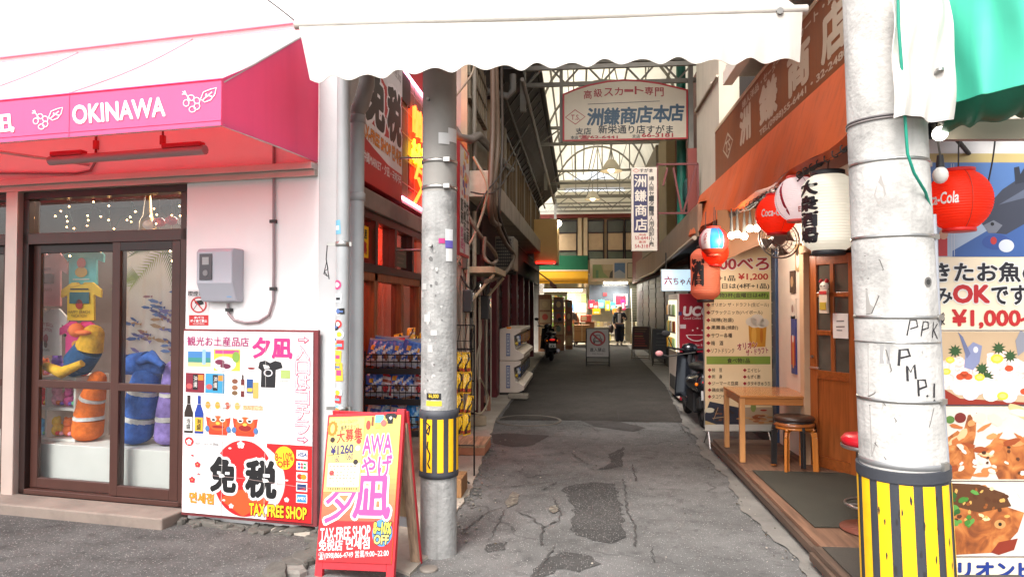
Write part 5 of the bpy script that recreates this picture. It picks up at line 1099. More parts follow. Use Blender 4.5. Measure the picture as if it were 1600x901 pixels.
# ---------------------------------------------------------------- scooters
def scooter(loc, rz, label, body=(24, 24, 28), cover=False):
    t = thing('scooter', label, 'motor scooter', loc, rz); F = Fr(loc, rz)
    mb_, mt_, mm_ = mat(body, .25, .1, .05, coat=.5), mat((22, 22, 22), .8), mat((130, 130, 134), .3, .8)
    ax = Matrix.Rotation(R(90), 3, 'Y')
    for y in (.28, 1.52):                                            # wheels, rear one nearest
        b = MB(F); ring = [(0 + .0, y + .20 * math.cos(2 * math.pi * i / 28), .25 + .20 * math.sin(2 * math.pi * i / 28)) for i in range(28)]; b.tube(ring, .055, mt_, 10, True); o = b.build('wheel', t)
        b = MB(F); b.lathe([(.15, -.03), (.16, 0), (.15, .03), (.03, .045), (.03, -.045)], mm_, 20, (0, y, .25), ax); b.build('rim', o)
    b = MB(F)                                                        # tail body, foot board, leg shield
    b.grid(lambda s_, q: Vector(((.16 + .03 * math.sin(q * 3.1)) * math.cos(math.pi * (s_ * 2 - .5)), .02 + .78 * q, .60 + (.16 - .05 * q) * math.sin(math.pi * (s_ * 2 - .5)) - .04 * q)), 24, 8, mb_); b.sph((0, .03, .60), .155, mb_, 16, (1, .5, 1))
    b.box(-.17, .17, .72, 1.20, .28, .36, mb_); b.build('body', t, bevel=.02)
    b = MB(F); b.grid(lambda s_, q: Vector((.24 * (s_ - .5) * 2 * (1 - .3 * q), 1.22 + .16 * q - .10 * (2 * s_ - 1) ** 2 + .0, .30 + .62 * q)), 10, 8, mb_); b.build('leg_shield', t, solid=.025)
    b = MB(F); b.sph((0, .42, .79), .17, mat((18, 18, 18), .5), 16, (1, 2.1, .42)); b.build('seat', t)
    b = MB(F); b.tube([(0, 1.52, .25), (0, 1.40, .6), (0, 1.30, .95)], .03, mm_, 10); b.sph((0, 1.60, .40), .13, mb_, 12, (.7, 1.4, .6)); b.build('fork', t)
    b = MB(F); b.tube([(-.33, 1.20, 1.0), (-.18, 1.28, .97), (0, 1.30, .95), (.18, 1.28, .97), (.33, 1.20, 1.0)], .016, mt_, 8); b.sph((0, 1.33, .97), .11, mb_, 14, (1.1, .8, .8)); b.build('handlebar', t)
    for s_ in (-1, 1):
        b = MB(F); b.tube([(s_ * .26, 1.24, 1.0), (s_ * .34, 1.22, 1.16)], .007, mt_, 6); b.sph((s_ * .36, 1.215, 1.20), .065, mt_, 12, (1, .3, .75)); b.build('mirror', t)
    b = MB(F); b.sph((0, -.04, .63), .05, mat((200, 26, 24), .2, emis=.35), 12, (1.7, .5, .6)); b.build('tail_light', t)
    for s_ in (-1, 1): b = MB(F); b.sph((s_ * .15, .0, .60), .022, mat((250, 120, 20), .2, emis=.15), 10); b.build('turn_signal', t)
    b = MB(F); b.box(-.10, .10, -.05, -.045, .40, .52, mat((222, 220, 216), .4)); pr = Pr(b, flat((-.10, -.0505, .40), (1, 0, 0), (0, 0, 1), 0, 0, 20, 12, .2, .12)); pr.line([(5, 3), (15, 3)], 2, (90, 120, 112), 1); pr.line([(4, 8), (9, 8)], 4, (70, 100, 92), 1); pr.line([(11, 8), (16, 8)], 4, (70, 100, 92), 1); b.build('number_plate', t)
    b = MB(F); b.box(-.13, .13, -.02, .20, .26, .42, mt_, rx=-14); b.build('mudguard', t, bevel=.02)
    b = MB(F); b.tube([(.15, .62, .22), (.17, .3, .26), (.17, -.02, .32)], [.03, .05, .05], mm_, 12); b.build('exhaust', t)
    b = MB(F); b.box(-.14, .14, .35, .85, .18, .46, mat((44, 44, 46), .5, .4)); b.build('engine', t, bevel=.03)
    return t
scooter((-.78, 19.8, .0), 8, 'black scooter seen from behind parked beyond the capsule machines')
# ---------------------------------------------------------------- far left: yellow box sign, dark awning, wooden cabinets
yb = thing('box_sign', 'plain yellowish box sign with a red neon strip below it over the far left wall', 'box sign', (-.8, 19.5, 2.8))
b = MB(); b.box(-1.25, -.60, 19.0, 20.6, 2.82, 4.02, mat((222, 182, 114), .5, 0, .06, 2)); b.box(-1.45, -1.25, 19.3, 19.36, 3.0, 3.06, M_STEEL); b.build('case', yb, bevel=.01)
b = MB(); b.tube([(-1.2, 18.98, 2.80), (-.66, 18.98, 2.80)], .022, glow((255, 30, 24), 3), 6); b.tube([(-1.0, 19.02, 2.86), (-.66, 19.02, 2.87)], .012, glow((255, 60, 40), 2), 6); b.build('neon_tube', yb)
b = MB(); b.add([(-1.43, 17.5, 2.75), (-1.43, 22.5, 2.75), (-.75, 22.5, 2.25), (-.75, 17.5, 2.25)], [(0, 1, 2, 3)], M_DARK)
for i in range(18): y = 17.5 + i * .29; b.add([(-1.43, y, 2.757), (-1.43, y + .13, 2.757), (-.748, y + .13, 2.256), (-.748, y, 2.256), (-.745, y, 2.12), (-.745, y + .13, 2.12)], [(0, 1, 2, 3), (3, 2, 5, 4)], mat((110, 60, 50), .7))
b.build('side_awning', label='dark striped awning low on the far left wall under the yellow box sign', cat='awning', solid=.01)
for i, (x0, x1, y) in enumerate([(-1.42, -.95, 23.8), (-.93, -.55, 24.6), (-.52, -.25, 25.4)]):
    t = thing('display_cabinet', 'tall brown display cabinet with pictures, %s from the left in the far left row' % ORD[i], 'cabinet', (x0 + .2, y, 0))
    b = MB(); b.box(x0, x1, y, y + .5, .0, 2.0 - .08 * i, wood_mat((130, 84, 50), .5, 3, 'Z')); b.build('case', t, bevel=.006)
    b = MB(); pr = Pr(b, flat((x0, y - .002, 0), (1, 0, 0), (0, 0, 1), 0, 0, 40, 200, x1 - x0, 2.0))
    for q in range(4): pr.rect(4, 16 + q * 44, 36, 54 + q * 44, random.choice([(150, 110, 70), (120, 80, 56), (170, 140, 100), (110, 90, 84)]), 1); pr.ell(20, 34 + q * 44, 9, 11, random.choice([(180, 70, 50), (190, 160, 110), (90, 110, 90)]), 2, 12)
    b.build('picture_panel', t)
# ================================================================ arcade roof over the alley
M_TRUSS = mat((140, 136, 126), .6, .3, .12, 5, grime=.3)
M_TRUSSL = mat((196, 190, 176), .6, .1, .08, 5, grime=.2)
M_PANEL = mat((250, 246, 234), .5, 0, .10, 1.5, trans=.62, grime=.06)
AX0, AX1, AYN, AYF, ZSP, ZAP = -1.0, 2.5, 8.6, 33.0, 6.0, 8.05
ar = thing('arcade_roof', 'translucent barrel vaulted arcade roof on steel arches over the back of the alley', 'arcade roof', (.75, 20, 6))
def arc(a): return Vector(((AX0 + AX1) / 2 - (AX1 - AX0) / 2 * math.cos(a), 0, ZSP + (ZAP - ZSP) * math.sin(a)))
b = MB(); b.grid(lambda s_, t: arc(math.pi * s_) + Vector((0, 11.3 + (AYF - 11.3) * t, .03)), 20, 1, M_PANEL); b.grid(lambda s_, t: arc(math.pi * s_) + Vector((0, AYN + (11.28 - AYN) * t, .03)), 20, 1, mat((150, 144, 130), .6, 0, .2, 2, trans=.2, grime=.4)); b.build('roof_panel_and_light_cover', ar, solid=.006)  # the dull near bay is unseen, added to hold light off the alley
for i in range(10):
    y = AYN + .05 + i * 2.7
    if y > 30: break
    b = MB(); b.tube([arc(math.pi * k / 20) + Vector((0, y, -.03)) for k in range(21)], .04, M_TRUSS, 6); b.build('arch', ar)
    if i % 2 == 0: continue
    b = MB()
    for z in (5.58, 5.98): b.bar((AX0, y, z), (AX1, y, z), .06, .07, M_TRUSS)
    n = 6
    for k in range(n): xa, xb = AX0 + (AX1 - AX0) * k / n, AX0 + (AX1 - AX0) * (k + 1) / n; b.bar((xa, y, 5.58 + .4 * (k % 2)), (xb, y, 5.98 - .4 * (k % 2)), .03, .03, M_TRUSS)
    for k in (2, 4, 6): x = AX0 + (AX1 - AX0) * k / 8; a = math.acos(max(-1, min(1, -(x - .75) / 1.75))); b.bar((x, y, 5.98), (x, y, arc(a).z - .02), .035, .035, M_TRUSS)
    for k in (3, 5): x = AX0 + (AX1 - AX0) * k / 8; x2 = AX0 + (AX1 - AX0) * (k + (1 if k < 4 else -1)) / 8; a = math.acos(max(-1, min(1, -(x2 - .75) / 1.75))); b.bar((x, y, 5.98), (x2, y, arc(a).z - .05), .03, .03, M_TRUSS)
    b.build('truss', ar)
b = MB()
for a in (0, .2, .4, .6, .8, 1.0): p = arc(math.pi * a); b.tube([p + Vector((0, AYN, -.02)), p + Vector((0, AYF, -.02))], .028, M_TRUSS, 6)
for a in (.3, .7): p = arc(math.pi * a); b.tube([p + Vector((0, AYN, 0)), p + Vector((0, AYF, 0))], .014, M_TRUSS, 5)
b.build('purlin', ar)
b = MB()
for x in (AX0 + .03, AX1 - .03):
    for y in (AYN + 3.25, AYN + 11.35, AYN + 19.45): b.box(x - .05, x + .05, y - .05, y + .05, 5.0 if x < 0 else 3.0, 6.0, M_TRUSS)
b.build('post', ar)
# upper wall and roof end over the cross street
fb = thing('cross_street_house', 'two storey shop house closing the far end of the alley with tan upper windows', 'shop house', (.8, 29.4, 0))
YB = 29.3
b = MB(); b.box(-6, 8, YB, YB + .3, 3.0, 5.35, mat((150, 128, 98), .8, 0, .15, 2, grime=.3)); b.box(-6, -1.5, YB, YB + .3, 0, 3.0, M_OLD2); b.box(3.6, 8, YB, YB + .3, 0, 3.0, M_OLD2); b.build('wall', fb)
b = MB(); b.box(-6, 8, YB - .12, YB, 5.35, 5.52, mat((130, 50, 36), .6, 0, .15)); b.build('red_beam', fb)
for i, (u0, u1) in enumerate(((862, 902), (918, 944), (948, 975), (976, 1010))):
    x0, x1 = W.y(u0, 400, YB).x, W.y(u1, 400, YB).x
    b = MB(); 
    for z0, z1 in ((5.22, 5.28), (4.70, 4.75), (3.92, 3.98), (3.56, 3.60)): b.box(x0, x1, YB - .05, YB - .001, z0, z1, M_BROWN_D)
    for x in (x0, x1 - .05): b.box(x, x + .05, YB - .05, YB - .001, 3.6, 5.22, M_BROWN_D)
    o = b.build('window', fb)
    g = MB(); g.box(x0 + .05, x1 - .05, YB - .03, YB - .02, 3.98, 4.70, mat((190, 160, 120), .6, 0, .1)); g.box(x0 + .05, x1 - .05, YB - .03, YB - .02, 4.75, 5.22, mat((84, 84, 72), .2)); g.box(x0 + .05, x1 - .05, YB - .03, YB - .02, 3.6, 3.92, mat((90, 96, 76), .2)); g.build('pane', o)
b = MB()
for u0, u1 in ((903, 909), (912, 918)): x0, x1 = W.y(u0, 400, YB - .1).x, W.y(u1, 400, YB - .1).x; b.box(x0, x1, YB - .12, YB - .002, 2.4, 5.35, mat((206, 180, 140), .6, 0, .1))
b.build('pilaster', fb)
er = thing('gallery_end', 'white lattice girder and translucent glazing above the far red beam', 'girder', (.8, 29, 5.5))
b = MB(); b.box(-2.0, 3.8, 29.0, 29.05, 6.6, 6.95, M_TRUSSL); b.build('white_board', er)
b = MB(); b.box(-2.5, 4.2, 29.9, 29.92, 5.5, 6.6, M_PANEL); b.build('glazing', er)
b = MB()
for z in (5.62, 5.95, 6.28, 6.55): b.bar((-2, 29.0, z), (3.8, 29.0, z), .05, .05, M_TRUSS)
for k in range(18): x = -2 + k * .33; b.bar((x, 29.0, 5.62 + .33 * (k % 2)), (x + .33, 29.0, 5.95 - .33 * (k % 2)), .03, .03, M_TRUSSL); b.bar((x, 29.0, 6.28 + .27 * (k % 2)), (x + .33, 29.0, 6.55 - .27 * (k % 2)), .03, .03, M_TRUSS)
b.box(-2, 3.8, 28.98, 29.0, 5.56, 5.66, M_TRUSSL)
b.build('lattice', er)
for i, (u, v, y) in enumerate(((955, 268, 19.0), (926, 312, 26.0))):
    p = W.y(u, v, y); t = thing('hanging_lamp', ['white conical lamp hanging nearest under the arcade roof', 'white conical lamp hanging far back under the arcade roof'][i], 'lamp', p)
    b = MB(); b.lathe([(.05, .34), (.12, .30), (.30, .02), (.31, 0)], mat((190, 180, 160), .5, 0, .05), 20, p, cap=False); b.tube([p + Vector((0, 0, .3)), p + Vector((0, 0, .75)), p + Vector((.5, 0, .85))], .02, M_TRUSS, 6); b.build('lamp_shade', t)
    b = MB(); b.sph(p + Vector((0, 0, .06)), .10, glow((255, 236, 200), 5), 12); b.build('light_bulb', t)
p = W.y(873, 349, 19.6); t = thing('flood_lamp', 'bright bare lamp on the corner of the yellowish box sign', 'lamp', p)
b = MB(); b.sph(p, .085, glow((255, 244, 220), 12), 14); b.build('light_bulb', t)
b = MB(); b.tube([p + Vector((-.25, .1, .15)), p + Vector((-.08, 0, .06))], .03, M_STEEL, 8); b.build('arm', t)
pd = bpy.data.lights.new('flood_light', 'POINT'); pd.energy = 25; pd.shadow_soft_size = .09; pd.color = (1, .93, .8); po = bpy.data.objects.new('flood_light', pd); COL.objects.link(po); po.parent = t; po.location = (0, -.1, -.05)
# ================================================================ far shop
gs = thing('stall_awning', 'green and yellow striped awning over the far shop entrance', 'awning', (-.4, 28, 2.5))
b = MB(); b.box(-3.2, .36, 28.0, 28.08, 3.08, 3.66, mat((0, 92, 56), .6, 0, .08)); b.build('green_fascia', gs)
b = MB(); b.add([(-3.2, 28.06, 3.04), (.36, 28.06, 3.04), (.36, 27.5, 2.72), (-3.2, 27.5, 2.72), (.36, 27.5, 2.5), (-3.2, 27.5, 2.5)], [(0, 3, 2, 1), (3, 5, 4, 2)], mat((214, 156, 20), .6, 0, .06, trans=.2)); b.build('yellow_flap', gs, solid=.01)
b = MB(); b.box(-3.2, .37, 27.99, 28.0, 3.03, 3.08, mat((226, 214, 180), .5)); b.box(-3.2, .36, 27.47, 27.495, 2.61, 2.64, mat((190, 130, 20), .5)); b.build('trim', gs)
pbd = thing('picture_sign', 'cream signboard with landscape pictures above the far shop display', 'signboard', (1.6, 28.5, 2.65))
PX0, PX1 = W.y(922, 420, 28.5).x, W.y(1012, 420, 28.5).x
b = MB(); b.box(PX0, PX1, 28.5, 28.6, 2.64, 3.55, mat((206, 190, 160), .5, 0, .05)); b.build('board', pbd, bevel=.01)
b = MB(); pr = Pr(b, onplane(lambda u, v: W.y(u, v, 28.498), (0, -1, 0), 840, 390, 5.633))
pr.rect(484, 130, 662, 250, (196, 176, 130), 1); pr.poly([(484, 250), (484, 132), (560, 132), (580, 200), (630, 250)], (150, 170, 110), 2); pr.rect(512, 180, 536, 250, (110, 150, 110), 3); pr.rect(578, 132, 662, 180, (216, 196, 150), 2); pr.poly([(630, 250), (640, 200), (662, 180), (662, 250)], (90, 84, 74), 3)
pr.rect(676, 116, 770, 250, (110, 140, 170), 1); pr.poly([(676, 250), (676, 200), (720, 176), (770, 210), (770, 250)], (190, 196, 196), 2); pr.rect(792, 118, 880, 250, (222, 204, 168), 1); pr.line([(792, 118), (880, 118)], 5, BLK, 2); pr.line([(792, 250), (880, 250)], 5, BLK, 2); pr.line([(792, 118), (792, 250)], 5, BLK, 2); pr.vtext('市場', 836, 132, 876, 226, BLK, 3, .03)
b.build('printed_artwork', pbd)
def tube_light(x0, x1, y, z, label, e, pw):
    t = thing('tube_light', label, 'light', ((x0 + x1) / 2, y, z)); b = MB(); b.box(x0, x1, y - .05, y + .05, z + .045, z + .09, mat((220, 216, 206), .5)); b.build('fixture', t)
    b = MB(); b.tube([(x0 + .02, y, z), (x1 - .02, y, z)], .035, glow((255, 246, 226), e), 8); b.build('fluorescent_tube', t)
    d = bpy.data.lights.new('tube_glow', 'AREA'); d.shape = 'RECTANGLE'; d.size = x1 - x0; d.size_y = .1; d.energy = pw; d.color = (1, .94, .82)
    o = bpy.data.objects.new('tube_glow', d); COL.objects.link(o); o.parent = t; o.location = (0, 0, -.06)
tube_light(-1.5, .15, 28.4, 2.25, 'bright fluorescent tube under the green and yellow awning', 9, 70)
tube_light(.98, 2.0, 28.42, 2.55, 'bright fluorescent tube under the picture signboard', 9, 50)
# shop interior: floor, back wall, shelves with packets
b = MB(); b.box(-3.2, 3.6, 28.3, 34, .0, .03, mat((190, 180, 160), .5, 0, .08, 3)); b.build('floor', kind='structure')
si = thing('shop_interior', 'brightly lit back wall and side walls of the far shop', 'shop interior', (0, 32, 0))
b = MB(); b.box(-3.2, 3.6, 31.6, 31.7, .03, 3.0, mat((196, 186, 160), .6, 0, .1)); b.box(-3.3, -3.2, 29.6, 31.7, .03, 3.0, mat((190, 180, 160), .6)); b.box(2.45, 2.55, 29.62, 31.7, .03, 3.0, mat((150, 146, 140), .6)); b.box(-3.3, 3.6, 29.62, 31.7, 2.95, 3.0, mat((200, 196, 186), .6)); b.build('wall', si)
COLS = [(226, 200, 60), (240, 236, 220), (110, 160, 70), (200, 60, 60), (70, 110, 160), (240, 160, 60), (220, 210, 190), (150, 190, 90), (236, 120, 140), (60, 60, 66)]
def goods_shelf(x0, x1, y, zs, label, glab, h=.20, w=.12, name='display_shelf', pal=COLS):
    t = thing(name, label, 'shelf', ((x0 + x1) / 2, y, .03)); b = MB()
    for z in zs: b.box(x0, x1, y, y + .35, z - .02, z, mat((210, 204, 190), .5))
    for x in (x0, x1): b.box(x - .015, x + .015, y + .1, y + .35, .03, zs[-1] + .3, mat((150, 146, 140), .5))
    b.build('shelf_board', t); k = 0
    for zi, z in enumerate(zs):
        n = int((x1 - x0) / w)
        for q in range(n):
            k += 1; g = MB(); x = x0 + .03 + q * w; hh = h * random.uniform(.7, 1.05); c = random.choice(pal)
            g.box(x, x + w * .82, y + .02, y + .14, z, z + hh, mat(c, .5, 0, .1)); g.box(x + w * .1, x + w * .7, y + .017, y + .019, z + hh * .3, z + hh * .7, mat(random.choice(pal), .5))
            g.build('packet', label=glab, cat='packet', group=glab)
goods_shelf(-1.6, .02, 30.6, (.7, 1.0, 1.3, 1.6, 1.9), 'tall shelf of green and yellow packets behind the counter of the far shop', 'small packet on the tall back shelf of the far shop', pal=[(150, 190, 60), (230, 220, 90), (240, 240, 220), (90, 140, 60), (220, 90, 60), (250, 210, 60)])
goods_shelf(.55, 1.9, 28.75, (.18, .46, .74), 'low display shelf of cream packets beside the standing woman', 'pale packet on the low display shelf of the far shop', .22, .15, pal=[(240, 236, 214), (230, 220, 190), (220, 200, 150), (200, 190, 180), (236, 226, 120)])
hr = thing('hanging_rail', 'rail of bright pouches hanging across the far shop display', 'rail', (1.2, 28.7, 1.0)); b = MB(); b.tube([(.35, 28.7, 1.52), (2.15, 28.7, 1.52)], .014, M_STEEL, 6); b.tube([(2.15, 28.7, 2.3), (2.2, 28.7, .05)], .02, mat((226, 224, 216), .4), 6); b.tube([(.35, 28.75, .05), (.35, 28.75, 1.9)], .014, M_STEEL, 6); b.build('bar', hr)
PN = ['crimson', 'red', 'turquoise', 'yellow', 'pale blue', 'magenta']
for q, (u0, u1, v0, v1, c, nm) in enumerate([(920, 929, 469, 482, (180, 30, 60), 'crimson'), (926, 935, 472, 483, (226, 60, 70), 'bright red'), (935, 944, 468, 481, (90, 190, 190), 'turquoise'), (946, 953, 470, 485, (240, 196, 40), 'upright yellow'), (954, 962, 472, 484, (70, 170, 180), 'teal'), (926, 938, 482, 491, (240, 180, 20), 'wide yellow'), (970, 977, 468, 484, (214, 40, 110), 'magenta'), (957, 963, 482, 490, (236, 150, 60), 'orange')]):
    p, r_ = W.y(u0, v1, 28.66 - .01 * q), W.y(u1, v0, 28.66 - .01 * q); b = MB(); b.box(p.x, r_.x, p.y, p.y + .05, p.z, r_.z, mat(c, .4, 0, .15, 30)); b.box(p.x + .05, r_.x - .05, p.y - .004, p.y - .001, p.z + .06, r_.z - .14, mat((240, 230, 210), .5)); b.box((p.x + r_.x) / 2 - .01, (p.x + r_.x) / 2 + .01, p.y + .02, p.y + .03, r_.z, max(1.54, r_.z + .02), M_STEEL)
    b.build('hanging_pouch', label='%s pouch hanging on the rail of the far shop display' % nm, cat='pouch', bevel=.01)
b = MB(); b.box(.42, 2.1, 29.0, 29.04, 1.5, 2.5, mat((74, 80, 88), .15, 0, .3, 2)); b.box(1.45, 2.0, 28.96, 28.995, 1.62, 2.1, mat((230, 226, 220), .5)); b.box(1.5, 1.95, 28.95, 28.958, 1.66, 2.05, mat((120, 30, 50), .4, 0, .3, 12)); b.box(1.0, 1.16, 28.96, 28.995, 2.02, 2.16, mat((110, 30, 36), .4)); b.build('glass_case', label='dark glazed display case with a framed picture in the far shop', cat='display case')
b = MB(); b.box(-.5, .3, 29.05, 29.1, .9, 2.35, mat((150, 140, 120), .5, 0, .1)); 
for q in range(6): b.box(-.42 + (q % 3) * .25, -.22 + (q % 3) * .25, 29.02, 29.045, 1.35 + (q // 3) * .4, 1.7 + (q // 3) * .4, mat(random.choice(COLS), .5, 0, .1))
b.build('poster_stand', label='pale poster stand behind the bending shopkeeper', cat='stand')
b = MB(); b.box(.05, .5, 28.2, 28.7, .95, 1.22, mat((206, 80, 60), .5, 0, .25, 14)); b.box(.1, .3, 28.19, 28.198, 1.0, 1.18, mat((240, 210, 160), .5)); b.box(.25, .62, 28.3, 28.7, .03, .95, mat((150, 110, 76), .6, 0, .2)); b.build('sales_counter', label='small counter with red and cream boxes between shopkeeper and pouches', cat='counter', bevel=.01)
b = MB()
for q in range(24): b.box(2.12, 3.65, 28.9 - .012 * (q % 2), 28.95, .95 + q * .068, 1.01 + q * .068, mat((88, 88, 76), .5, .3, .1))
for q in range(12): b.box(2.12, 3.65, 28.9 - .012 * (q % 2), 28.95, .03 + q * .075, .09 + q * .075, mat((150, 136, 104), .5, .2, .1))
b.build('roller_shutter', label='closed grey roller shutter right of the far shop display', cat='shutter')
b = MB(); b.box(2.3, 3.5, 27.9, 28.5, .55, .95, mat((170, 160, 130), .6, 0, .1)); b.box(2.35, 2.42, 27.95, 28.4, 0, .55, M_DARK); b.box(3.4, 3.47, 27.95, 28.4, 0, .55, M_DARK)
for q in range(6): b.box(2.34 + q * .19, 2.48 + q * .19, 27.95, 28.2, .951, 1.0 + .05 * (q % 3), mat(random.choice([(220, 214, 190), (240, 220, 120), (160, 150, 140)]), .6))
b.build('side_table', label='pale table with small boxes in front of the far grey shutter', cat='table', bevel=.006)
ct = thing('hand_cart', 'hand cart carrying a brown cardboard box in front of the far shop', 'hand cart', (.1, 27.2, 0))
b = MB(); b.box(-.30, .42, 27.0, 27.6, .16, .20, M_DARK); b.tube([(-.28, 27.0, .2), (-.28, 27.0, .95), (-.28, 27.6, .95), (-.28, 27.6, .2)], .018, M_STEEL, 6); b.build('platform', ct)
for x in (-.2, .32):
    for y in (27.1, 27.5): b = MB(); b.lathe([(.07, -.02), (.07, .02)], mat((24, 24, 24), .7), 14, (x, y, .08), Matrix.Rotation(R(90), 3, 'Y')); b.build('wheel', ct)
b = MB(); b.box(-.2, .4, 26.98, 27.5, .205, .86, mat((176, 126, 76), .8, 0, .08, 6)); b.box(-.2, .4, 26.976, 26.979, .60, .615, mat((120, 84, 50), .8)); b.box(.08, .13, 26.974, 26.978, .21, .86, mat((196, 160, 100), .5)); b.build('cardboard_box', label='brown cardboard box standing on the hand cart', cat='box', bevel=.006)
# ---------------------------------------------------------------- people
def skin_obj(name, verts, edges, m, parent, fr, sub=2, root=0):
    me = bpy.data.meshes.new(name); inv = world(parent).inverted()
    me.from_pydata([tuple(inv @ fr.M @ Vector(v[:3])) for v in verts], edges, []); me.materials.append(m)
    o = bpy.data.objects.new(name, me); COL.objects.link(o); o.parent = parent
    md = o.modifiers.new('skin', 'SKIN'); md.use_smooth_shade = True
    me.skin_vertices if me.skin_vertices else None
    if not me.skin_vertices:
        bm = bmesh.new(); bm.from_mesh(me); bm.verts.layers.skin.verify(); bm.to_mesh(me); bm.free()
    for i, v in enumerate(verts):
        r = v[3]; me.skin_vertices[0].data[i].radius = (r, v[4] if len(v) > 4 else r); me.skin_vertices[0].data[i].use_root = (i == root)
    s_ = o.modifiers.new('smooth', 'SUBSURF'); s_.levels = sub; s_.render_levels = sub
    return o
def person(loc, rz, label, pose, colours, group=None):
    fr = Fr(loc, rz); t = thing('person', label, 'person', loc, rz, group)
    J = pose; skin, hairc, top, leg, shoe = colours
    vs, es = [], []
    def add(p, r, to=None, r2=None):
        vs.append((*p, r, r2 or r)); 
        if to is not None: es.append((to, len(vs) - 1))
        return len(vs) - 1
    pel = add(J['pelvis'], .13, None, .10); sp = add(J['spine'], .125, pel, .095); ch = add(J['chest'], .15, sp, .10); nk = add(J['neck'], .05, ch); hd = add(J['head0'], .07, nk)
    hd1 = add(J['head1'], .088, hd, .095); add(J['head2'], .078, hd1, .085)
    for s_ in 'LR':
        sh_ = add(J['sh' + s_], .06, ch); el = add(J['el' + s_], .045, sh_); wr = add(J['wr' + s_], .03, el); pm = add(J['pm' + s_], .034, wr, .016)
        d = (Vector(J['pm' + s_]) - Vector(J['wr' + s_])).normalized(); sd_ = d.cross(Vector((0, 1, .2))).normalized()
        for k, l in enumerate((.065, .075, .07, .055)): o_ = sd_ * (.026 - .017 * k); a_ = add(Vector(J['pm' + s_]) + d * .03 + o_, .009, pm); a_ = add(Vector(J['pm' + s_]) + d * (.03 + l) + o_ * 1.1 + Vector((0, -.012, 0)), .0075, a_)
        add(Vector(J['wr' + s_]) + d * .03 + sd_ * .035, .011, wr); add(Vector(J['wr' + s_]) + d * .07 + sd_ * .052, .009, len(vs) - 1)
        hp = add(J['hp' + s_], .095, pel); kn = add(J['kn' + s_], .06, hp); an = add(J['an' + s_], .04, kn); add(J['to' + s_], .035, an)
    skin_obj('body', vs, es, mat(skin, .6, 0, .05), t, fr)
    jk = [(*J['pelvis'], .17, .13), (*J['spine'], .165, .125), (*J['chest'], .18, .125)]; je = [(0, 1), (1, 2)]
    for s_ in 'LR':
        k = len(jk); jk += [(*J['sh' + s_], .082), (*J['el' + s_], .066), (*(Vector(J['el' + s_]).lerp(Vector(J['wr' + s_]), .92)), .058)]; je += [(2, k), (k, k + 1), (k + 1, k + 2)]
    skin_obj('jacket', jk, je, mat(top, .85, 0, .1, 12), t, fr)
    tr = [(*J['pelvis'], .155, .12)]; te = []
    for s_ in 'LR':
        k = len(tr); tr += [(*J['hp' + s_], .12), (*J['kn' + s_], .105), (*(Vector(J['kn' + s_]).lerp(Vector(J['an' + s_]), .85)), .095)]; te += [(0, k), (k, k + 1), (k + 1, k + 2)]
    skin_obj('trousers', tr, te, mat(leg, .85, 0, .1, 12), t, fr)
    for s_ in 'LR':
        a_, b_ = Vector(J['an' + s_]), Vector(J['to' + s_]); g = MB(fr); g.sph((a_ + b_) / 2 + Vector((0, 0, -.005)), .075, mat(shoe, .5), 12, (.62, 1.7 if abs(b_.y - a_.y) > abs(b_.x - a_.x) else .62, .62)); g.build('shoe', t)
    h = Vector(J['head1']); f = Vector(J['face']); side_ = f.cross(Vector((0, 0, 1))).normalized(); g = MB(fr)
    g.sph(h - f * .022 + Vector((0, 0, .045)), .108, mat(hairc, .7, 0, .15, 40), 18, (1, 1, .95)); g.sph(h - f * .04 + Vector((0, 0, -.03)), .09, mat(hairc, .7, 0, .15, 40), 14); g.build('hair', t)
    g = MB(fr); g.sph(h + f * .098 + Vector((0, 0, -.01)), .016, mat(skin, .6), 8)
    for q in (-1, 1): g.sph(h + f * .09 + side_ * q * .034 + Vector((0, 0, .015)), .011, mat((24, 20, 20), .3), 8); g.sph(h - f * .0 + side_ * q * .09, .02, mat(skin, .6), 8)
    g.sph(h + f * .088 + Vector((0, 0, -.052)), .02, mat((150, 80, 76), .6), 8, (1, .6, .35) if abs(f.x) < .5 else (.6, 1, .35)); g.build('face_features', t)
    return t, fr
stand = dict(pelvis=(0, 0, .86), spine=(0, .01, 1.04), chest=(0, .01, 1.24), neck=(0, .01, 1.36), head0=(0, 0, 1.41), head1=(0, -.01, 1.48), head2=(0, -.005, 1.535), face=Vector((-.15, -.98, 0)),
             shL=(-.17, .01, 1.29), elL=(-.24, .02, 1.04), wrL=(-.20, -.10, .84), pmL=(-.19, -.13, .78), shR=(.17, .01, 1.29), elR=(.27, .0, 1.06), wrR=(.22, -.16, 1.10), pmR=(.17, -.21, 1.12),
             hpL=(-.09, 0, .80), knL=(-.10, -.02, .45), anL=(-.08, 0, .09), toL=(-.09, -.13, .045), hpR=(.09, 0, .80), knR=(.09, 0, .45), anR=(.07, .01, .09), toR=(.07, -.12, .045))
pp = W.y(968, 500, 28.0); f1, fr1 = person((pp.x, 28.0, .0), 0, 'person with short fair hair in a black jacket and wide dark trousers facing the alley', stand, [(196, 150, 124), (206, 180, 140), (26, 26, 32), (30, 32, 44), (22, 20, 22)])
g = MB(fr1); g.box(-.07, .05, -.147, -.128, .92, 1.30, mat((210, 206, 204), .8, 0, .06)); g.build('shirt', f1, bevel=.015)
hb = thing('shoulder_bag', 'dark brown bag hanging at the side of the fair haired person', 'bag', fr1.M @ Vector((-.32, -.02, .5))); g = MB(fr1); g.sph((-.33, 0, .68), .17, mat((60, 44, 38), .5, 0, .15), 14, (.6, .5, 1.1)); g.build('bag_body', hb); g = MB(fr1); g.tube([(-.33, 0, .84), (-.28, .02, 1.1), (-.16, .03, 1.33)], .014, mat((50, 36, 30), .5), 6); g.build('strap', hb)
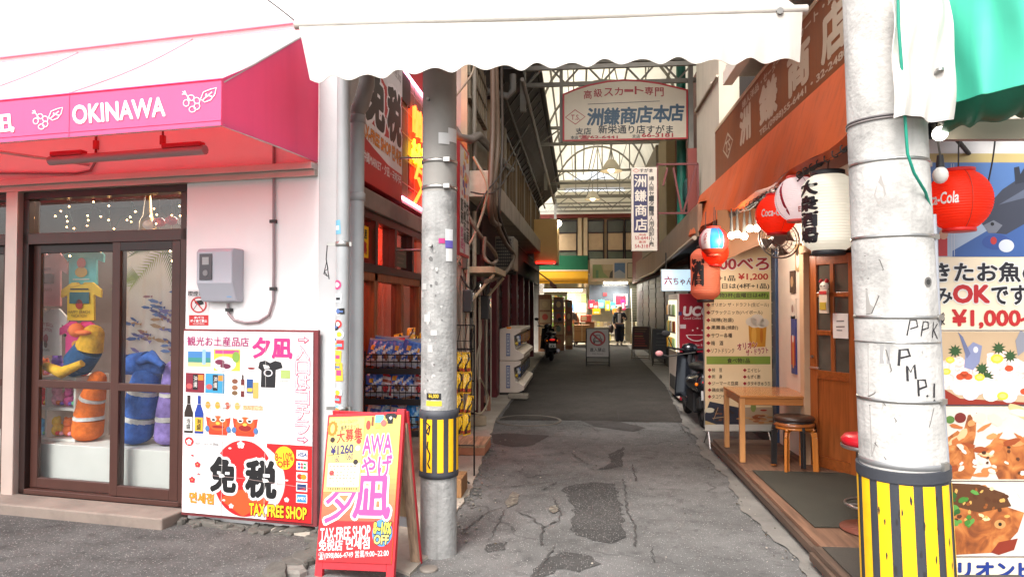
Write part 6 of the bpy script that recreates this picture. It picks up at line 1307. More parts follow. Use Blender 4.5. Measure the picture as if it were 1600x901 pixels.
bend = dict(pelvis=(.10, 0, .88), spine=(.04, 0, 1.04), chest=(-.06, 0, 1.22), neck=(-.15, 0, 1.32), head0=(-.19, 0, 1.36), head1=(-.23, 0, 1.42), head2=(-.235, 0, 1.48), face=Vector((-.93, -.2, -.3)),
            shL=(-.08, -.16, 1.26), elL=(-.14, -.20, 1.02), wrL=(-.33, -.18, .96), pmL=(-.39, -.17, .95), shR=(-.08, .16, 1.26), elR=(-.14, .20, 1.02), wrR=(-.33, .16, .98), pmR=(-.39, .15, .97),
            hpL=(.09, -.09, .82), knL=(.08, -.09, .46), anL=(.09, -.08, .09), toL=(-.03, -.08, .045), hpR=(.09, .09, .82), knR=(.10, .09, .46), anR=(.12, .08, .09), toR=(.0, .08, .045))
pp = W.y(899, 500, 27.9); f2, fr2 = person((pp.x, 27.9, .03), 0, 'person with dark tied hair in an orange brown top bending at the far shop', bend, [(190, 144, 116), (34, 24, 22), (90, 80, 74), (50, 40, 40), (30, 26, 26)])
g = MB(fr2); g.grid(lambda s_, q: Vector((-.06 + .26 * math.cos(R(100 + 160 * (s_ - .5) * 2 * .9)) * .5 + .13 * (1 - q), -.02 + .19 * math.sin(R(180 * (s_ - .5) * 2 * .6 - 0)), .72 + .56 * q)), 14, 8, mat((190, 104, 40), .8, 0, .1)); g.build('apron', f2, solid=.01)
g = MB(fr2); g.sph((-.17, 0, 1.52), .045, mat((34, 24, 22), .7), 10); g.build('hair_bun', f2)
# ---------------------------------------------------------------- stand signs in the alley
def stand_sign(F, wd, ht, z0, label, art, frame=(26, 26, 28), lean=8, name='stand_sign', bgc=(206, 196, 190)):
    t = thing(name, label, 'stand sign', F.o, F.rz); ta = math.tan(R(lean)); b = MB(F); q = lambda x, z, d: Vector((x, -.16 + z * ta + d, z))
    mfm = mat(frame, .4, .3)
    for s_ in (-1, 1): b.tube([q(s_ * wd / 2, .0, 0), q(s_ * wd / 2, ht, 0)], .016, mfm, 8)
    for z in (.05, z0, ht): b.tube([q(-wd / 2, z, 0), q(wd / 2, z, 0)], .014, mfm, 8)
    b.build('frame', t); b = MB(F)
    for s_ in (-1, 1): b.tube([(s_ * wd / 2, .22, 0), (s_ * wd / 2, -.13 + ht * ta, ht - .02)], .014, mfm, 8)
    b.tube([(-wd / 2, .2, .08), (wd / 2, .2, .08)], .012, mfm, 6); b.build('rear_leg', t)
    b = MB(F); b.add([q(x, z, d) for x in (-wd / 2 + .012, wd / 2 - .012) for d in (-.006, .004) for z in (z0 + .01, ht - .012)], [(0, 1, 3, 2), (4, 6, 7, 5), (0, 4, 5, 1), (2, 3, 7, 6), (0, 2, 6, 4), (1, 5, 7, 3)], mat(bgc, .4, 0, .04)); b.build('sign_panel', t)
    b = MB(F); pr = Pr(b, lambda x, y, L: q(-wd / 2 + .012 + (wd - .024) * x / 100, ht - .012 - (ht - z0 - .022) * y / 130, -.0065 - L * LAY)); art(pr); b.build('printed_artwork', t)
def art_ne(pr):
    pr.rect(1, 1, 99, 129, (222, 214, 208), .5); pr.ring(50, 44, 33, 31, 8, (190, 44, 48), 3)
    K = (60, 56, 56); pr.line([(32, 62), (30, 48), (36, 44), (40, 30), (60, 30), (64, 44), (70, 48), (68, 62)], 4, K, 2); pr.line([(30, 58), (70, 58)], 5, K, 2); pr.line([(36, 45), (64, 45)], 3, K, 2); pr.ell(37, 51, 3.5, 3, K, 2, 10); pr.ell(63, 51, 3.5, 3, K, 2, 10); pr.rect(31, 60, 38, 67, K, 2); pr.rect(62, 60, 69, 67, K, 2)
    pr.line([(27, 24), (73, 64)], 8, (190, 44, 48), 3); pr.text('進入禁止', 14, 88, 86, 106, K, 2, .02); pr.text('(No Entry)', 26, 112, 74, 120, (110, 106, 104), 2)
nl, nr = G(916, 573), G(952, 571); stand_sign(Fr(((nl.x + nr.x) / 2, 18.45, 0), -2), .60, 1.0, .24, 'white no entry stand sign with a crossed out car in the middle of the alley', art_ne)
def art_bb(pr):
    pr.rect(1, 1, 99, 129, (60, 26, 22), .5)
    for i in range(8): pr.rect(10, 8 + i * 14, random.uniform(60, 90), 15 + i * 14, random.choice([(150, 60, 40), (120, 90, 60), (160, 110, 60), (140, 40, 40)]), 1)
g_ = G(1000, 558); stand_sign(Fr((g_.x - .02, 20.9, 0), -16), .52, .98, .30, 'small stand sign with a dark red menu standing behind the black board', art_bb, (120, 112, 100), bgc=(70, 34, 28))
def art_bk(pr): pr.rect(2, 2, 98, 128, (22, 24, 24), .5); pr.line([(20, 18), (78, 17)], 3, (120, 120, 112), 1); pr.line([(16, 40), (80, 40)], 1.5, (90, 90, 86), 1); pr.line([(16, 56), (70, 56)], 1.5, (90, 90, 86), 1); pr.line([(16, 72), (76, 72)], 1.5, (90, 90, 86), 1)
g_ = G(1030, 570); stand_sign(Fr((g_.x + .05, 18.6, 0), -10), .50, .98, .22, 'black stand board almost blank standing beside the red vending machine', art_bk, (70, 66, 60), bgc=(24, 24, 24))
# ================================================================ signs hung in the alley
ts = thing('hanging_sign', 'arched cream shop sign with red border and blue lettering hung high across the alley', 'sign', (.8, 12, 4.48))
YT = 12.0
outl = [(879, 221), (1075, 217), (1075, 140), (1055, 135), (1030, 129), (1000, 125), (975, 124), (950, 126), (920, 132), (898, 139), (879, 147)]
b = MB(); P = [W.y(u, v, YT) for u, v in outl]; Q = [(p.x, p.z) for p in P]
b.prism(Q, .10, mat((214, 202, 178), .45, 0, .06, 3, grime=.12), lambda x, z, k: Vector((x, YT + k, z))); b.build('board', ts)
b = MB(); pr = Pr(b, onplane(lambda u, v: W.y(u, v, YT - .001), (0, -1, 0), 840, 80, 4.0964))
o2 = [((u - 840) * 4.0964, (v - 80) * 4.0964) for u, v in outl]
cx_, cy_ = 560, 400; inn = [(x + (cx_ - x) * .03, y + (cy_ - y) * .055) for x, y in o2]
for i in range(len(o2)): j = (i + 1) % len(o2); pr.poly([o2[i], o2[j], inn[j], inn[i]], (206, 40, 44), 1)
SR, SBL, SK = (186, 44, 46), (52, 88, 112), (40, 44, 48)
xs = [(296, 346, 252, 306), (360, 412, 242, 294), (426, 482, 238, 288), (494, 546, 234, 282), (556, 612, 246, 260), (622, 678, 226, 276), (686, 740, 230, 280), (752, 806, 234, 290)]
for ch, (x0, x1, y0, y1) in zip('高級スカート専門', xs): pr.text(ch, x0, y0, x1, y1, SR, 2, .015)
pr.line([(322, 340), (782, 320)], 3.5, SK, 2); pr.line([(178, 424), (240, 376), (304, 420), (242, 468)], 6, SR, 2, True); pr.text('T.S.', 214, 408, 270, 440, SR, 2, .01)
for ch, x0, y0 in zip('洲鎌商店本店', (316, 422, 528, 630, 736, 832), (368, 364, 360, 352, 348, 340)): pr.text(ch, x0, y0, x0 + 98, y0 + 106, SBL, 2, .035, sh=.08)
pr.text('支店', 244, 492, 342, 534, SK, 2, .02); pr.text('新栄通り店すがま', 390, 474, 866, 528, SK, 2, .02)
pr.text('本店', 212, 542, 260, 564, SK, 2, .02); pr.text('☎62-6441', 266, 538, 512, 562, SR, 2, .03); pr.text('支店', 606, 534, 656, 556, SK, 2, .02); pr.text('66-3181', 668, 526, 866, 550, SR, 2, .03)
b.build('printed_artwork', ts)
b = MB(); b.box(1.90, 1.98, 12.02, 12.10, 3.0, 6.0, M_TRUSS); b.bar((-.95, 12.13, 5.55), (2.45, 12.13, 5.55), .06, .07, M_TRUSS); b.bar((-.95, 12.13, 5.95), (2.45, 12.13, 5.95), .07, .08, M_TRUSS); b.box(-.34, -.28, 12.11, 12.17, 4.5, 5.95, M_TRUSS)
for k in range(10): x = -.9 + k * .33; b.bar((x, 12.13, 5.57 + .36 * (k % 2)), (x + .33, 12.13, 5.93 - .36 * (k % 2)), .03, .03, M_TRUSS)
b.build('support_frame', ts)
vs_ = thing('projecting_sign', 'narrow vertical sign with white lettering on blue held by a red bracket', 'sign', (.97, 10.3, 2.4))
YV = 10.3
b = MB(); p0, p1_ = W.y(987, 392, YV), W.y(1026.5, 261, YV); b.box(p0.x, p1_.x, YV, YV + .08, p0.z, p1_.z, mat((182, 172, 158), .5, 0, .06, 4, grime=.2)); b.build('board', vs_, bevel=.004)
b = MB(); pr = Pr(b, onplane(lambda u, v: W.y(u, v, YV - .001), (0, -1, 0), 980, 250, 6.008))
NB = (52, 50, 84); pr.rect(60, 132, 192, 680, NB, 1)
for i, ch in enumerate('洲鎌商店'): pr.text(ch, 68 + i * 3, 148 + i * 134, 176 + i * 3, 252 + i * 136, (216, 206, 190), 2, .02)
pr.line([(54, 100), (84, 82), (114, 100), (84, 118)], 5, SR, 2, True); pr.text('すがま', 118, 80, 238, 116, SK, 2, .02); pr.vtext('婦人服セーター婦人用品卸小売', 204, 150, 250, 810, SK, 2, .012, gap=.1)
pr.text('本店', 108, 692, 176, 708, SR, 2, .01); pr.text('55-6441', 72, 714, 212, 746, (170, 60, 70), 2, .01); pr.text('支店', 108, 756, 176, 778, SR, 2, .01); pr.text('54-3181', 72, 790, 212, 824, (170, 60, 70), 2, .01)
b.build('printed_artwork', vs_)
M_RB = mat((92, 38, 36), .6, .1, .15, 8, grime=.3)
b = MB(); f = lambda u, v: W.y(u, v, YV + .04)
for p, q in (((1026, 257), (1091, 256)), ((1026, 333), (1091, 333)), ((1090, 256), (1091, 333)), ((1027, 257), (1027, 392)), ((1052, 262), (1065, 331)), ((1088, 258), (1068, 331)), ((1043, 262), (1036, 290))): b.bar(f(*p), f(*q), .028, .028, M_RB)
b.build('bracket', vs_)
# ================================================================ right: the restaurant house
M_BEIGE = mat((196, 186, 168), .75, 0, .1, 2, .15, 50, grime=.3, streak=.2)
M_BROWN_W = wood_mat((120, 72, 40), .5, 2, 'Z')
rh = thing('restaurant_house', 'restaurant house on the right corner with a wooden door and beige upper walls', 'house', (4, 7, 0))
b = MB()
b.box(1.82, 2.2, 9.06, 10.75, 2.6, 6.6, M_BEIGE); b.box(2.10, 2.3, 3.9, 9.06, 2.62, 6.6, M_BEIGE); b.box(2.3, 8, 3.95, 4.2, 2.62, 6.6, M_BEIGE); b.box(2.62, 8, 4.1, 4.25, 0, 2.62, mat((150, 140, 130), .7, 0, .1)); b.box(2.2, 8, 10.6, 10.75, 0, 6.6, M_BEIGE); b.box(2.3, 8, 4.2, 10.6, 6.5, 6.6, M_BEIGE)
b.build('wall', rh)
b = MB(); b.box(2.14, 2.2, 6.66, 7.62, .0, 2.62, mat((206, 190, 176), .6, 0, .08)); b.box(2.42, 2.48, 4.1, 6.14, 0, 2.62, M_BROWN_W); b.box(2.2, 2.6, 6.62, 6.66, 0, 2.62, M_BROWN_W); b.build('entrance_wall', rh)
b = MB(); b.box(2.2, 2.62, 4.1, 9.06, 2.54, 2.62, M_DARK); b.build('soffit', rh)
b = MB(); b.box(3.0, 3.05, 4.3, 9, .1, 2.5, mat((70, 54, 42), .7, 0, .2)); b.build('inner_wall', rh)
b = MB()
for q in range(20): z = .02 + q * .125; b.box(2.16 + .012 * (q % 2), 2.2, 7.74, 9.06, z, z + .115, mat((74, 82, 80), .5, .3, .1, 6))
b.build('roller_shutter', rh)
b = MB(); b.box(2.11, 2.19, 7.62, 7.74, 0, 2.62, mat((38, 60, 92), .45, .1, .1)); b.build('blue_post', rh, bevel=.006)
b = MB(); b.bar((1.62, 4.6, 4.08), (1.62, 7.6, 4.08), .10, .14, mat((226, 220, 206), .6, 0, .06)); b.box(1.6, 2.1, 4.0, 7.6, 4.10, 4.22, mat((206, 200, 188), .7, 0, .08)); b.box(2.02, 2.1, 7.8, 8.8, 4.15, 4.7, M_DARK); b.build('canopy_slab', rh)
b = MB(); b.tube([(1.80, 9.4, 4.62), (1.80, 10.7, 4.62)], .02, M_BEIGE, 6); b.tube([(1.80, 9.06, 4.60), (1.80, 10.7, 4.60)], .018, M_BEIGE, 6); b.build('wall_conduit', rh)
# door and jamb
do = thing('door', 'orange brown wooden door with six small panes standing ajar on the right', 'door', (2.36, 6.16, .13)); 
DF = Fr((2.13, 6.60, .135), math.degrees(math.atan2(-.45, .25)))
MW = wood_mat((168, 92, 44), .3, 2.5, 'Z', .6, .3); MWH = wood_mat((160, 86, 40), .3, 2.5, 'X', .6, .3)
DW, DH = .515, 1.93
b = MB(DF); b.box(0, .085, 0, .04, 0, DH, MW); b.box(DW - .085, DW, 0, .04, 0, DH, MW); b.box(.235, .275, .001, .039, .88, DH - .08, MW)
for z0, z1 in ((0, .10), (.80, .88), (1.20, 1.245), (1.545, 1.59), (DH - .09, DH)): b.box(.085, DW - .085, .001, .039, z0, z1, MWH)
b.box(.085, DW - .085, .012, .03, .10, .80, MW); b.build('leaf', do, bevel=.004)
b = MB(DF); b.box(.085, DW - .085, .018, .022, .88, DH - .09, mat((92, 86, 76), .12, 0, .35, 5)); b.build('pane', do)
b = MB(DF); b.tube([(.04, -.045, .90), (.15, -.045, .90)], .009, M_STEEL, 8); b.tube([(.04, 0, .90), (.04, -.045, .90)], .009, M_STEEL, 8); b.lathe([(.014, 0), (.014, .012)], M_STEEL, 12, (.04, -.008, 1.0), Matrix.Rotation(R(90), 3, 'X')); b.build('handle', do)
for z in (.22, .98, 1.76): b = MB(DF); b.box(DW - .02, DW + .045, -.008, -.001, z - .06, z + .06, mat((110, 104, 98), .4, .7)); b.tube([(DW + .008, -.012, z - .06), (DW + .008, -.012, z + .06)], .008, M_STEEL, 6); b.build('hinge', do)
b = MB(DF); b.box(.27, .43, -.006, -.001, 1.18, 1.40, mat((236, 232, 226), .6)); pr = Pr(b, flat((.27, -.0065, 1.18), (1, 0, 0), (0, 0, 1), 0, 0, 16, 22, .16, .22)); pr.line([(4, 7), (12, 6.6)], 1.2, (150, 146, 142), 1); pr.line([(3.5, 12), (12.5, 11.6)], 1.2, (150, 146, 142), 1); pr.line([(4, 15), (10, 15)], 1, (150, 146, 142), 1); b.build('paper_notice', label='white paper notice taped to the glass of the wooden door', cat='notice')
kc = MB(DF); kc.sph((.20, -.03, 1.64), .05, mat((232, 222, 206), .5), 12, (1, .4, 1)); kc.box(.155, .245, -.045, -.02, 1.40, 1.61, mat((226, 212, 190), .5, 0, .1))
for s_ in (-1, 1): kc.sph((.20 + s_ * .032, -.03, 1.69), .02, mat((190, 40, 40), .5), 8); kc.sph((.20 + s_ * .018, -.05, 1.645), .006, mat((20, 18, 18), .4), 6)
kc.box(.165, .235, -.052, -.045, 1.43, 1.50, mat((200, 170, 60), .4)); kc.box(.16, .24, -.05, -.045, 1.57, 1.60, mat((190, 40, 40), .5)); kc.build('cat_plaque', label='cream lucky cat plaque hanging on the wooden door', cat='plaque', bevel=.012)
jb = thing('door_jamb', 'pale wooden door jamb and lintel framing the wooden door', 'door frame', (2.12, 6.66, .13)); b = MB(); b.box(2.08, 2.14, 6.60, 6.72, .13, 2.12, mat((196, 160, 126), .5, 0, .12)); b.box(2.06, 2.5, 6.1, 6.66, 2.09, 2.16, mat((196, 160, 126), .5, 0, .12)) ; b.build('frame_post', jb, bevel=.004)
b = MB(); b.box(2.15, 2.40, 5.2, 6.6, 2.18, 2.40, mat((180, 36, 44), .7, 0, .08)); b.build('red_valance', label='short red cloth band above the wooden door behind the white lantern', cat='cloth')
for i, (u, v, wd, ht, c, nm) in enumerate([(1249, 402, .16, .26, (150, 120, 80), 'framed picture high on the wall left of the door'), (1240, 440, .15, .22, (70, 50, 40), 'dark poster on the wall left of the door'), (1241, 482, .16, .20, (206, 190, 176), 'round pale plaque on the wall left of the door'), (1242, 538, .14, .58, (50, 60, 120), 'tall blue and red beer poster low on the wall left of the door')]):
    p = W.x(u, v, 2.138); b = MB(); b.box(2.122, 2.138, p.y - wd / 2, p.y + wd / 2, p.z - ht / 2, p.z + ht / 2, mat(c, .5, 0, .2, 10))
    pr = Pr(b, flat((2.1215, p.y + wd / 2, p.z - ht / 2), (0, -1, 0), (0, 0, 1), 0, 0, 10, 20, wd, ht))
    if i == 3: pr.rect(0, 7, 10, 17, (170, 30, 36), 1); pr.rect(4, 8, 6.4, 18, (230, 150, 70), 2); pr.ell(5.2, 8, 1.5, 1.4, (240, 236, 226), 3, 10)
    elif i == 0: pr.ell(5, 12, 3.4, 6, (220, 216, 206), 1); pr.ell(5, 6, 2.6, 3, (60, 46, 40), 2)
    elif i == 1: pr.ell(5, 10, 3, 5, (190, 150, 110), 1)
    else: pr.ell(5, 10, 4.4, 8, (226, 214, 200), 1); pr.ell(5, 10, 2, 4, (150, 120, 110), 2)
    b.build('wall_picture', label=nm, cat='poster')
# big brown sign panel and the orange valance below it
bs_ = thing('fascia_sign', 'long brown fascia sign with pale lettering running along the right house', 'sign', (1.76, 6.3, 3.2))
M_BP = mat((128, 70, 30), .5, 0, .10, 1.2, grime=.15, streak=.35)
b = MB(); b.box(1.75, 1.83, 3.5, 8.97, 3.20, 3.83, M_BP); b.build('board', bs_); b = MB(); b.box(1.745, 1.84, 3.5, 8.98, 3.83, 3.87, mat((190, 170, 140), .5)); b.build('top_trim', bs_)
b = MB(); pr = Pr(b, flat((1.7492, 9.0, 3.2), (0, -1, 0), (0, 0, 1), 0, 0, 540, 63, 5.4, .63)); CR = (206, 186, 160)
pr.line([(52, 34), (78, 20), (104, 34), (78, 48)], 3.4, CR, 1, True); pr.text('TS', 66, 28, 90, 41, CR, 1, .02)
for i, (ch, x0, wd) in enumerate((('洲', 140, 44), ('鎌', 222, 56), ('商', 312, 52), ('店', 392, 44))): pr.text(ch, x0, 15, x0 + wd, 49, CR, 1, .05)
for t_, x0, x1 in (('婦人洋品・', 150, 230), ('セーター', 236, 290), ('スカート・卸', 322, 420)): pr.text(t_, x0, 4, x1, 12, CR, 1, .03)
pr.text('TEL(0988)55-6441・32-2480', 220, 53, 440, 60, CR, 1, .03); b.build('lettering', bs_)
va = thing('side_awning', 'orange vinyl awning valance under the brown sign with lanterns hanging beneath', 'awning', (1.7, 7, 2.6))
M_OR = mat((220, 104, 50), .45, 0, .10, 1.5, .1, 12, trans=.35, streak=.3, grime=.12)
b = MB(); 
def val(s_, t):
    y = 3.45 + s_ * 6.6; wob = .012 * math.sin(y * 9) * (1 - t)
    return Vector((1.74 - .17 * (1 - t) + wob, y, 2.60 + .59 * t + .016 * math.sin(y * 5.2) * (1 - t)))
b.grid(val, 70, 6, M_OR); b.build('valance', va, solid=.004)
b = MB(); b.grid(lambda s_, t: Vector((1.57 + .05 * t, 3.45 + s_ * 6.6, 2.60 - .045 * t + .016 * math.sin((3.45 + s_ * 6.6) * 5.2))), 70, 1, M_OR); b.tube([(1.62, 3.5, 2.56), (1.62, 10.0, 2.56)], .016, M_DARK, 6); b.build('hem', va, solid=.004)
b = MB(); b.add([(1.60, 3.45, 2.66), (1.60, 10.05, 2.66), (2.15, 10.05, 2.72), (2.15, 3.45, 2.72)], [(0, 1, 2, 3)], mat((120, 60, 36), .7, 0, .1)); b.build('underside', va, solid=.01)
b = MB()
for i in range(46): y = 3.6 + i * .14; b.tube([(1.60 + .02 * math.cos(a * .9), y, 2.555 + .025 * math.sin(a * .9)) for a in range(8)], .005, M_DARK, 4, True)
b.build('ring', va)
# tan curtain flap and fan
cf = MB(); cf.grid(lambda s_, t: Vector((1.47 + .75 * s_, 7.45 - .3 * s_, (2.62) - t * (.58 - .26 * math.sin(math.pi * .5 * s_) + .0) + .0)), 16, 8, mat((128, 84, 50), .6, 0, .15, 4, grime=.2, trans=.25)); 
pr = Pr(cf, lambda x, y, L: Vector((1.47 + .75 * x, 7.45 - .3 * x - .003 * L, 2.62 - y * .58)))
for x, y in ((.35, .34), (.45, .38), (.62, .30), (.70, .34), (.55, .5)): pr.line([(x, y), (x + .01, y + .22)], .016, (70, 44, 30), 1)
cf.build('flap', label='tan vinyl flap hanging under the orange valance above the menu banner', cat='flap', solid=.004)
fn_ = thing('wall_fan', 'round grey caged fan hanging behind the red and white lanterns', 'fan', (1.98, 6.6, 2.2)); c_ = W.y(1216, 374, 6.5)
ax = Matrix.Rotation(PSI, 3, 'Z') @ Matrix.Rotation(R(78), 3, 'X')
b = MB()
for r in (.08, .12, .16, .185): b.tube([c_ + ax @ Vector((r * math.cos(a / 24 * 6.283), r * math.sin(a / 24 * 6.283), .02)) for a in range(24)], .004 if r < .18 else .007, mat((150, 140, 130), .4, .3), 5, True)
for k in range(20): a = k / 20 * 6.283; b.tube([c_ + ax @ Vector((.06 * math.cos(a), .06 * math.sin(a), .03)), c_ + ax @ Vector((.185 * math.cos(a + .2), .185 * math.sin(a + .2), .02))], .0028, mat((150, 140, 130), .4, .3), 4)
b.build('cage', fn_)
b = MB()
for k in range(4): a = k * 1.571; b.add([c_ + ax @ Vector((r * math.cos(a + d), r * math.sin(a + d), z)) for r, d, z in ((.05, 0, 0), (.16, -.1, -.01), (.16, .7, -.05), (.05, .5, -.02))], [(0, 1, 2, 3)], mat((120, 112, 106), .4))
b.build('blade', fn_, solid=.004); b = MB(); b.lathe([(.055, .03), (.06, .02), (.06, -.12), (.03, -.14)], mat((130, 120, 112), .5), 18, c_, ax); b.tube([c_ + Vector((0, .15, 0)), c_ + Vector((.1, .3, .3))], .015, M_DARK, 6); b.build('motor', fn_)
# ================================================================ lanterns and bulbs
def face_to_cam(c): return math.atan2(-c[0], c[1])       # angle so that the print faces along -y turned to the camera
def lantern(name, label, c, r, h, rgb, ball, art, caps=(30, 28, 28), capr=.6, trans=.58, emis=0, turn=0.0, ribs=22):
    t = thing(name, label, 'lantern', (c[0], c[1], c[2] - h / 2)); ang = face_to_cam(c) + turn
    cap_h = .018 if ball else .03
    def rad(q):                                          # q 0..1 from bottom to top
        if ball: return r * math.sqrt(max(.0, 1 - (abs(2 * q - 1) * .88) ** 2))
        e = min(q, 1 - q) / .16
        return r * (capr + (1 - capr) * math.sin(min(1, e) * math.pi / 2) ** .8)
    n = ribs * 4; prof = [(rad(i / n) * (1 + .012 * math.cos(2 * math.pi * i / 4)), -h / 2 + h * i / n) for i in range(n + 1)]
    m = mat(rgb, .5, 0, .04, 4, trans=trans, emis=emis)  # emission is added to the paper so the shaded lanterns read brighter
    b = MB(); b.lathe(prof, m, 36, c, cap=False); b.build('shade', t)
    for z, s_, nm in ((-h / 2, -1, 'bottom_cap'), (h / 2, 1, 'top_cap')):
        rr = rad(0) * 1.03; b = MB(); b.lathe([(rr, 0), (rr * 1.03, s_ * cap_h * .3), (rr * 1.03, s_ * cap_h), (rr * .9, s_ * cap_h * 1.1), (.005, s_ * cap_h * 1.1)] if s_ > 0 else [(.005, -cap_h * 1.1), (rr * .9, -cap_h * 1.1), (rr * 1.03, -cap_h), (rr * 1.03, -cap_h * .3), (rr, 0)], mat(caps, .5, 0, .05), 28, (c[0], c[1], c[2] + z)); b.build(nm, t)
    b = MB(); b.tube([(c[0], c[1], c[2] + h / 2 + cap_h), (c[0] + .01, c[1], max(c[2] + h / 2 + cap_h + .02, 2.62))], .004, M_DARK, 5); b.build('hanging_cord', t)
    b = MB()
    def f(x, y, L):                                      # x in radians-ish from the centre, y 0..1 down
        q = 1 - y; rr = rad(min(1, max(0, q))) * 1.014 + .0012 * L; a = x + ang
        return Vector((c[0] + rr * math.sin(a), c[1] - rr * math.cos(a), c[2] - h / 2 + h * q))
    pr = Pr(b, f); art(pr)
    if b.v: b.build('lettering', t)
    if ball:
        b = MB()
        for k in range(4): a = ang + .4 + k * 1.571; b.tube([Vector((c[0] + rad(q / 16) * 1.016 * math.sin(a), c[1] - rad(q / 16) * 1.016 * math.cos(a), c[2] - h / 2 + h * q / 16)) for q in range(17)], .0022, mat(tuple(int(x * .8) for x in rgb), .5), 4)
        b.build('seam', t)
    return t
RL = (252, 62, 26)
def art_coke(turned):
    def a(pr):
        x = turned; pr.text('Coca-Cola', x - .62, .40, x + .62, .60, (250, 246, 240), 1.5, .025, sh=.12 / .2 * .2)
    return a
def art_white(pr):
    for i, ch in enumerate('大衆酒場'): pr.text(ch, -1.40, .08 + .21 * i, -.42, .27 + .21 * i, (34, 34, 40), 1.5, .06)
cW = W.x(1294, 333, 1.66); lantern('paper_lantern', 'big white ribbed paper lantern with black brush lettering beside the fat pole', (1.66, cW.y, cW.z), .162, .50, (250, 246, 232), False, art_white, (40, 42, 46), .62, .55, emis=.22, ribs=26)
cO = W.x(1247, 311, 1.64)
def art_orion(pr):
    for i, ch in enumerate('Orion'): pr.text(ch, -1.02 + .07 * i, .20 + .125 * i, -.74 + .07 * i, .30 + .125 * i, (190, 30, 60), 1.5, .05, rot=-60)
    pr.rect(.0, .74, .5, .86, (226, 150, 140), 1.2)
lantern('round_lantern', 'round white lantern with red lettering between the red one and the big white one', (1.64, cO.y, cO.z), .165, .31, (252, 240, 240), True, art_orion, (226, 90, 80), emis=.22)
cR = W.x(1213, 335, 1.61); lantern('round_lantern', 'round red lantern with white script hanging just left of the white round one', (1.61, cR.y, cR.z), .163, .30, RL, True, art_coke(-.12), (206, 20, 22), emis=.16)
cA = W.y(1115, 377, 7.2)
def art_ball(pr):
    def gore(a0, a1, y0, y1, c, L=1): 
        n = max(3, int((a1 - a0) / .12)); vs = [pr.mp(a0 + (a1 - a0) * i / n, y0 + (y1 - y0) * j / 12, L) for j in range(13) for i in range(n + 1)]
        pr.b.add(vs, [(j * (n + 1) + i, j * (n + 1) + i + 1, (j + 1) * (n + 1) + i + 1, (j + 1) * (n + 1) + i) for j in range(12) for i in range(n)], ink(c), True)
    gore(-1.0, -.25, .02, .80, (240, 226, 226)); gore(-.25, .75, .02, .80, (40, 150, 220)); gore(-1.9, -1.0, .02, .8, (236, 150, 160)); gore(.75, 1.9, .02, .8, (226, 60, 50))
    pr.vtext('オリオン', -.72, .2, -.50, .62, (200, 50, 60), 2, .03)
lantern('round_lantern', 'small round lantern in pink, white and blue panels above the red paper one', (cA.x, cA.y, cA.z), .145, .27, (226, 70, 40), True, art_ball, (206, 60, 40), trans=.35)
cS = W.y(1102, 428, 7.55)
co = W.y(1117, 394, 7.42); lantern('round_lantern', 'small orange red round lantern peeping out below the pink, white and blue one', (co.x, co.y, co.z), .14, .26, RL, True, lambda pr: None, (206, 30, 22), trans=.55, emis=.2)
lantern('paper_lantern', 'long reddish paper lantern with one black character hanging lowest at the back', (cS.x, cS.y, cS.z), .155, .545, (226, 132, 100), False, lambda pr: pr.text('酒', -1.05, .22, -.1, .72, (24, 22, 24), 1.5, .05), (40, 30, 28), .55, .5, emis=.06, ribs=24)
cX = W.x(1496, 314, 2.11); cX = CAM + ray(1498, 313) * 3.5
lantern('round_lantern', 'round red lantern with white script in front of the seafood banner', (cX.x, cX.y, cX.z), .150, .285, RL, True, art_coke(-.62), (206, 30, 22), emis=.12)
lw_ = thing('bulb_string', 'string of bright bare bulbs under the orange valance', 'string lights', (1.6, 7, 2.4))
b = MB(); b.tube([(1.6, 5.0 + i * .2, 2.54 - .03 * math.sin(i)) for i in range(20)], .006, M_DARK, 5); b.build('wire', lw_)
for u, v in ((1143, 368), (1152, 366), (1163, 369), (1172, 357), (1182, 357)):
    p = W.y(u, v, 6.9); b = MB(); b.sph(p, .034, glow((255, 240, 214), 14), 12); o = b.build('light_bulb', lw_); b = MB(); b.tube([p + Vector((0, 0, .03)), p + Vector((0, 0, .09)), (p.x, p.y, 2.56)], [.016, .016, .005], M_DARK, 8); b.build('socket', lw_)
pd = bpy.data.lights.new('bulb_light', 'POINT'); pd.energy = 14; pd.shadow_soft_size = .1; pd.color = (1, .9, .75); po = bpy.data.objects.new('bulb_light', pd); COL.objects.link(po); po.parent = lw_; po.location = (-.02, -.25, -.18)
# ================================================================ menu banner, vending machine, scooter, light box, far fascia
BN = Fr((1.44, 7.92, 0), 3); bn = thing('menu_banner', 'tall beige banner stand listing drinks and dishes behind the wooden table', 'banner', BN.o, BN.rz)
def bpt(u, v, y=0): return BN.y(u, v, y)
TLb, BRb = bpt(1100, 385), bpt(1207, 668)
b = MB(BN); b.box(TLb.x, BRb.x, 0, .004, BRb.z, TLb.z + .05, mat((214, 188, 150), .5, 0, .04, 3)); b.build('banner_sheet', bn)
b = MB(BN); b.tube([(TLb.x - .02, .02, BRb.z - .04), (BRb.x, .02, BRb.z - .04)], .012, M_STEEL, 6); b.tube([(TLb.x, .03, BRb.z), (TLb.x, .03, TLb.z + .1)], .01, M_STEEL, 6); b.tube([(TLb.x + .04, .03, BRb.z - .03), (TLb.x + .03, -.10, .01)], .010, mat((220, 220, 220), .3, .4), 6); b.tube([(TLb.x + .04, .03, BRb.z - .03), (TLb.x + .05, .28, .01)], .010, M_STEEL, 6); b.tube([(BRb.x - .04, .03, BRb.z - .03), (BRb.x - .03, -.10, .01)], .010, M_STEEL, 6); b.build('stand', bn)
b = MB(BN); mpb = onplane(lambda u, v: bpt(u, v, -.0005), (0, -1, 0), 1070, 380, 5.0067); pr = Pr(b, mpb)
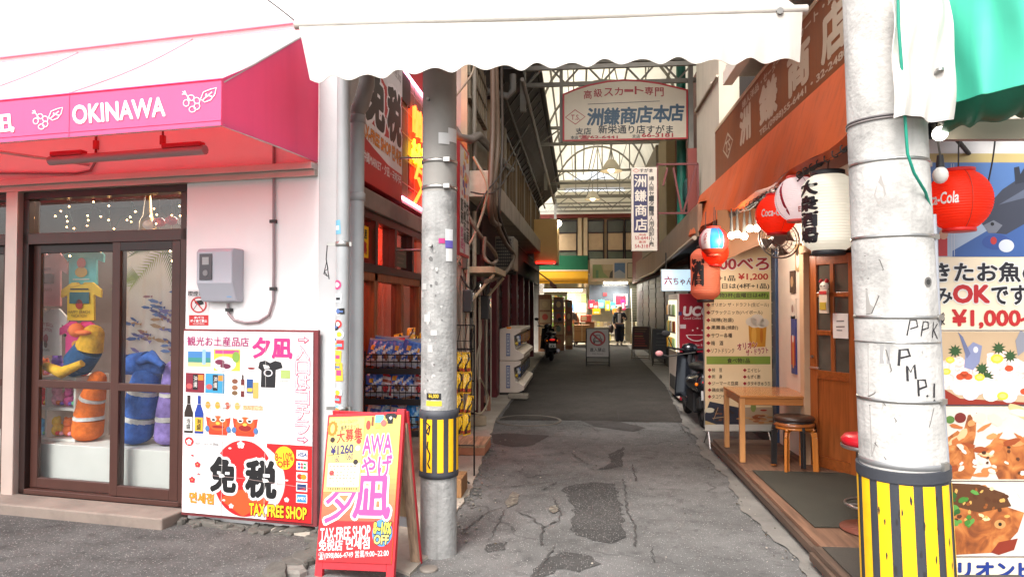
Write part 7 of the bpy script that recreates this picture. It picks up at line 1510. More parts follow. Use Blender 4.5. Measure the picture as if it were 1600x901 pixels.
CR2, BKT, GRN = (170, 26, 44), (50, 34, 28), (132, 156, 62)
pr.text('1000べろ', 160, 116, 656, 206, CR2, 2, .03, edge=(240, 230, 220), ew=.05)
pr.text('3杯+1品', 160, 250, 394, 294, BKT, 2, .02); pr.text('¥1,200', 420, 236, 650, 290, (190, 44, 36), 2, .03); pr.text('金曜日は(4杯+1品)', 160, 312, 660, 360, BKT, 2, .02)
pr.rect(160, 378, 662, 438, GRN, 1); pr.text('飲み物3杯(金曜日は4杯)', 180, 388, 650, 428, BKT, 2, .02)
for i, (t_, x1) in enumerate((('オリオン ザ・ドラフト(生ビール)', 656), ('ブラックニッカ(ハイボール)', 606), ('瑞穂(泡盛)', 380), ('黒霧島(焼酎)', 416), ('サワー各種', 370), ('梅　酒', 300), ('ソフトドリンク', 386))):
    y = 482 + i * 59.5; pr.poly([(166, y), (184, y - 17), (202, y), (184, y + 17)], CR2, 2); pr.text(t_, 206, y - 18, x1, y + 18, BKT, 2, .012)
pr.poly([(498, 640), (640, 636), (630, 808), (506, 812)], (206, 140, 40), 1.2); pr.ell(540, 720, 20, 70, (230, 170, 70), 1.5); pr.ell(600, 720, 12, 60, (190, 110, 30), 1.5)
for x, y, rx, ry in ((520, 612, 44, 34), (566, 600, 52, 46), (620, 622, 38, 34), (548, 640, 40, 20), (600, 644, 34, 18)): pr.ell(x, y, rx, ry, (226, 212, 196), 2)
pr.text('オリオン', 410, 775, 566, 826, CR2, 3, .03, rot=8, edge=(240, 226, 210), ew=.04); pr.text('ザ・ドラフト', 478, 822, 652, 868, CR2, 3, .03, rot=8, edge=(240, 226, 210), ew=.04)
b.build('drinks_lettering', bn)
b = MB(BN); pr = Pr(b, onplane(lambda u, v: bpt(u, v, -.0005), (0, -1, 0), 1090, 540, 5.63))
pr.rect(78, 92, 640, 162, GRN, 1); pr.text('食べ物1品', 260, 108, 460, 150, BKT, 2, .02)
for i, t_ in enumerate(('枝　豆', '刺　身', 'ジーマーミ豆腐', '鶏皮揚げ', 'タコワサ')): y = 212 + i * 58.5; pr.poly([(88, y), (105, y - 17), (122, y), (105, y + 17)], CR2, 2); pr.text(t_, 126, y - 17, (216, 216, 356, 262, 244)[i], y + 17, BKT, 2, .012)
for i, t_ in enumerate(('エイヒレ', 'もずく酢', 'タタキきゅうり')): y = 214 + i * 58.5; pr.poly([(398, y), (415, y - 17), (432, y), (415, y + 17)], CR2, 2); pr.text(t_, 438, y - 17, (552, 552, 636)[i], y + 17, BKT, 2, .012)
pr.poly([(66, 600), (106, 488), (384, 546), (384, 692), (66, 692)], (50, 52, 66), 1); pr.poly([(66, 655), (170, 692), (66, 692)], (200, 170, 120), 2); pr.ell(104, 566, 46, 22, (226, 216, 190), 2)
for i in range(16): x, y = 220 + random.gauss(0, 40), 590 + random.gauss(0, 34); pr.ell(x, y, 16, 9, random.choice([(90, 60, 46), (120, 76, 54), (60, 44, 40), (140, 100, 70)]), 3 + i * .05, 10)
pr.line([(130, 636), (260, 620)], 5, (200, 170, 130), 4); pr.line([(140, 650), (180, 540)], 5, (190, 150, 110), 4)
pr.rect(386, 540, 660, 692, (196, 168, 140), 1); pr.ell(490, 540, 24, 42, (150, 160, 90), 2); pr.ell(580, 566, 30, 8, (170, 50, 40), 2)
for i in range(22): x, y = 540 + random.gauss(0, 50), 640 + random.gauss(0, 22); pr.ell(x, y, 30, 8, random.choice([(200, 140, 90), (180, 110, 70), (216, 170, 120), (160, 90, 60)]), 3 + i * .04, 10)
pr.rect(64, 690, 662, 748, (222, 216, 206), 1.5)
b.build('dishes_lettering', bn)
vm = thing('vending_machine', 'red drinks vending machine behind the black scooter on the right', 'vending machine', (1.9, 12, 0))
b = MB(); b.box(1.63, 2.3, 11.4, 12.5, .06, 1.80, mat((132, 20, 36), .35, 0, .05)); b.box(1.66, 2.28, 11.43, 12.47, 0, .06, M_DARK); b.build('cabinet', vm, bevel=.012)
b = MB(); b.box(1.60, 1.632, 11.40, 12.5, .10, 1.80, mat((206, 190, 176), .4, 0, .05)); b.build('front_panel', vm, bevel=.006)
b = MB(); b.box(1.585, 1.60, 11.48, 12.42, .85, 1.70, mat((240, 226, 190), .2, emis=.5))
for r_ in range(3):
    b.box(1.575, 1.585, 11.5, 12.4, .86 + r_ * .28, .885 + r_ * .28, mat((120, 116, 110), .4))
    for q in range(7): b.lathe([(.034, 0), (.034, .15), (.02, .18)], mat(random.choice([(220, 160, 50), (190, 150, 80), (230, 226, 216), (150, 170, 120), (120, 60, 40)]), .3, .2), 10, (1.578, 11.56 + q * .13, .887 + r_ * .28))
b.build('display_window', vm); b = MB(); b.box(1.585, 1.60, 11.6, 12.3, .20, .42, M_DARK); b.build('pickup_slot', vm)
b = MB(); pr = Pr(b, onplane(lambda u, v: W.y(u, v, 11.398), (0, -1, 0), 1020, 440, 3.75)); pr.text('UCC', 178, 146, 330, 198, (222, 206, 200), 1, .05, sh=.12); pr.text('Good Coffee Smile', 178, 206, 330, 220, (206, 180, 176), 1, .01, sh=.1)
pr.line([(196 + 120 * i / 14, 312 + 34 * math.sin(math.pi * i / 14) ** .6) for i in range(15)], 5, (222, 206, 200), 1); pr.line([(196, 312), (316, 312)], 4, (222, 206, 200), 1); pr.text('Good Coffee Smile', 172, 364, 320, 376, (206, 180, 176), 1, .01, sh=.1)
for x, y in ((234, 284), (262, 272), (290, 284)): pr.ell(x, y, 5, 5, (222, 206, 200), 1, 8)
pr.rect(160, 250, 194, 274, (200, 180, 180), 1); pr.rect(150, 176, 170, 196, (60, 60, 110), 1); b.build('lettering', vm)
scooter((1.64, 8.95, .0), 1, 'dark scooter parked on the right in front of the red vending machine', (22, 24, 30))
m_ = W.y(1030, 552, 9.6); b = MB(); b.sph(m_, .045, mat((206, 140, 140), .4, 0, .2, 20), 12, (1.2, .5, .9)); b.tube([m_, (m_.x + .12, m_.y + .02, m_.z - .04), (1.62, 9.8, .95)], .01, M_DARK, 6); b.build('hand_mirror', label='pinkish mirror sticking out left of the dark scooter', cat='mirror')
lb = thing('light_box', 'lit white light box sign with red lettering above the vending machine', 'light box', (1.8, 13, 1.85)); YL = 13.0
pL, pR = W.y(1033, 455, YL), W.y(1086, 420, YL)
b = MB(); b.box(pL.x, pR.x, YL, YL + .14, pL.z, pR.z, mat((150, 148, 146), .4, .3)); b.build('case', lb, bevel=.006); b = MB(); b.box(pL.x + .012, pR.x - .012, YL - .004, YL - .0005, pL.z + .012, pR.z - .012, mat((196, 222, 236), .4, emis=.42)); b.build('lit_panel', lb)
b = MB(); pr = Pr(b, onplane(lambda u, v: W.y(u, v, YL - .005), (0, -1, 0))); pr.text('六', 1038, 431, 1050, 444, (200, 24, 40), 1, .03); pr.text('ちゃん', 1052, 434, 1082, 445, (200, 24, 40), 1, .02); b.build('lettering', lb)
b = MB(); b.tube([(pR.x - .1, YL + .07, pR.z), (pR.x - .1, YL + .07, 2.6)], .012, M_DARK, 6); b.tube([(pL.x + .1, YL + .07, pR.z), (pL.x + .1, YL + .07, 2.6)], .012, M_DARK, 6); b.build('hanger_rod', lb)
# neighbouring house on the right with its plank fascia
nh = thing('neighbour_house', 'dim house beyond the beige wall with red upper wall and plank fascia', 'house', (2.4, 18, 0))
M_PLANK = wood_mat((132, 96, 70), .6, 1.2, 'Z', .6); M_RED = mat((108, 38, 26), .6, 0, .15, 2, grime=.3)
b = MB(); b.box(2.15, 2.35, 10.75, 28.0, 2.5, 5.9, M_RED); b.box(2.32, 2.5, 10.75, 28.0, 0, 2.5, mat((70, 64, 58), .7, 0, .2, 3, grime=.3)); b.box(2.35, 8, 27.8, 28, 0, 5.9, M_OLD2); b.box(1.95, 2.15, 15.5, 17, 3.1, 5.8, mat((150, 130, 90), .7, 0, .1)); b.box(2.0, 2.15, 18, 22, 3.1, 5.8, mat((120, 110, 92), .7, 0, .1)); b.build('wall', nh)
def fasc(p, q, z0a, z1a, z0b, z1b):
    b.add([(p[0], p[1], z0a), (q[0], q[1], z0b), (q[0], q[1], z1b), (p[0], p[1], z1a), (p[0] + .06, p[1], z0a), (q[0] + .06, q[1], z0b), (q[0] + .06, q[1], z1b), (p[0] + .06, p[1], z1a)], [(0, 3, 2, 1), (4, 5, 6, 7), (0, 1, 5, 4), (3, 7, 6, 2), (0, 4, 7, 3), (1, 2, 6, 5)], M_PLANK)
b = MB(); n = 26
for i in range(n):
    t0, t1 = i / n, (i + .97) / n; f = lambda t: (1.56 + .46 * t, 9.2 + 9.3 * t); fasc(f(t0), f(t1), 2.52, 2.95 + .2 * t0, 2.52, 2.95 + .2 * t1)
for i in range(10): fasc((2.02, 18.5 + i * .62), (2.02, 18.5 + i * .62 + .6), 2.50, 3.15, 2.50, 3.15)
b.build('plank_fascia', nh)
b = MB(); b.add([(1.60, 9.2, 2.56), (2.05, 18.5, 2.56), (2.05, 24.6, 2.56), (2.5, 24.6, 2.6), (2.5, 9.2, 2.6)], [(0, 1, 2, 3, 4)], M_DARK); b.add([(1.60, 9.2, 2.98), (2.05, 18.5, 3.14), (2.05, 24.6, 3.14), (2.3, 24.6, 3.16), (2.3, 9.2, 3.06)], [(0, 4, 3, 2, 1)], M_DARK); b.build('canopy_deck', nh)
b = MB(); b.tube([(1.52, 9.2, 2.5), (1.99, 18.5, 2.5), (1.99, 24.6, 2.5)], .03, mat((170, 150, 130), .5, .3), 8); b.build('gutter', nh)
for i in range(7):
    y = 12.6 + i * 2.1; b = MB()
    for q in range(16): b.box(2.29 + .012 * (q % 2), 2.31 + .012 * (q % 2), y, y + 1.8, .05 + q * .15, .19 + q * .15, mat((62, 60, 58), .5, .3, .1))
    b.build('roller_shutter', nh)
gp = W.y(1065, 300, 12.6); b = MB(); b.tube([(gp.x, 12.6, 2.65), (gp.x, 12.6, 6.0)], .085, mat((24, 104, 86), .5, 0, .1, 4, grime=.2), 16); b.build('green_pipe', label='thick green upright pipe behind the red sign bracket', cat='pipe')
b = MB(); b.box(1.72, 2.14, 11.0, 11.08, 2.95, 4.1, M_RED); b.build('red_wall_panel', label='red painted wall panel behind the red sign bracket', cat='wall panel')  # red painted piece of the neighbour house's upper wall
b = MB()
for q, (u, v) in enumerate(((1075, 300), (1080, 310), (1086, 290))): b.sph(W.y(u, v, 12.2), .10, mat((20, 60, 56), .7, 0, .3, 10), 8, (1, 1, 2.6))
b.build('dark_bundle', label='dark green bundle of netting beside the green pipe', cat='netting')
# ================================================================ deck, table, stools
dk = thing('wooden_deck', 'low worn wooden deck along the right side of the alley', 'deck', (1.9, 5.9, 0))
MD = wood_mat((126, 92, 70), .75, 2, 'Y', .5); MDD = wood_mat((92, 72, 58), .8, 2, 'Y', .5)
b = MB(); b.box(1.47, 2.42, 7.02, 7.78, .10, .132, wood_mat((104, 84, 70), .7, 2, 'X', .5)); b.box(1.47, 2.42, 6.34, 7.016, .10, .134, MD); b.box(1.47, 2.42, 4.40, 6.336, .098, .130, MD); b.box(1.42, 2.42, 3.7, 4.394, .096, .128, MDD); b.build('deck_board', dk, bevel=.004)
b = MB(); b.box(1.44, 1.475, 4.42, 7.78, .045, .098, MDD); b.box(1.40, 1.435, 3.7, 4.39, .045, .095, MDD); b.build('edge_beam', dk, bevel=.004)
for y in (7.6, 6.6, 5.5, 4.5, 3.95): b = MB(); b.box(1.47, 1.60, y - .04, y + .04, .008, .097, MDD); b.build('foot_block', dk, bevel=.004)
b = MB(); b.add([(1.53, 6.30, .142), (2.38, 6.28, .142), (2.38, 4.80, .142), (1.55, 4.74, .142)], [(0, 3, 2, 1)], mat((56, 54, 44), .85, 0, .2, 3, .5, 120)); b.build('floor_mat', label='big dark olive floor mat lying in the middle of the deck', cat='mat', solid=.006)
b = MB(); b.add([(1.47, 4.36, .138), (2.38, 4.38, .138), (2.38, 3.72, .138), (1.47, 3.72, .138)], [(0, 3, 2, 1)], mat((66, 60, 52), .85, 0, .2, 3, .5, 120)); b.build('floor_mat', label='dark grey floor mat at the near end of the deck', cat='mat', solid=.006)
tb = thing('table', 'plain light wooden table standing on the deck before the menu banner', 'table', (1.9, 6.95, .13))
MT, MTX = wood_mat((206, 146, 90), .35, 2, 'Z', .75, .2), wood_mat((190, 124, 70), .25, 2, 'X', .75, .3)
b = MB(); b.box(1.50, 2.28, 6.62, 7.36, .735, .76, MTX); b.build('table_top', tb, bevel=.004)
b = MB(); b.box(1.52, 2.26, 6.635, 6.655, .67, .735, MTX); b.box(1.52, 2.26, 7.325, 7.345, .67, .735, MTX); b.box(1.515, 1.535, 6.66, 7.32, .67, .735, wood_mat((190, 124, 70), .25, 2, 'Y', .75, .3)); b.box(2.245, 2.265, 6.66, 7.32, .67, .735, MTX); b.build('apron_rail', tb, bevel=.003)
for x, y in ((1.525, 6.65), (1.525, 7.33), (2.255, 6.65), (2.255, 7.33)): b = MB(); b.box(x - .024, x + .024, y - .024, y + .024, .135, .734, MT); b.build('leg', tb, bevel=.004)
def bent_stool(loc, label, seat, legm, z_off=0.0, ring=True, rz=0.0, h=.42):
    F = Fr(loc, rz); t = thing('stool', label, 'stool', loc, rz); b = MB(F)
    b.lathe([(.165, h - .035), (.175, h - .028), (.175, h - .012), (.165, h), (.001, h)], seat, 32); b.build('seat', t)
    b = MB(F); b.lathe([(.15, h - .055), (.168, h - .055), (.168, h - .036), (.15, h - .036)], legm, 32, cap=False); b.build('seat_ring', t)
    for k in range(4):
        a = R(45 + 90 * k); d = Vector((math.cos(a), math.sin(a), 0)); s_ = Vector((-math.sin(a), math.cos(a), 0)); b = MB(F)
        pts = [d * .09 + Vector((0, 0, h - .045)), d * .14 + Vector((0, 0, h - .05)), d * .172 + Vector((0, 0, h - .075)), d * .182 + Vector((0, 0, h - .12)), d * .19 + Vector((0, 0, 0))]
        for i in range(4): b.bar(pts[i], pts[i + 1], .048, .024, legm, upv=tuple(s_))
        b.build('leg', t, bevel=.004)
    return t
sx, sy = 1.93, 6.42
bent_stool((sx, sy, .135), 'round wooden stool with honey coloured bent legs beside the table', wood_mat((150, 84, 36), .35, 2, 'X', .7, .3), wood_mat((196, 116, 44), .3, 2, 'Z', .75, .3), rz=8)
bent_stool((sx + .005, sy + .02, .175), 'black stool stacked on top of the honey coloured wooden stool', mat((58, 40, 32), .35, 0, .1), mat((46, 44, 44), .35, .3, .1), rz=52, h=.43)
rs = thing('bar_stool', 'chrome stool with a red padded seat half hidden by the fat pole', 'stool', (1.90, 4.72, .14)); c = Vector((1.90, 4.72, .14))
b = MB(); b.lathe([(.12, .535), (.168, .55), (.175, .585), (.155, .61), (.001, .618)], mat((196, 24, 40), .35, 0, .05), 36, c); b.build('seat', rs)
b = MB(); b.lathe([(.172, .528), (.178, .535), (.178, .548), (.172, .552)], M_STEEL, 36, c, cap=False); b.tube([c + Vector((0, 0, .0)), c + Vector((0, 0, .54))], .025, M_STEEL, 14); b.lathe([(.19, .0), (.19, .008), (.05, .02), (.03, .05)], mat((120, 70, 56), .4, .2, .1), 32, c); b.build('column', rs)
b = MB(); b.tube([c + Vector((.155 * math.cos(i / 28 * 6.283), .155 * math.sin(i / 28 * 6.283), .16)) for i in range(28)], .009, M_STEEL, 8, True); b.tube([c + Vector((-.155, 0, .16)), c + Vector((.155, 0, .16))], .007, M_STEEL, 6); b.build('foot_ring', rs)
# ================================================================ right: fat pole
rp = thing('utility_pole', 'fat pale concrete utility pole with graffiti and a yellow and black guard', 'utility pole', (1.59, 3.52, 0))
M_RP = mat((188, 185, 180), .85, 0, .2, 6, .5, 45, grime=.6, streak=.4)
P0, P1 = CAM + ray(1418, 901) * 3.3, CAM + ray(1385, 200) * 3.3
ax_ = (P1 - P0) / (P1.z - P0.z)
def axis(z): return P0 + ax_ * (z - P0.z)
def rad_(z): return .192 - (z - P0.z) * .0098
b = MB(); zs = [0, .8, 1.6, 2.4, 3.2, 4.6, 6.5]; b.tube([axis(z) for z in zs], [rad_(z) for z in zs], M_RP, 56); b.build('shaft', rp)
_rt = Vector((_r.x, _r.y, 0)); _fh = Vector((_f.x, _f.y, 0)).normalized()
def onpole(u, v, L):
    z = zpix(v, 3.3 - .2); a = axis(z); r = rad_(z); q = (a - CAM); d = q.dot(_f); uc = 800 + FPX * q.dot(_r) / d
    s_ = max(-.985, min(.985, (u - uc) / FPX * (d - .1) / r)); return Vector((a.x, a.y, z)) + (_rt * s_ - _fh * math.sqrt(1 - s_ * s_)) * (r + .0012 * L)
def ringpole(v, h, m, name, dr=.003, buckle=True):
    z = zpix(v, 3.1); a = axis(z); r = rad_(z); b = MB(); b.lathe([(r, -h), (r + dr, -h * .8), (r + dr, h * .8), (r, h)], m, 56, a, cap=False)
    if buckle: p = onpole(1445, v, 2); b.box(p.x - .025, p.x + .025, p.y - .012, p.y + .006, z - h * 1.5, z + h * 1.5, M_STEEL, rz=40)
    b.build(name, rp)
for v in (244, 366, 496, 536, 630): ringpole(v, .008 if v != 536 else .003, M_STEEL, 'steel_band', buckle=v != 536)
ringpole(733, .014, mat((150, 150, 150), .4, .6), 'steel_band')
ringpole(175, .006, mat((90, 84, 84), .5), 'wire_tie', .006, False); ringpole(179, .005, mat((120, 112, 110), .5), 'wire_tie', .006, False)
zt, zb = zpix(738, 3.1), .10; gcx = axis((zt + zb) / 2)
b = MB(); N = 48
for z0, z1, e in ((zb, zb + .03, .016), (zb + .03, zt - .05, .010), (zt - .05, zt, .016)): b.tube([axis(z0), axis(z1)], [rad_(z0) + e, rad_(z1) + e], M_GUARD, 56)
b.build('pole_guard', rp)
b = MB()
def gmap(a, z, e): c = axis(z); r = rad_(z) + e; return Vector((c.x, c.y, z)) + (_rt * math.sin(a) - _fh * math.cos(a)) * r
for k in range(13):
    a0 = -1.42 + k * .4833; hw = .142; q = []
    for j in range(7):
        for z in (zb + .035, zt - .065): q.append(gmap(a0 - hw + 2 * hw * j / 6, z, .0125))
    b.add(q, [(2 * j, 2 * j + 2, 2 * j + 3, 2 * j + 1) for j in range(6)], M_YEL, True)
for k in range(26):
    a, z = random.uniform(-1.4, 1.2), random.uniform(.28, zt - .08); q = [gmap(a + .03 * random.uniform(.4, 1) * math.cos(i), z + .02 * random.uniform(.4, 1.4) * math.sin(i), .0135) for i in range(6)]; b.add(q, [tuple(range(6))], ink((56, 54, 54)))
b.build('yellow_stripe', rp)
b = MB(); pr = Pr(b, onpole); K2 = (44, 42, 46)
for st in ([(1384, 524), (1388, 500), (1397, 500), (1399, 510), (1388, 514)], [(1404, 525), (1408, 502), (1416, 503), (1417, 512), (1407, 515)], [(1424, 528), (1427, 503)], [(1427, 516), (1437, 506)], [(1427, 516), (1436, 530)]): pr.line(st, 2.0, K2, 2)
for st in ([(1374, 572), (1375, 547), (1385, 546), (1388, 556), (1376, 560)], [(1385, 596), (1384, 572), (1389, 582), (1394, 570), (1396, 592)], [(1400, 619), (1399, 594), (1410, 594), (1412, 604), (1401, 608)], [(1426, 600), (1425, 622)], [(1412, 618), (1414, 620)], [(1424, 626), (1427, 628)]): pr.line(st, 3.2, K2, 2)
for x0, y0, x1, y1 in ((1354, 540, 1364, 570), (1406, 548, 1450, 552), (1408, 560, 1440, 562)): pr.rect(x0, y0, x1, y1, (170, 168, 166), 1)
pr.ell(1418, 440, 7, 8, (120, 116, 112), 1.5); pr.ell(1418, 440, 4, 4.5, (60, 58, 56), 2.2); pr.line([(1425, 638), (1418, 662), (1416, 668)], 1.2, (110, 106, 104), 1)
for pts in ([(1339, 396), (1352, 404), (1356, 420), (1342, 434)], [(1341, 450), (1352, 462), (1346, 490), (1342, 492)], [(1344, 540), (1360, 548), (1366, 580), (1350, 620), (1346, 626)], [(1347, 640), (1358, 632), (1372, 660), (1352, 700), (1362, 724), (1350, 722)]):
    pr.poly(pts, (176, 172, 166), .8); pr.line(pts, 1.0, (104, 100, 96), 1)
pr.poly([(1345, 300), (1352, 268), (1358, 300), (1350, 318)], (176, 170, 164), .8)
b.build('graffiti_mark', rp)
b = MB(); p = onpole(1402, 133, 0); b.tube([p - _fh * .01, p - _fh * .09 + Vector((.05, 0, .05))], .010, M_STEEL, 10); b.lathe([(.016, 0), (.016, .012)], M_STEEL, 10, p - _fh * .09 + Vector((.05, 0, .045))); b.build('step_bolt', rp)
cp = thing('conduit', 'grey plastic conduit running down the right edge of the fat pole', 'conduit', (1.85, 3.45, .02))
b = MB(); pts = [CAM + ray(u, v) * 3.22 for u, v in ((1457, 335), (1461, 420), (1466, 540), (1473, 660), (1482, 780), (1490, 901), (1494, 985))]; b.tube(pts, .016, mat((150, 152, 158), .5, 0, .06), 10); b.build('pipe', cp)
b = MB(); pts = [CAM + ray(u, v) * z for u, v, z in ((1402, -60, 3.0), (1404, 40, 3.0), (1410, 120, 3.02), (1414, 185, 3.04), (1418, 240, 3.05), (1428, 270, 3.06), (1446, 300, 3.12), (1455, 330, 3.2), (1457, 345, 3.22))]; b.tube(pts, .007, mat((30, 140, 116), .45), 8); b.build('green_wire', cp)
# ================================================================ green awning, white cloth, seafood banner
ga = thing('shop_awning', 'green vinyl awning above the seafood banner in the top right corner', 'awning', (1.9, 3.2, 2.5))
M_GR = mat((84, 206, 176), .4, 0, .10, 2, .1, 10, trans=.3, streak=.15, grime=.12)
A0, A1 = CAM + ray(1483, 160) * 3.15, CAM + ray(1720, 150) * 2.62
def gr(s_, t): p = A0.lerp(A1, s_); return Vector((p.x + .012 * math.sin(9 * t + 14 * s_), p.y + .02 * math.sin(22 * s_) * (1 - t), A0.z - .02 * s_ + .95 * t))
b = MB(); b.grid(gr, 30, 10, M_GR); b.build('valance', ga, solid=.004)
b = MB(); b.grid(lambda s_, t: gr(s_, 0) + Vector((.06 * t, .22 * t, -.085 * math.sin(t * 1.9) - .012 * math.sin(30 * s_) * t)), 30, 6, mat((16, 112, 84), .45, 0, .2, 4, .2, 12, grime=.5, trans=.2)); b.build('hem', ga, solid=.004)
b = MB(); b.bar((A0.x + .1, A0.y + .3, A0.z - .06), (A1.x + .4, A1.y + .3, A1.z - .06), .06, .09, mat((150, 140, 124), .7, 0, .1)); b.tube([A0 + Vector((.0, .1, -.04)), A0 + Vector((.5, .75, -.1))], .012, M_DARK, 6); b.build('beam', ga)
ck = MB(); C0, C1 = CAM + ray(1396, 185) * 3.02, CAM + ray(1490, 175) * 3.06
def cl(s_, t): p = C0.lerp(C1, s_); return Vector((p.x - .03 * (1 - s_) * t * 0 + .006 * math.sin(11 * t), p.y - .02 * math.sin(7 * s_ + 4 * t) - .014 * math.sin(17 * s_ - 6 * t), p.z + .62 * t - .03 * s_ * (1 - t) + .01 * math.sin(6 * s_) * (1 - t)))
ck.grid(cl, 16, 20, mat((226, 218, 212), .75, 0, .08, 5, grime=.2, trans=.25)); ck.build('cloth', label='crumpled white cloth hanging between the fat pole and the green awning', cat='cloth', solid=.004)
FB = Fr((1.93, 3.97, 0), 5.62)
fbn = thing('food_banner', 'big banner with seafood dish photographs and Japanese lettering at the right edge', 'banner', (2.4, 3.98, .1), 5.62)
def fb_(u, v, y=0): return FB.y(u, v, y)
tl, br = fb_(1452, 216), fb_(1760, 905)
b = MB(FB); b.box(tl.x, br.x, 0, .006, br.z - .02, tl.z, mat((222, 206, 178), .42, 0, .04, 3)); b.build('banner_sheet', fbn)
b = MB(FB)
for x in (tl.x + .02, br.x): b.tube([(x, .03, .0), (x, .03, tl.z + .05)], .012, M_STEEL, 8)
b.tube([(tl.x, .03, tl.z), (br.x, .03, tl.z)], .012, M_STEEL, 8); b.tube([(tl.x, .03, br.z), (br.x, .03, br.z)], .012, M_STEEL, 8); b.build('stand', fbn)
b = MB(FB); pr = Pr(b, onplane(lambda u, v: fb_(u, v, -.0006), (0, -1, 0)))
XR_ = 1760
pr.rect(1452, 216, XR_, 240, (236, 232, 228), 1); pr.rect(1452, 240, XR_, 254, (206, 184, 120), 1); pr.rect(1452, 254, XR_, 401, (86, 126, 186), 1); pr.poly([(1452, 340), (1600, 330), (XR_, 320), (XR_, 401), (1452, 401)], (170, 186, 206), 1.2); pr.poly([(1488, 392), (1560, 350), (1620, 340), (1620, 401), (1488, 401)], (60, 96, 160), 1.5)
pr.poly([(1534, 350), (1546, 318), (1566, 296), (1590, 280), (1640, 276), (1640, 340), (1600, 350), (1572, 366), (1548, 364)], (58, 62, 78), 2); pr.poly([(1584, 262), (1592, 260), (1594, 272), (1600, 262), (1604, 284), (1586, 288)], (40, 44, 58), 2.3); pr.poly([(1536, 352), (1552, 344), (1566, 352), (1556, 364), (1544, 364)], (120, 124, 136), 2.5); pr.ell(1550, 350, 3, 3, (20, 20, 24), 3, 8); pr.poly([(1560, 320), (1600, 296), (1640, 290), (1640, 300), (1590, 312)], (96, 104, 124), 2.4)
pr.ell(1556, 378, 22, 12, (50, 80, 150), 2.6); pr.ell(1572, 384, 12, 10, (220, 226, 236), 2.8); pr.ell(1552, 376, 5, 6, (190, 50, 50), 3); pr.rect(1466, 372, 1480, 400, (190, 40, 44), 2); pr.ell(1474, 366, 7, 8, (206, 160, 130), 2.2)
for x0 in (1486, 1490): pr.line([(x0, 256), (x0 + 1, 400)], 1.0, (200, 206, 214), 2)
NVY = (24, 20, 30)
pr.text('生きたお魚の刺身', 1418, 410, 1700, 440, NVY, 3, .03, edge=(246, 242, 236), ew=.05)
pr.text('飲み', 1430, 448, 1487, 474, NVY, 3, .03, edge=(246, 242, 236), ew=.05); pr.text('OK', 1490, 446, 1545, 472, (196, 30, 36), 3, .05, edge=(246, 242, 236), ew=.05); pr.text('です', 1549, 446, 1604, 475, NVY, 3, .03, edge=(246, 242, 236), ew=.05); pr.text('よ！', 1608, 446, 1662, 475, NVY, 3, .03)
pr.text('二人様', 1424, 488, 1476, 508, NVY, 3, .02); pr.text('¥1,000~', 1488, 484, 1616, 512, (196, 34, 36), 3, .035); pr.text('より', 1622, 488, 1666, 508, NVY, 3, .02)
b.build('lettering', fbn)
def food(y0, y1, base, name):
    b = MB(FB); pr = Pr(b, onplane(lambda u, v: fb_(u, v, -.0006), (0, -1, 0))); pr.rect(1462, y0, XR_, y1, base, 1); return b, pr
def rblobs(pr, n, xr, yr, rx, ry, cols, L0):
    for i in range(n):
        x, y = random.uniform(*xr), random.uniform(*yr); a, c_ = random.uniform(*rx), random.uniform(*ry); t = random.uniform(-.9, .9); k = 14; ph = [random.uniform(.78, 1.12) for _ in range(k)]
        pts = []
        for j in range(k): q = -j / k * 6.283; ex, ey = a * ph[j] * math.cos(q), c_ * ph[j] * math.sin(q); pts.append((min(max(x + ex * math.cos(t) - ey * math.sin(t), 1463), XR_ - 1), y + ex * math.sin(t) + ey * math.cos(t)))
        pr.poly(pts, random.choice(cols), L0 + i * .02)
F1 = ramp_mat('grilled_fish_picture', [(.28, (86, 40, 16)), (.45, (144, 78, 32)), (.60, (176, 108, 52)), (.80, (206, 150, 90))], 9, bump=0, distort=1.2, detail=10)
F2 = ramp_mat('raw_fish_picture', [(.3, (206, 150, 140)), (.5, (232, 200, 190)), (.7, (244, 236, 230))], 22, bump=0, distort=2)
b, pr = food(518, 630, (206, 176, 140), 'a')
pr.poly([(1462, 600), (1500, 622), (1600, 628), (XR_, 620), (XR_, 632), (1462, 632)], (150, 44, 24), 2); pr.poly([(1462, 612), (1520, 630), (1640, 634), (1462, 634)], (60, 24, 18), 1.8)
pr.poly([(1542, 552), (1570, 548), (1600, 566), (1640, 590), (1640, 622), (1580, 616), (1540, 588)], (0, 0, 0), 2.2, F2); pr.poly([(1464, 566), (1500, 556), (1530, 580), (1524, 610), (1476, 608), (1464, 600)], (0, 0, 0), 2.2, F2)
for i, (x, y) in enumerate(((1500, 606), (1512, 602), (1526, 606), (1540, 600), (1554, 606), (1568, 604), (1582, 608), (1594, 604), (1516, 614), (1548, 616), (1576, 618))): pr.ell(x, y, 13, 11, (238 - i % 3 * 6, 234 - i % 3 * 8, 230 - i % 2 * 10), 3 + i * .03, 14)
pr.poly([(1506, 574), (1508, 546), (1520, 534), (1534, 540), (1530, 566), (1520, 578)], (140, 146, 180), 3); pr.poly([(1510, 560), (1500, 528), (1496, 518), (1504, 526), (1516, 552)], (110, 116, 150), 3.1); pr.ell(1524, 546, 4, 5, (226, 220, 226), 3.2, 10); pr.poly([(1586, 532), (1594, 516), (1602, 520), (1600, 548), (1590, 556)], (150, 150, 160), 3)
for x, y in ((1534, 576), (1560, 544), (1542, 588), (1492, 548), (1578, 556)):
    pr.poly([(x + (12 if j % 2 else 6) * math.cos(-j / 20 * 6.283), y + (11 if j % 2 else 6) * math.sin(-j / 20 * 6.283)) for j in range(20)], (50, 84, 40), 2.9)
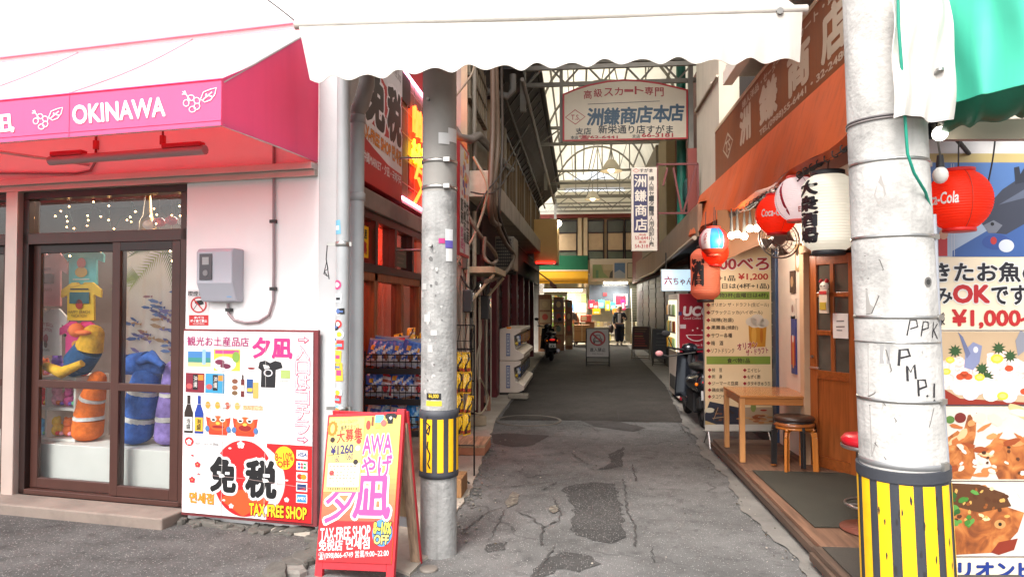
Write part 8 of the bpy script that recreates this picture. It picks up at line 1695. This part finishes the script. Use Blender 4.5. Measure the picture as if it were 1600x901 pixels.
for x, y, r in ((1484, 562, 7), (1478, 580, 7), (1557, 560, 10), (1530, 589, 8), (1566, 618, 9), (1478, 614, 0.1)): pr.ell(x, y, r, r * .72, (240, 214, 60), 4, 16); pr.ell(x, y, r * .6, r * .4, (248, 230, 120), 4.2, 12)
for x, y in ((1506, 584), (1512, 588), (1500, 588), (1576, 575), (1600, 611)): pr.ell(x, y, 7, 5, (206, 80, 40), 4, 10)
b.build('sashimi_picture', fbn)
b, pr = food(635, 749, (226, 214, 200), 'b'); 
pr.poly([(1470, 690), (1496, 672), (1520, 690), (1526, 730), (1516, 748), (1480, 748), (1470, 730)], (0, 0, 0), 2, F1); pr.poly([(1536, 700), (1560, 684), (1600, 690), (1660, 700), (1660, 748), (1560, 748)], (0, 0, 0), 2, F1); pr.poly([(1500, 690), (1512, 648), (1526, 644), (1524, 680), (1514, 720)], (0, 0, 0), 2.3, F1)
rblobs(pr, 26, (1474, 1600), (660, 742), (5, 15), (3, 6), [(196, 112, 56), (222, 150, 90), (160, 76, 34), (236, 190, 140), (206, 128, 70)], 3); rblobs(pr, 12, (1490, 1600), (690, 744), (3, 8), (2, 4), [(246, 236, 220), (240, 220, 196)], 4); rblobs(pr, 7, (1500, 1600), (690, 740), (2, 4), (1.5, 3), [(70, 40, 24), (96, 54, 30)], 4.4)
rblobs(pr, 6, (1480, 1600), (640, 664), (10, 22), (5, 9), [(240, 226, 200), (226, 196, 140), (236, 214, 190)], 2.6); pr.ell(1500, 652, 9, 8, (120, 40, 30), 3.4); pr.ell(1484, 655, 7, 6, (90, 130, 60), 3.5)
b.build('fried_fish_picture', fbn)
b, pr = food(753, 868, (226, 216, 206), 'c'); 
pr.poly([(1480, 760), (1540, 757), (1570, 790), (1600, 800), (1590, 830), (1560, 862), (1490, 866), (1478, 830)], (0, 0, 0), 2, F1); pr.poly([(1482, 754), (1530, 756), (1570, 770), (1580, 790), (1530, 800), (1490, 790)], (96, 58, 30), 2.2)
rblobs(pr, 30, (1490, 1575), (758, 812), (2, 6), (1.5, 4), [(222, 170, 90), (240, 216, 160), (150, 84, 36), (90, 50, 24)], 3); rblobs(pr, 16, (1480, 1524), (766, 826), (3, 9), (3, 6), [(70, 130, 50), (96, 156, 70), (50, 100, 44)], 3.8); pr.poly([(1548, 862), (1560, 846), (1590, 840), (1584, 858), (1560, 866)], (140, 50, 30), 3)
pr.ell(1562, 818, 9, 7, (206, 150, 90), 3.2); pr.ell(1562, 818, 3, 3, (30, 24, 20), 3.4, 8); pr.poly([(1580, 756), (1640, 756), (1640, 800), (1600, 786)], (236, 232, 228), 3)
b.build('steamed_fish_picture', fbn)
b = MB(FB); pr = Pr(b, onplane(lambda u, v: fb_(u, v, -.0006), (0, -1, 0))); pr.text('オリオンビール', 1462, 877, 1680, 901, (34, 60, 140), 2, .05)
for y in (516, 632, 751, 869): pr.line([(1462, y), (XR_, y)], 1.4, (90, 80, 90), 2)
b.build('blue_lettering', fbn)
sp = thing('spot_lamp', 'small black spot lamp peeping out between the fat pole and the green awning', 'lamp', CAM + ray(1462, 205) * 3.35); p = CAM + ray(1462, 205) * 3.35
b = MB(); b.lathe([(.05, 0), (.052, -.09), (.03, -.12)], mat((24, 24, 28), .4, .3), 18, p, Matrix.Rotation(R(140), 3, 'X'), cap=False); b.tube([p, p + Vector((-.02, .05, .12))], .01, M_DARK, 6); b.build('lamp_head', sp); b = MB(); b.sph(p + Vector((.015, -.01, -.015)), .036, glow((255, 250, 236), 3), 10); b.build('light_bulb', sp)
p = CAM + ray(1469, 255) * 3.4; b = MB(); b.tube([p + Vector((0, 0, .04)), p + Vector((0, 0, -.02))], [.014, .02], mat((40, 38, 40), .5), 10); b.sph(p + Vector((0, 0, -.06)), .036, mat((240, 238, 232), .3), 12, (1, 1, 1.2)); b.tube([p + Vector((0, 0, .04)), p + Vector((-.03, 0, .25))], .005, M_DARK, 5); b.build('bare_bulb', label='unlit white bulb hanging above the red lantern at the right edge', cat='bulb')
cable([CAM + ray(u, v) * 3.55 for u, v in ((1562, 170), (1556, 210), (1551, 250), (1544, 285))], .004, (40, 36, 36), 'thin dark wire dangling in front of the seafood banner')
p = CAM + ray(1512, 200) * 3.6; b = MB(); b.lathe([(.07, .05), (.075, .0), (.05, -.04), (.01, -.05)], mat((150, 150, 152), .25, .6), 18, p); b.build('spot_lamp', label='grey downlight under the green awning', cat='lamp')
# ================================================================ white scalloped awning over the alley mouth
wa = thing('shop_awning', 'white scalloped awning spanning the mouth of the alley', 'awning', (-.2, 4, 3))
M_WA = mat((204, 198, 189), .7, 0, .05, 2, .08, 14, grime=.14, trans=.14, streak=.16)
L0, R0 = Vector((-1.68, 3.95, 3.30)), Vector((1.28, 4.04, 3.305))
b = MB(); b.grid(lambda s_, t: L0.lerp(R0, s_) + Vector((0, 1.5 * t + .02, 1.15 * t + .012 - .04 * math.sin(math.pi * t))), 24, 8, M_WA); b.build('top_sheet', wa, solid=.004)
b = MB(); b.tube([L0 + Vector((-.03, 0, 0)), R0 + Vector((.03, 0, 0))], .028, M_WA, 12); b.build('front_bar', wa)
b = MB()
def vl(s_, t):
    p = L0.lerp(R0, s_); x = s_ * 14.2
    bot = .292 + (.013 + .006 * math.sin(3.1 * x)) * math.sin(2 * math.pi * x + .5 * math.sin(x * .9)) + .045 * (1 - s_) - .03 * math.sin(math.pi * s_) * .4
    inset = (.07 * t if s_ < .02 else (-.02 * t if s_ > .98 else 0))
    return Vector((p.x + (.12 * (1 - s_) - .03 * s_) * t * .6, p.y - .016 + .035 * math.sin(s_ * 16) * t * .5 + .012 * math.sin(s_ * 89) * t - .05 * math.sin(math.pi * s_) * t, p.z - .006 - bot * t - .022 * math.sin(math.pi * s_) * (1 - t) - .012 * math.sin(math.pi * t) * math.sin(9 * s_)))
b.grid(vl, 200, 10, M_WA); b.build('valance', wa, solid=.004)
b = MB(); 
for x in (-1.5, 1.15): b.tube([(x, 4.0, 3.29), (x, 4.7, 3.35), (x, 5.4, 4.3)], .02, M_STEEL, 8)
b.tube([L0 + Vector((0, 1.5, 1.15)), R0 + Vector((0, 1.5, 1.15))], .03, M_STEEL, 8); b.build('folding_arm', wa)
cable([CAM + ray(u, v) * z for u, v, z in ((380, -25, 4.8), (425, 5, 4.6), (472, 42, 4.15))], .006, (50, 44, 44), 'thin cable from the white awning bar up to the shop wall')
